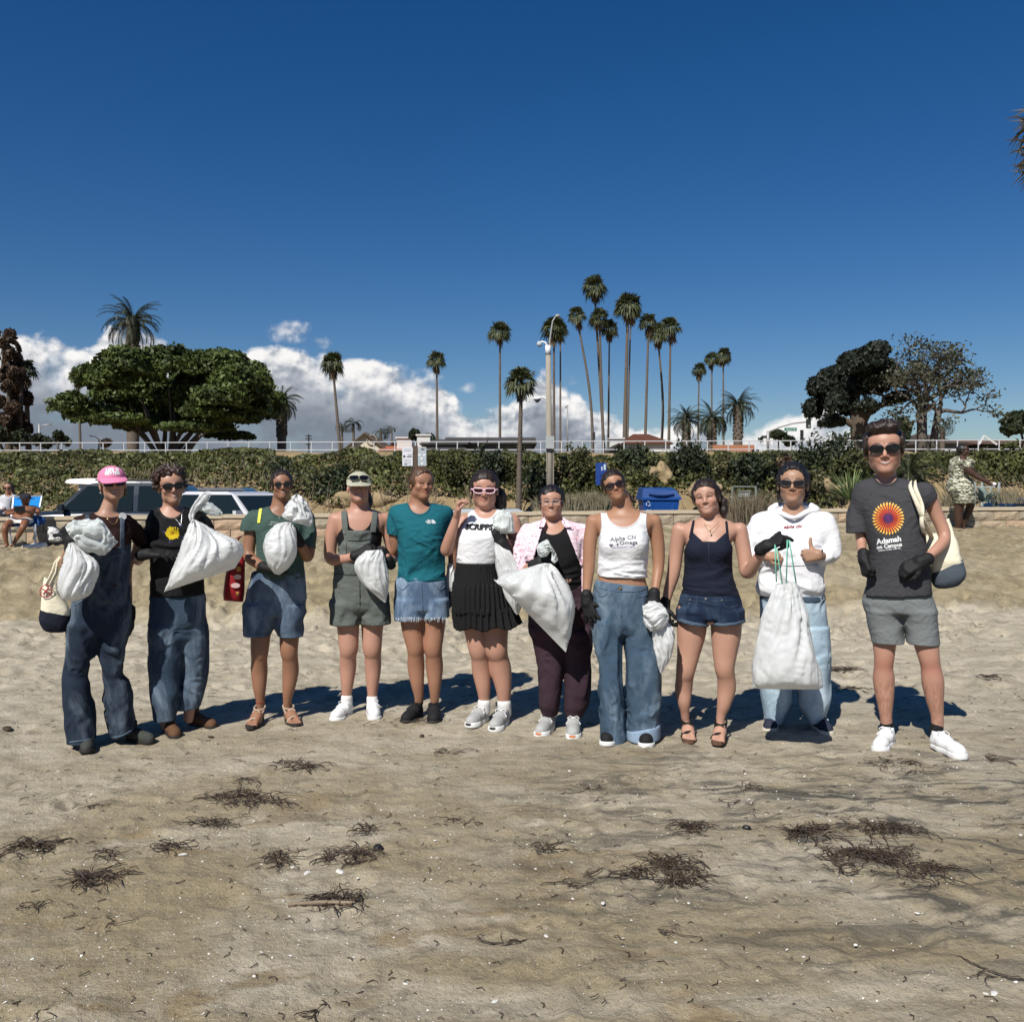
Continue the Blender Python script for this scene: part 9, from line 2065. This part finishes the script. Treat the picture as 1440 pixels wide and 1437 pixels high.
def second_sitter():
 P = Person('seated woman in sunglasses and pale grey sweatshirt behind the sunbather',16.2,CG,(0.33,0.17,0.11),None,foot=(100,1100)); P.open_eyes = False; P.brow = NEUT
 P.head(140,290,110,dy=0,yaw=-16,pitch=-5,roll=0,smile=0,wide=.95)
 P.tor = [(P.limb([(150,270,.02,30),(150,330,.02,40)])[0],.03),(P.loft([(310,60,250,.10,.02),(360,10,280,.14,0),(480,20,240,.15,0),(600,10,240,.16,0)],.012),.02)]
 P.arms = [(q,.02) for q in P.limb([(30,370,0,40),(10,480,-.05,36),(60,560,-.25,28)])]+[(q,.02) for q in P.limb([(255,370,.05,38),(270,460,.05,34),(240,560,-.1,28)])]
 P.legs = [(q,.02) for q in P.limb([(60,620,-.05,70),(40,640,-.45,60),(30,800,-.5,46),(10,1050,-.5,34)])+P.limb([(180,620,-.05,70),(180,640,-.45,60),(170,800,-.5,46),(150,1050,-.5,34)])]
 P.build_body(SKIN,h=.010)
 P.hair([(('e',(0,.03,.03),(.090,.105,.10)),0),(('c',(.07,.03,0),(.08,.03,-.10),.03,.02),.02),(('c',(-.07,.03,0),(-.07,.03,-.06),.025,.02),.02)],HDARK,cuts=[lambda a,b,e: np.minimum(-(b+.02),.075-e)+0*a],amp=.008,h=.006)
 P.glasses(.028,.018)
 P.garment('sweatshirt',[P.loft([(300,70,240,.10,.02),(345,5,295,.16,0),(480,10,250,.17,0),(570,20,240,.17,0)])]+[(q,.04) for q in P.limb([(30,370,0,50),(10,480,-.05,46),(55,555,-.22,36)])+P.limb([(255,370,.05,46),(270,460,.05,42),(240,550,-.1,34)])],cloth('pale_grey_fleece',srgb(186,186,190),wr=1),.03,.0,h=.010,folds=[fold(.012,6,6,6,2)],carves=[(cone(P.p(145,300,-.12),P.p(145,290,.05),.05,.06),0)])
 P.garment('trousers',[(q,.04) for q in P.limb([(60,620,-.05,78),(40,640,-.45,68),(30,800,-.5,54),(10,1030,-.5,44)])+P.limb([(180,620,-.05,78),(180,640,-.45,68),(170,800,-.5,54),(150,1030,-.5,44)])]+[P.loft([(560,20,240,.17,0),(680,10,250,.17,0)])],mat('navy_trousers',(.012,.014,.025),.85),.03,.004,h=.010)
 x0 = P.world((P.p(120,800)[0],P.D)); o = empty('beach_chair',(x0[0],x0[1],ground_z(*x0)),-P.phi); setp(o,'dark low folding chair under the seated woman at the left edge','chair'); O = np.array((P.p(120,800)[0],P.D,o.location[2])); f = lambda x,y,dy: P.p(x,y,dy)-O
 fr = MATS['pale_metal']; nv_ = mat('navy_canvas2',(.015,.02,.04),.85)
 for nm,q in (('backrest',[f(0,400,.34),f(250,400,.34),f(250,700,.15),f(0,700,.15)]),('seat',[f(0,700,.15),f(250,700,.15),f(250,720,-.35),f(0,720,-.35)])):
  b = MB(); b.add([*q,*[v+np.array((0,.015,-.015)) for v in q]],[(0,3,2,1),(4,5,6,7),(0,1,5,4),(1,2,6,5),(2,3,7,6),(3,0,4,7)]); b.build(nm,nv_,o)
 for pts in ([f(0,700,.15),f(-20,1060,-.3)],[f(250,700,.15),f(260,1060,-.3)],[f(0,720,-.35),f(20,1060,.3)],[f(250,720,-.35),f(240,1060,.3)]): b = MB(); b.tube(pts,.016,6); b.build('leg',fr,o)
second_sitter()
def walker():
 P = Person('woman in camouflage dress walking barefoot along the wall in profile',17.7,CH,DARKSKIN,None,foot=(450,1300)); P.open_eyes = False; P.brow = (.01,.005,.004)
 P.head(497,382,232,dy=0,yaw=78,pitch=2,roll=0,smile=0,wide=.95)
 P.tor = [(P.limb([(485,350,.0,38),(470,430,.0,52)])[0],.03),(P.loft([(385,400,540,.14,0),(430,340,610,.19,0),(520,320,620,.20,0),(620,330,560,.18,0),(720,290,620,.22,0),(820,290,635,.23,0),(940,380,620,.20,0)],.02),.02)]
 P.arms = [(q,.02) for q in P.limb([(530,490,-.20,62),(570,560,-.22,55),(640,610,-.22,42),(740,670,-.22,34),(835,730,-.20,24)])]
 P.bare(P.p(835,730,-.20),(.95,0,-.1),(0,-.4,1),side=-1,curl=(40,45,25),sc_=.95)
 P.legs = [(q,.02) for q in P.limb([(450,900,-.08,70),(440,1000,-.08,62),(425,1080,-.08,56),(430,1180,-.08,52),(425,1260,-.08,36),(420,1295,-.08,36),(490,1300,-.08,22)])]
 P.legs += [(q,.02) for q in P.limb([(550,900,.12,68),(580,980,.12,58),(560,1060,.12,50),(520,1150,.12,48),(495,1240,.12,30),(490,1285,.12,30),(570,1295,.12,20)])]
 P.build_body(SKIN,h=.010)
 P.hair([(('e',(0,.03,.035),(.092,.105,.098)),0)],HBLACK,cuts=[lambda a,b,e: np.minimum(-(b+.045),.085-e)+0*a,lambda a,b,e: -.05-e+0*a],amp=.006,freq=(90,90,90),h=.006)
 P.garment('dress',[P.loft([(375,400,540,.15,0),(420,330,610,.20,0),(470,305,640,.22,0),(560,312,600,.21,0),(620,320,560,.20,0),(700,278,620,.24,0),(800,272,640,.26,0),(900,340,645,.25,0),(960,370,640,.23,0),(1000,390,600,.22,0)])]+[(q,.04) for q in P.limb([(510,450,-.17,62),(535,490,-.22,66)])],cloth('camo_cotton',(.5,.5,.42),wr=.7,pattern='camo'),.04,.004,h=.010,cuts=[hemcut(P,975,slope=.02)],folds=[fold(.014,5,5,6,3)],carves=[(cone(P.p(490,400,-.2),P.p(490,370,.2),.06,.06),0)])
 b = MB(); c = P.p(885,725,-.22);
 q = P.world((c[0],c[1])); bm = bmesh.new(); bmesh.ops.create_icosphere(bm,subdivisions=2,radius=.035); me = bpy.data.meshes.new('ball'); bm.to_mesh(me); bm.free(); o = link('paper_cup',me,MATS['white_paint'],None,(q[0],q[1],c[2])); setp(o,'small white cup in the hand of the woman in camouflage','cup')
walker()
# ================================================================ seaweed, shells, pebbles
WEED = mat('seaweed',(.040,.026,.016),.55,.4,.35,12); WEEDL = mat('seaweed_pale',(.13,.10,.065),.6,.4,.3,12)
def gp(px,py):
 """ground point seen at a picture position"""
 v = px_dir(px,py); t = CAMH/-v[2]; z = 0.0
 for _ in range(6): x,y = v[0]*t,v[1]*t; z = ground_z(x,y); t = (CAMH-z)/-v[2]
 return v[0]*t,v[1]*t,z
def weed(px,py,wpx,hpx,n,label,seed,big=1.0,name='seaweed_clump',cat='seaweed',drift=0.0,pale=.06):
 r = np.random.default_rng(seed); x,y,z = gp(px,py); k = y/FPX; W = wpx*k/2; Hh = hpx*k*y/CAMH/2; o = empty(name,(x,y,z)); b = MB(); b2 = MB(); cl = [(r.uniform(-.7,.7)*W,r.uniform(-.6,.6)*Hh,r.uniform(.08,.30)) for _ in range(max(2,n//22))]
 for i in range(n):
  ci = cl[int(r.integers(len(cl)))]; cx,cy = ci[0]+r.normal()*W*ci[2],ci[1]+r.normal()*Hh*ci[2]; L = r.uniform(.04,.17)*big; a = r.normal()*.5+(math.pi if r.random() < .5 else 0)+drift; m_ = 9; cu_ = r.normal()*.30; pts = []; q = np.array((cx,cy)); hh = max(0,1-(cx/W)**2-(cy/max(Hh,.01))**2)*.035*min(1,n/30)
  lift = r.uniform(.1,.8)*hh
  for j in range(m_):
   gz_ = ground_z(x+q[0],y+q[1])-z; pts.append((q[0],q[1],gz_+.004+lift*math.sin(math.pi*j/(m_-1))+r.uniform(0,.006))); a += r.normal()*.34+cu_; q = q+np.array((math.cos(a),math.sin(a)))*L/m_
  w_ = r.uniform(.0010,.0026)*big; tgt = b2 if r.random() < pale else b
  tgt.tube(pts,[w_*.6,w_,w_*1.2,w_,w_,w_,w_,w_*.8,w_*.4],4,cap=False,flat=.5)
 b.build('strands',WEED,o)['kind'] = 'stuff'
 if b2.v: b2.build('pale_strands',WEEDL,o)['kind'] = 'stuff'
 setp(o,label,cat,'seaweed washed up on the sand'); return o
WD = [(425,1077,95,16,80,'flat dark seaweed patch below the green tee woman\'s sandals'),(345,1124,130,28,190,'widest seaweed heap in the left half of the foreground'),(320,1160,110,18,60,'thin trail of seaweed under the widest left heap'),(355,1098,60,12,24,'wispy seaweed just above the widest left heap'),(53,1192,52,22,90,'compact dark seaweed ball near the left edge'),(8,1203,30,18,30,'seaweed scrap touching the left edge'),(145,1204,60,16,26,'loose seaweed ring between the two left clumps'),(242,1193,40,14,50,'small dark seaweed tuft beside white shells'),(130,1243,120,34,110,'tangled open seaweed clump at lower left'),
  (380,1210,50,20,50,'small curled seaweed clump left of the black stone'),(485,1206,90,22,110,'seaweed clump touching the black stone'),(490,1266,96,24,130,'seaweed heap lying beside a dry stick'),(530,1169,80,12,30,'thin sliver of seaweed in the middle distance'),(590,1012,40,12,26,'seaweed between the white trainers and the black shoes'),
  (960,1165,50,26,60,'upright seaweed tuft in the centre right'),(930,1230,120,70,170,'large loose seaweed clump right of the centre'),(1130,1172,110,22,90,'seaweed trail left of the long right heap'),(1255,1166,110,24,120,'upper seaweed heap on the right'),(1235,1212,150,46,230,'largest densest seaweed heap on the right'),(1330,1230,170,40,60,'sparse seaweed strands trailing off the largest right heap'),(1062,1108,70,18,16,'few curled strands in front of the navy camisole'),(1260,1077,70,16,36,'thin seaweed in front of the tall man\'s shoes'),(1290,1085,60,8,10,'single long strand in front of the tall man'),
  (1190,944,50,8,50,'seaweed on the sand behind the white hoodie'),(1395,952,60,6,20,'thin line of seaweed right of the tall man'),(1205,968,30,5,16,'small seaweed speck left of the tall man\'s leg'),(765,1195,70,14,20,'twiggy seaweed scrap at the bottom of the grey patch'),(1395,1070,40,10,12,'twig-like seaweed near the right edge'),(815,1240,60,26,14,'sparse twigs left of the centre right clump'),(60,1277,70,8,12,'thin strand across the lower left sand'),(640,1060,110,8,14,'long thin seaweed line under the grey trainers'),(640,1155,80,8,10,'single seaweed strand in the middle'),(140,1135,40,14,12,'faint curled strands on the left'),(1405,1375,40,40,6,'curled strand at the lower right edge'),(945,1312,60,10,7,'thin curved strand in the lower centre right'),(1040,1130,60,10,8,'stray strands between the right heaps and the people'),(830,1112,50,10,9,'stray strands in the grey sand'),(700,1330,60,12,7,'stray strand in the damp lower middle'),(430,1425,90,12,8,'dark strand along the bottom edge'),(60,1425,60,12,6,'strand in the bottom left corner'),(155,1300,40,8,6,'short curled strand at lower left')]
for i,(px,py,w_,h_,n,lab) in enumerate(WD): weed(px,py,w_,h_,int(n*(.7 if px < 560 else 1.0)),lab,i,big=1.0 if py > 1000 else 1.5)
def pebble(px,py,wpx,m,label,seed,cat='stone',name='stone',flat=.6,el=1.3):
 r = np.random.default_rng(seed); x,y,z = gp(px,py); bm = bmesh.new(); bmesh.ops.create_icosphere(bm,subdivisions=3,radius=1); k = wpx*y/FPX/2
 for v in bm.verts: n_ = mnoise.noise(v.co*1.3+Vector((seed,0,0)))*.25; v.co = v.co*(1+n_); v.co = Vector((v.co.x*k,v.co.y*k/el,v.co.z*k*flat))
 me = bpy.data.meshes.new(name); bm.to_mesh(me); bm.free(); [setattr(p_,'use_smooth',True) for p_ in me.polygons]; o = link(name,me,m,None,(x,y,z+k*flat*.5)); o.rotation_euler = (0,0,r.uniform(0,3)); setp(o,label,cat); return o
pebble(532,1194,17,mat('black_stone',(.016,.016,.018),.5,.4,.3,30),'black rounded stone at the right end of a seaweed clump',1)
pebble(1050,1165,12,mat('black_stone',(.016,.016,.018),.5),'small dark stone left of the right seaweed trail',4); pebble(10,1026,16,mat('brown_stone',(.05,.035,.022),.7,.3,.4,30),'dark brown lump near the left edge by the woman in the pink cap',5,flat=.4); pebble(593,1036,8,mat('brown_stone',(.05,.035,.022),.7),'tiny brown pebble in front of the boots',8); pebble(296,1037,10,mat('brown_stone',(.05,.035,.022),.7),'small brown chip in front of the brown boots',9,flat=.3)
SHELL = mat('shell_white',(.62,.60,.55),.5,.4,.1,30)
b = MB(); x,y,z = gp(450,1275); b.tube([(-.115,0,.012),(0,.006,.014),(.115,.0,.012)],[.008,.009,.008],6); o = b.build('stick',mat('drift_wood',(.22,.17,.12),.9,.2,.3,20),None,(x,y,z)); o.rotation_euler = (0,0,.06); setp(o,'straight pale driftwood stick beside a seaweed heap','stick')
for i,(px,py,w_,lab) in enumerate(((1398,1397,15,'round white shell at the lower right'),(1386,1397,9,'small white shell chip left of the round shell'),(432,1228,15,'long white shell, left one of a pair'),(478,1226,17,'long white shell, right one of a pair'),(412,1219,8,'small white shell above the pair'),(257,1202,12,'white shell next to the small seaweed tuft'),(848,1270,10,'pale shell at the end of the stick'),(768,1316,9,'white shell in the lower middle'),(1290,1284,8,'white shell fragment under the right heap'),(876,1331,7,'white shell in the lower centre'),(696,1408,12,'pale shell near the bottom middle'),(570,1383,8,'small shell left of the bottom middle'),(1130,1345,7,'tiny shell lower right of centre'),(1435,1174,8,'white shell at the right edge'))): pebble(px,py,w_,SHELL,lab,20+i,'shell','shell',.25,1.7)
def shells():
 r = np.random.default_rng(77); V = []; F_ = []; n = 0
 def put(x,y,s_):
  nonlocal n
  z = ground_z(x,y)+s_*.25; a = r.uniform(0,6.28); t = r.normal(size=2)*.35; m_ = 5; k = len(V)
  for i in range(m_): q = a+6.283*i/m_; rr = s_*r.uniform(.6,1.1); dx,dy = math.cos(q)*rr,math.sin(q)*rr*.7; V.append((x+dx,y+dy,z+dx*t[0]+dy*t[1]))
  V.append((x,y,z+s_*.35))
  for i in range(m_): F_.append((k+i,k+(i+1) % m_,k+m_))
 i = 0
 while i < 8500:
  y = 2.3+r.random()**1.1*7.5; x = r.uniform(-.62,.62)*y
  d_ = .5+.5*float(vnoise(np.array([x*1.1+4]),np.array([y*1.6]),np.array([2.0]))[0])
  band = math.exp(-((y-(3.0+.55*(x+1.2)))/.35)**2)+.8*math.exp(-((y-4.4-.25*x)/.5)**2)
  if r.random() < .12+.35*d_+band*.55: put(x,y,r.choice([.0022,.0032,.0048,.008],p=[.5,.32,.14,.04])); i += 1
 me = bpy.data.meshes.new('shell_fragments'); me.from_pydata(V,[],F_); o = link('shell_fragments',me,SHELL); setp(o,'small white shell fragments scattered over the damp sand',kind='stuff')
 b = MB()
 for i in range(1500):                                   # dark crumbs of dried weed
  y = 2.4+r.random()**1.3*11; x = r.uniform(-.62,.62)*y; z = ground_z(x,y); a = r.uniform(0,3.14); L = r.uniform(.006,.035)*(1+y*.06); b.tube([(x,y,z+.003),(x+math.cos(a)*L*.5,y+math.sin(a)*L*.5,z+.007),(x+math.cos(a+.5)*L,y+math.sin(a+.5)*L,z+.003)],.0014*(1+y*.08),3,cap=False)
 o = b.build('seaweed_crumbs',WEED,None); setp(o,'dark crumbs of dried seaweed scattered over the sand',kind='stuff')
shells()
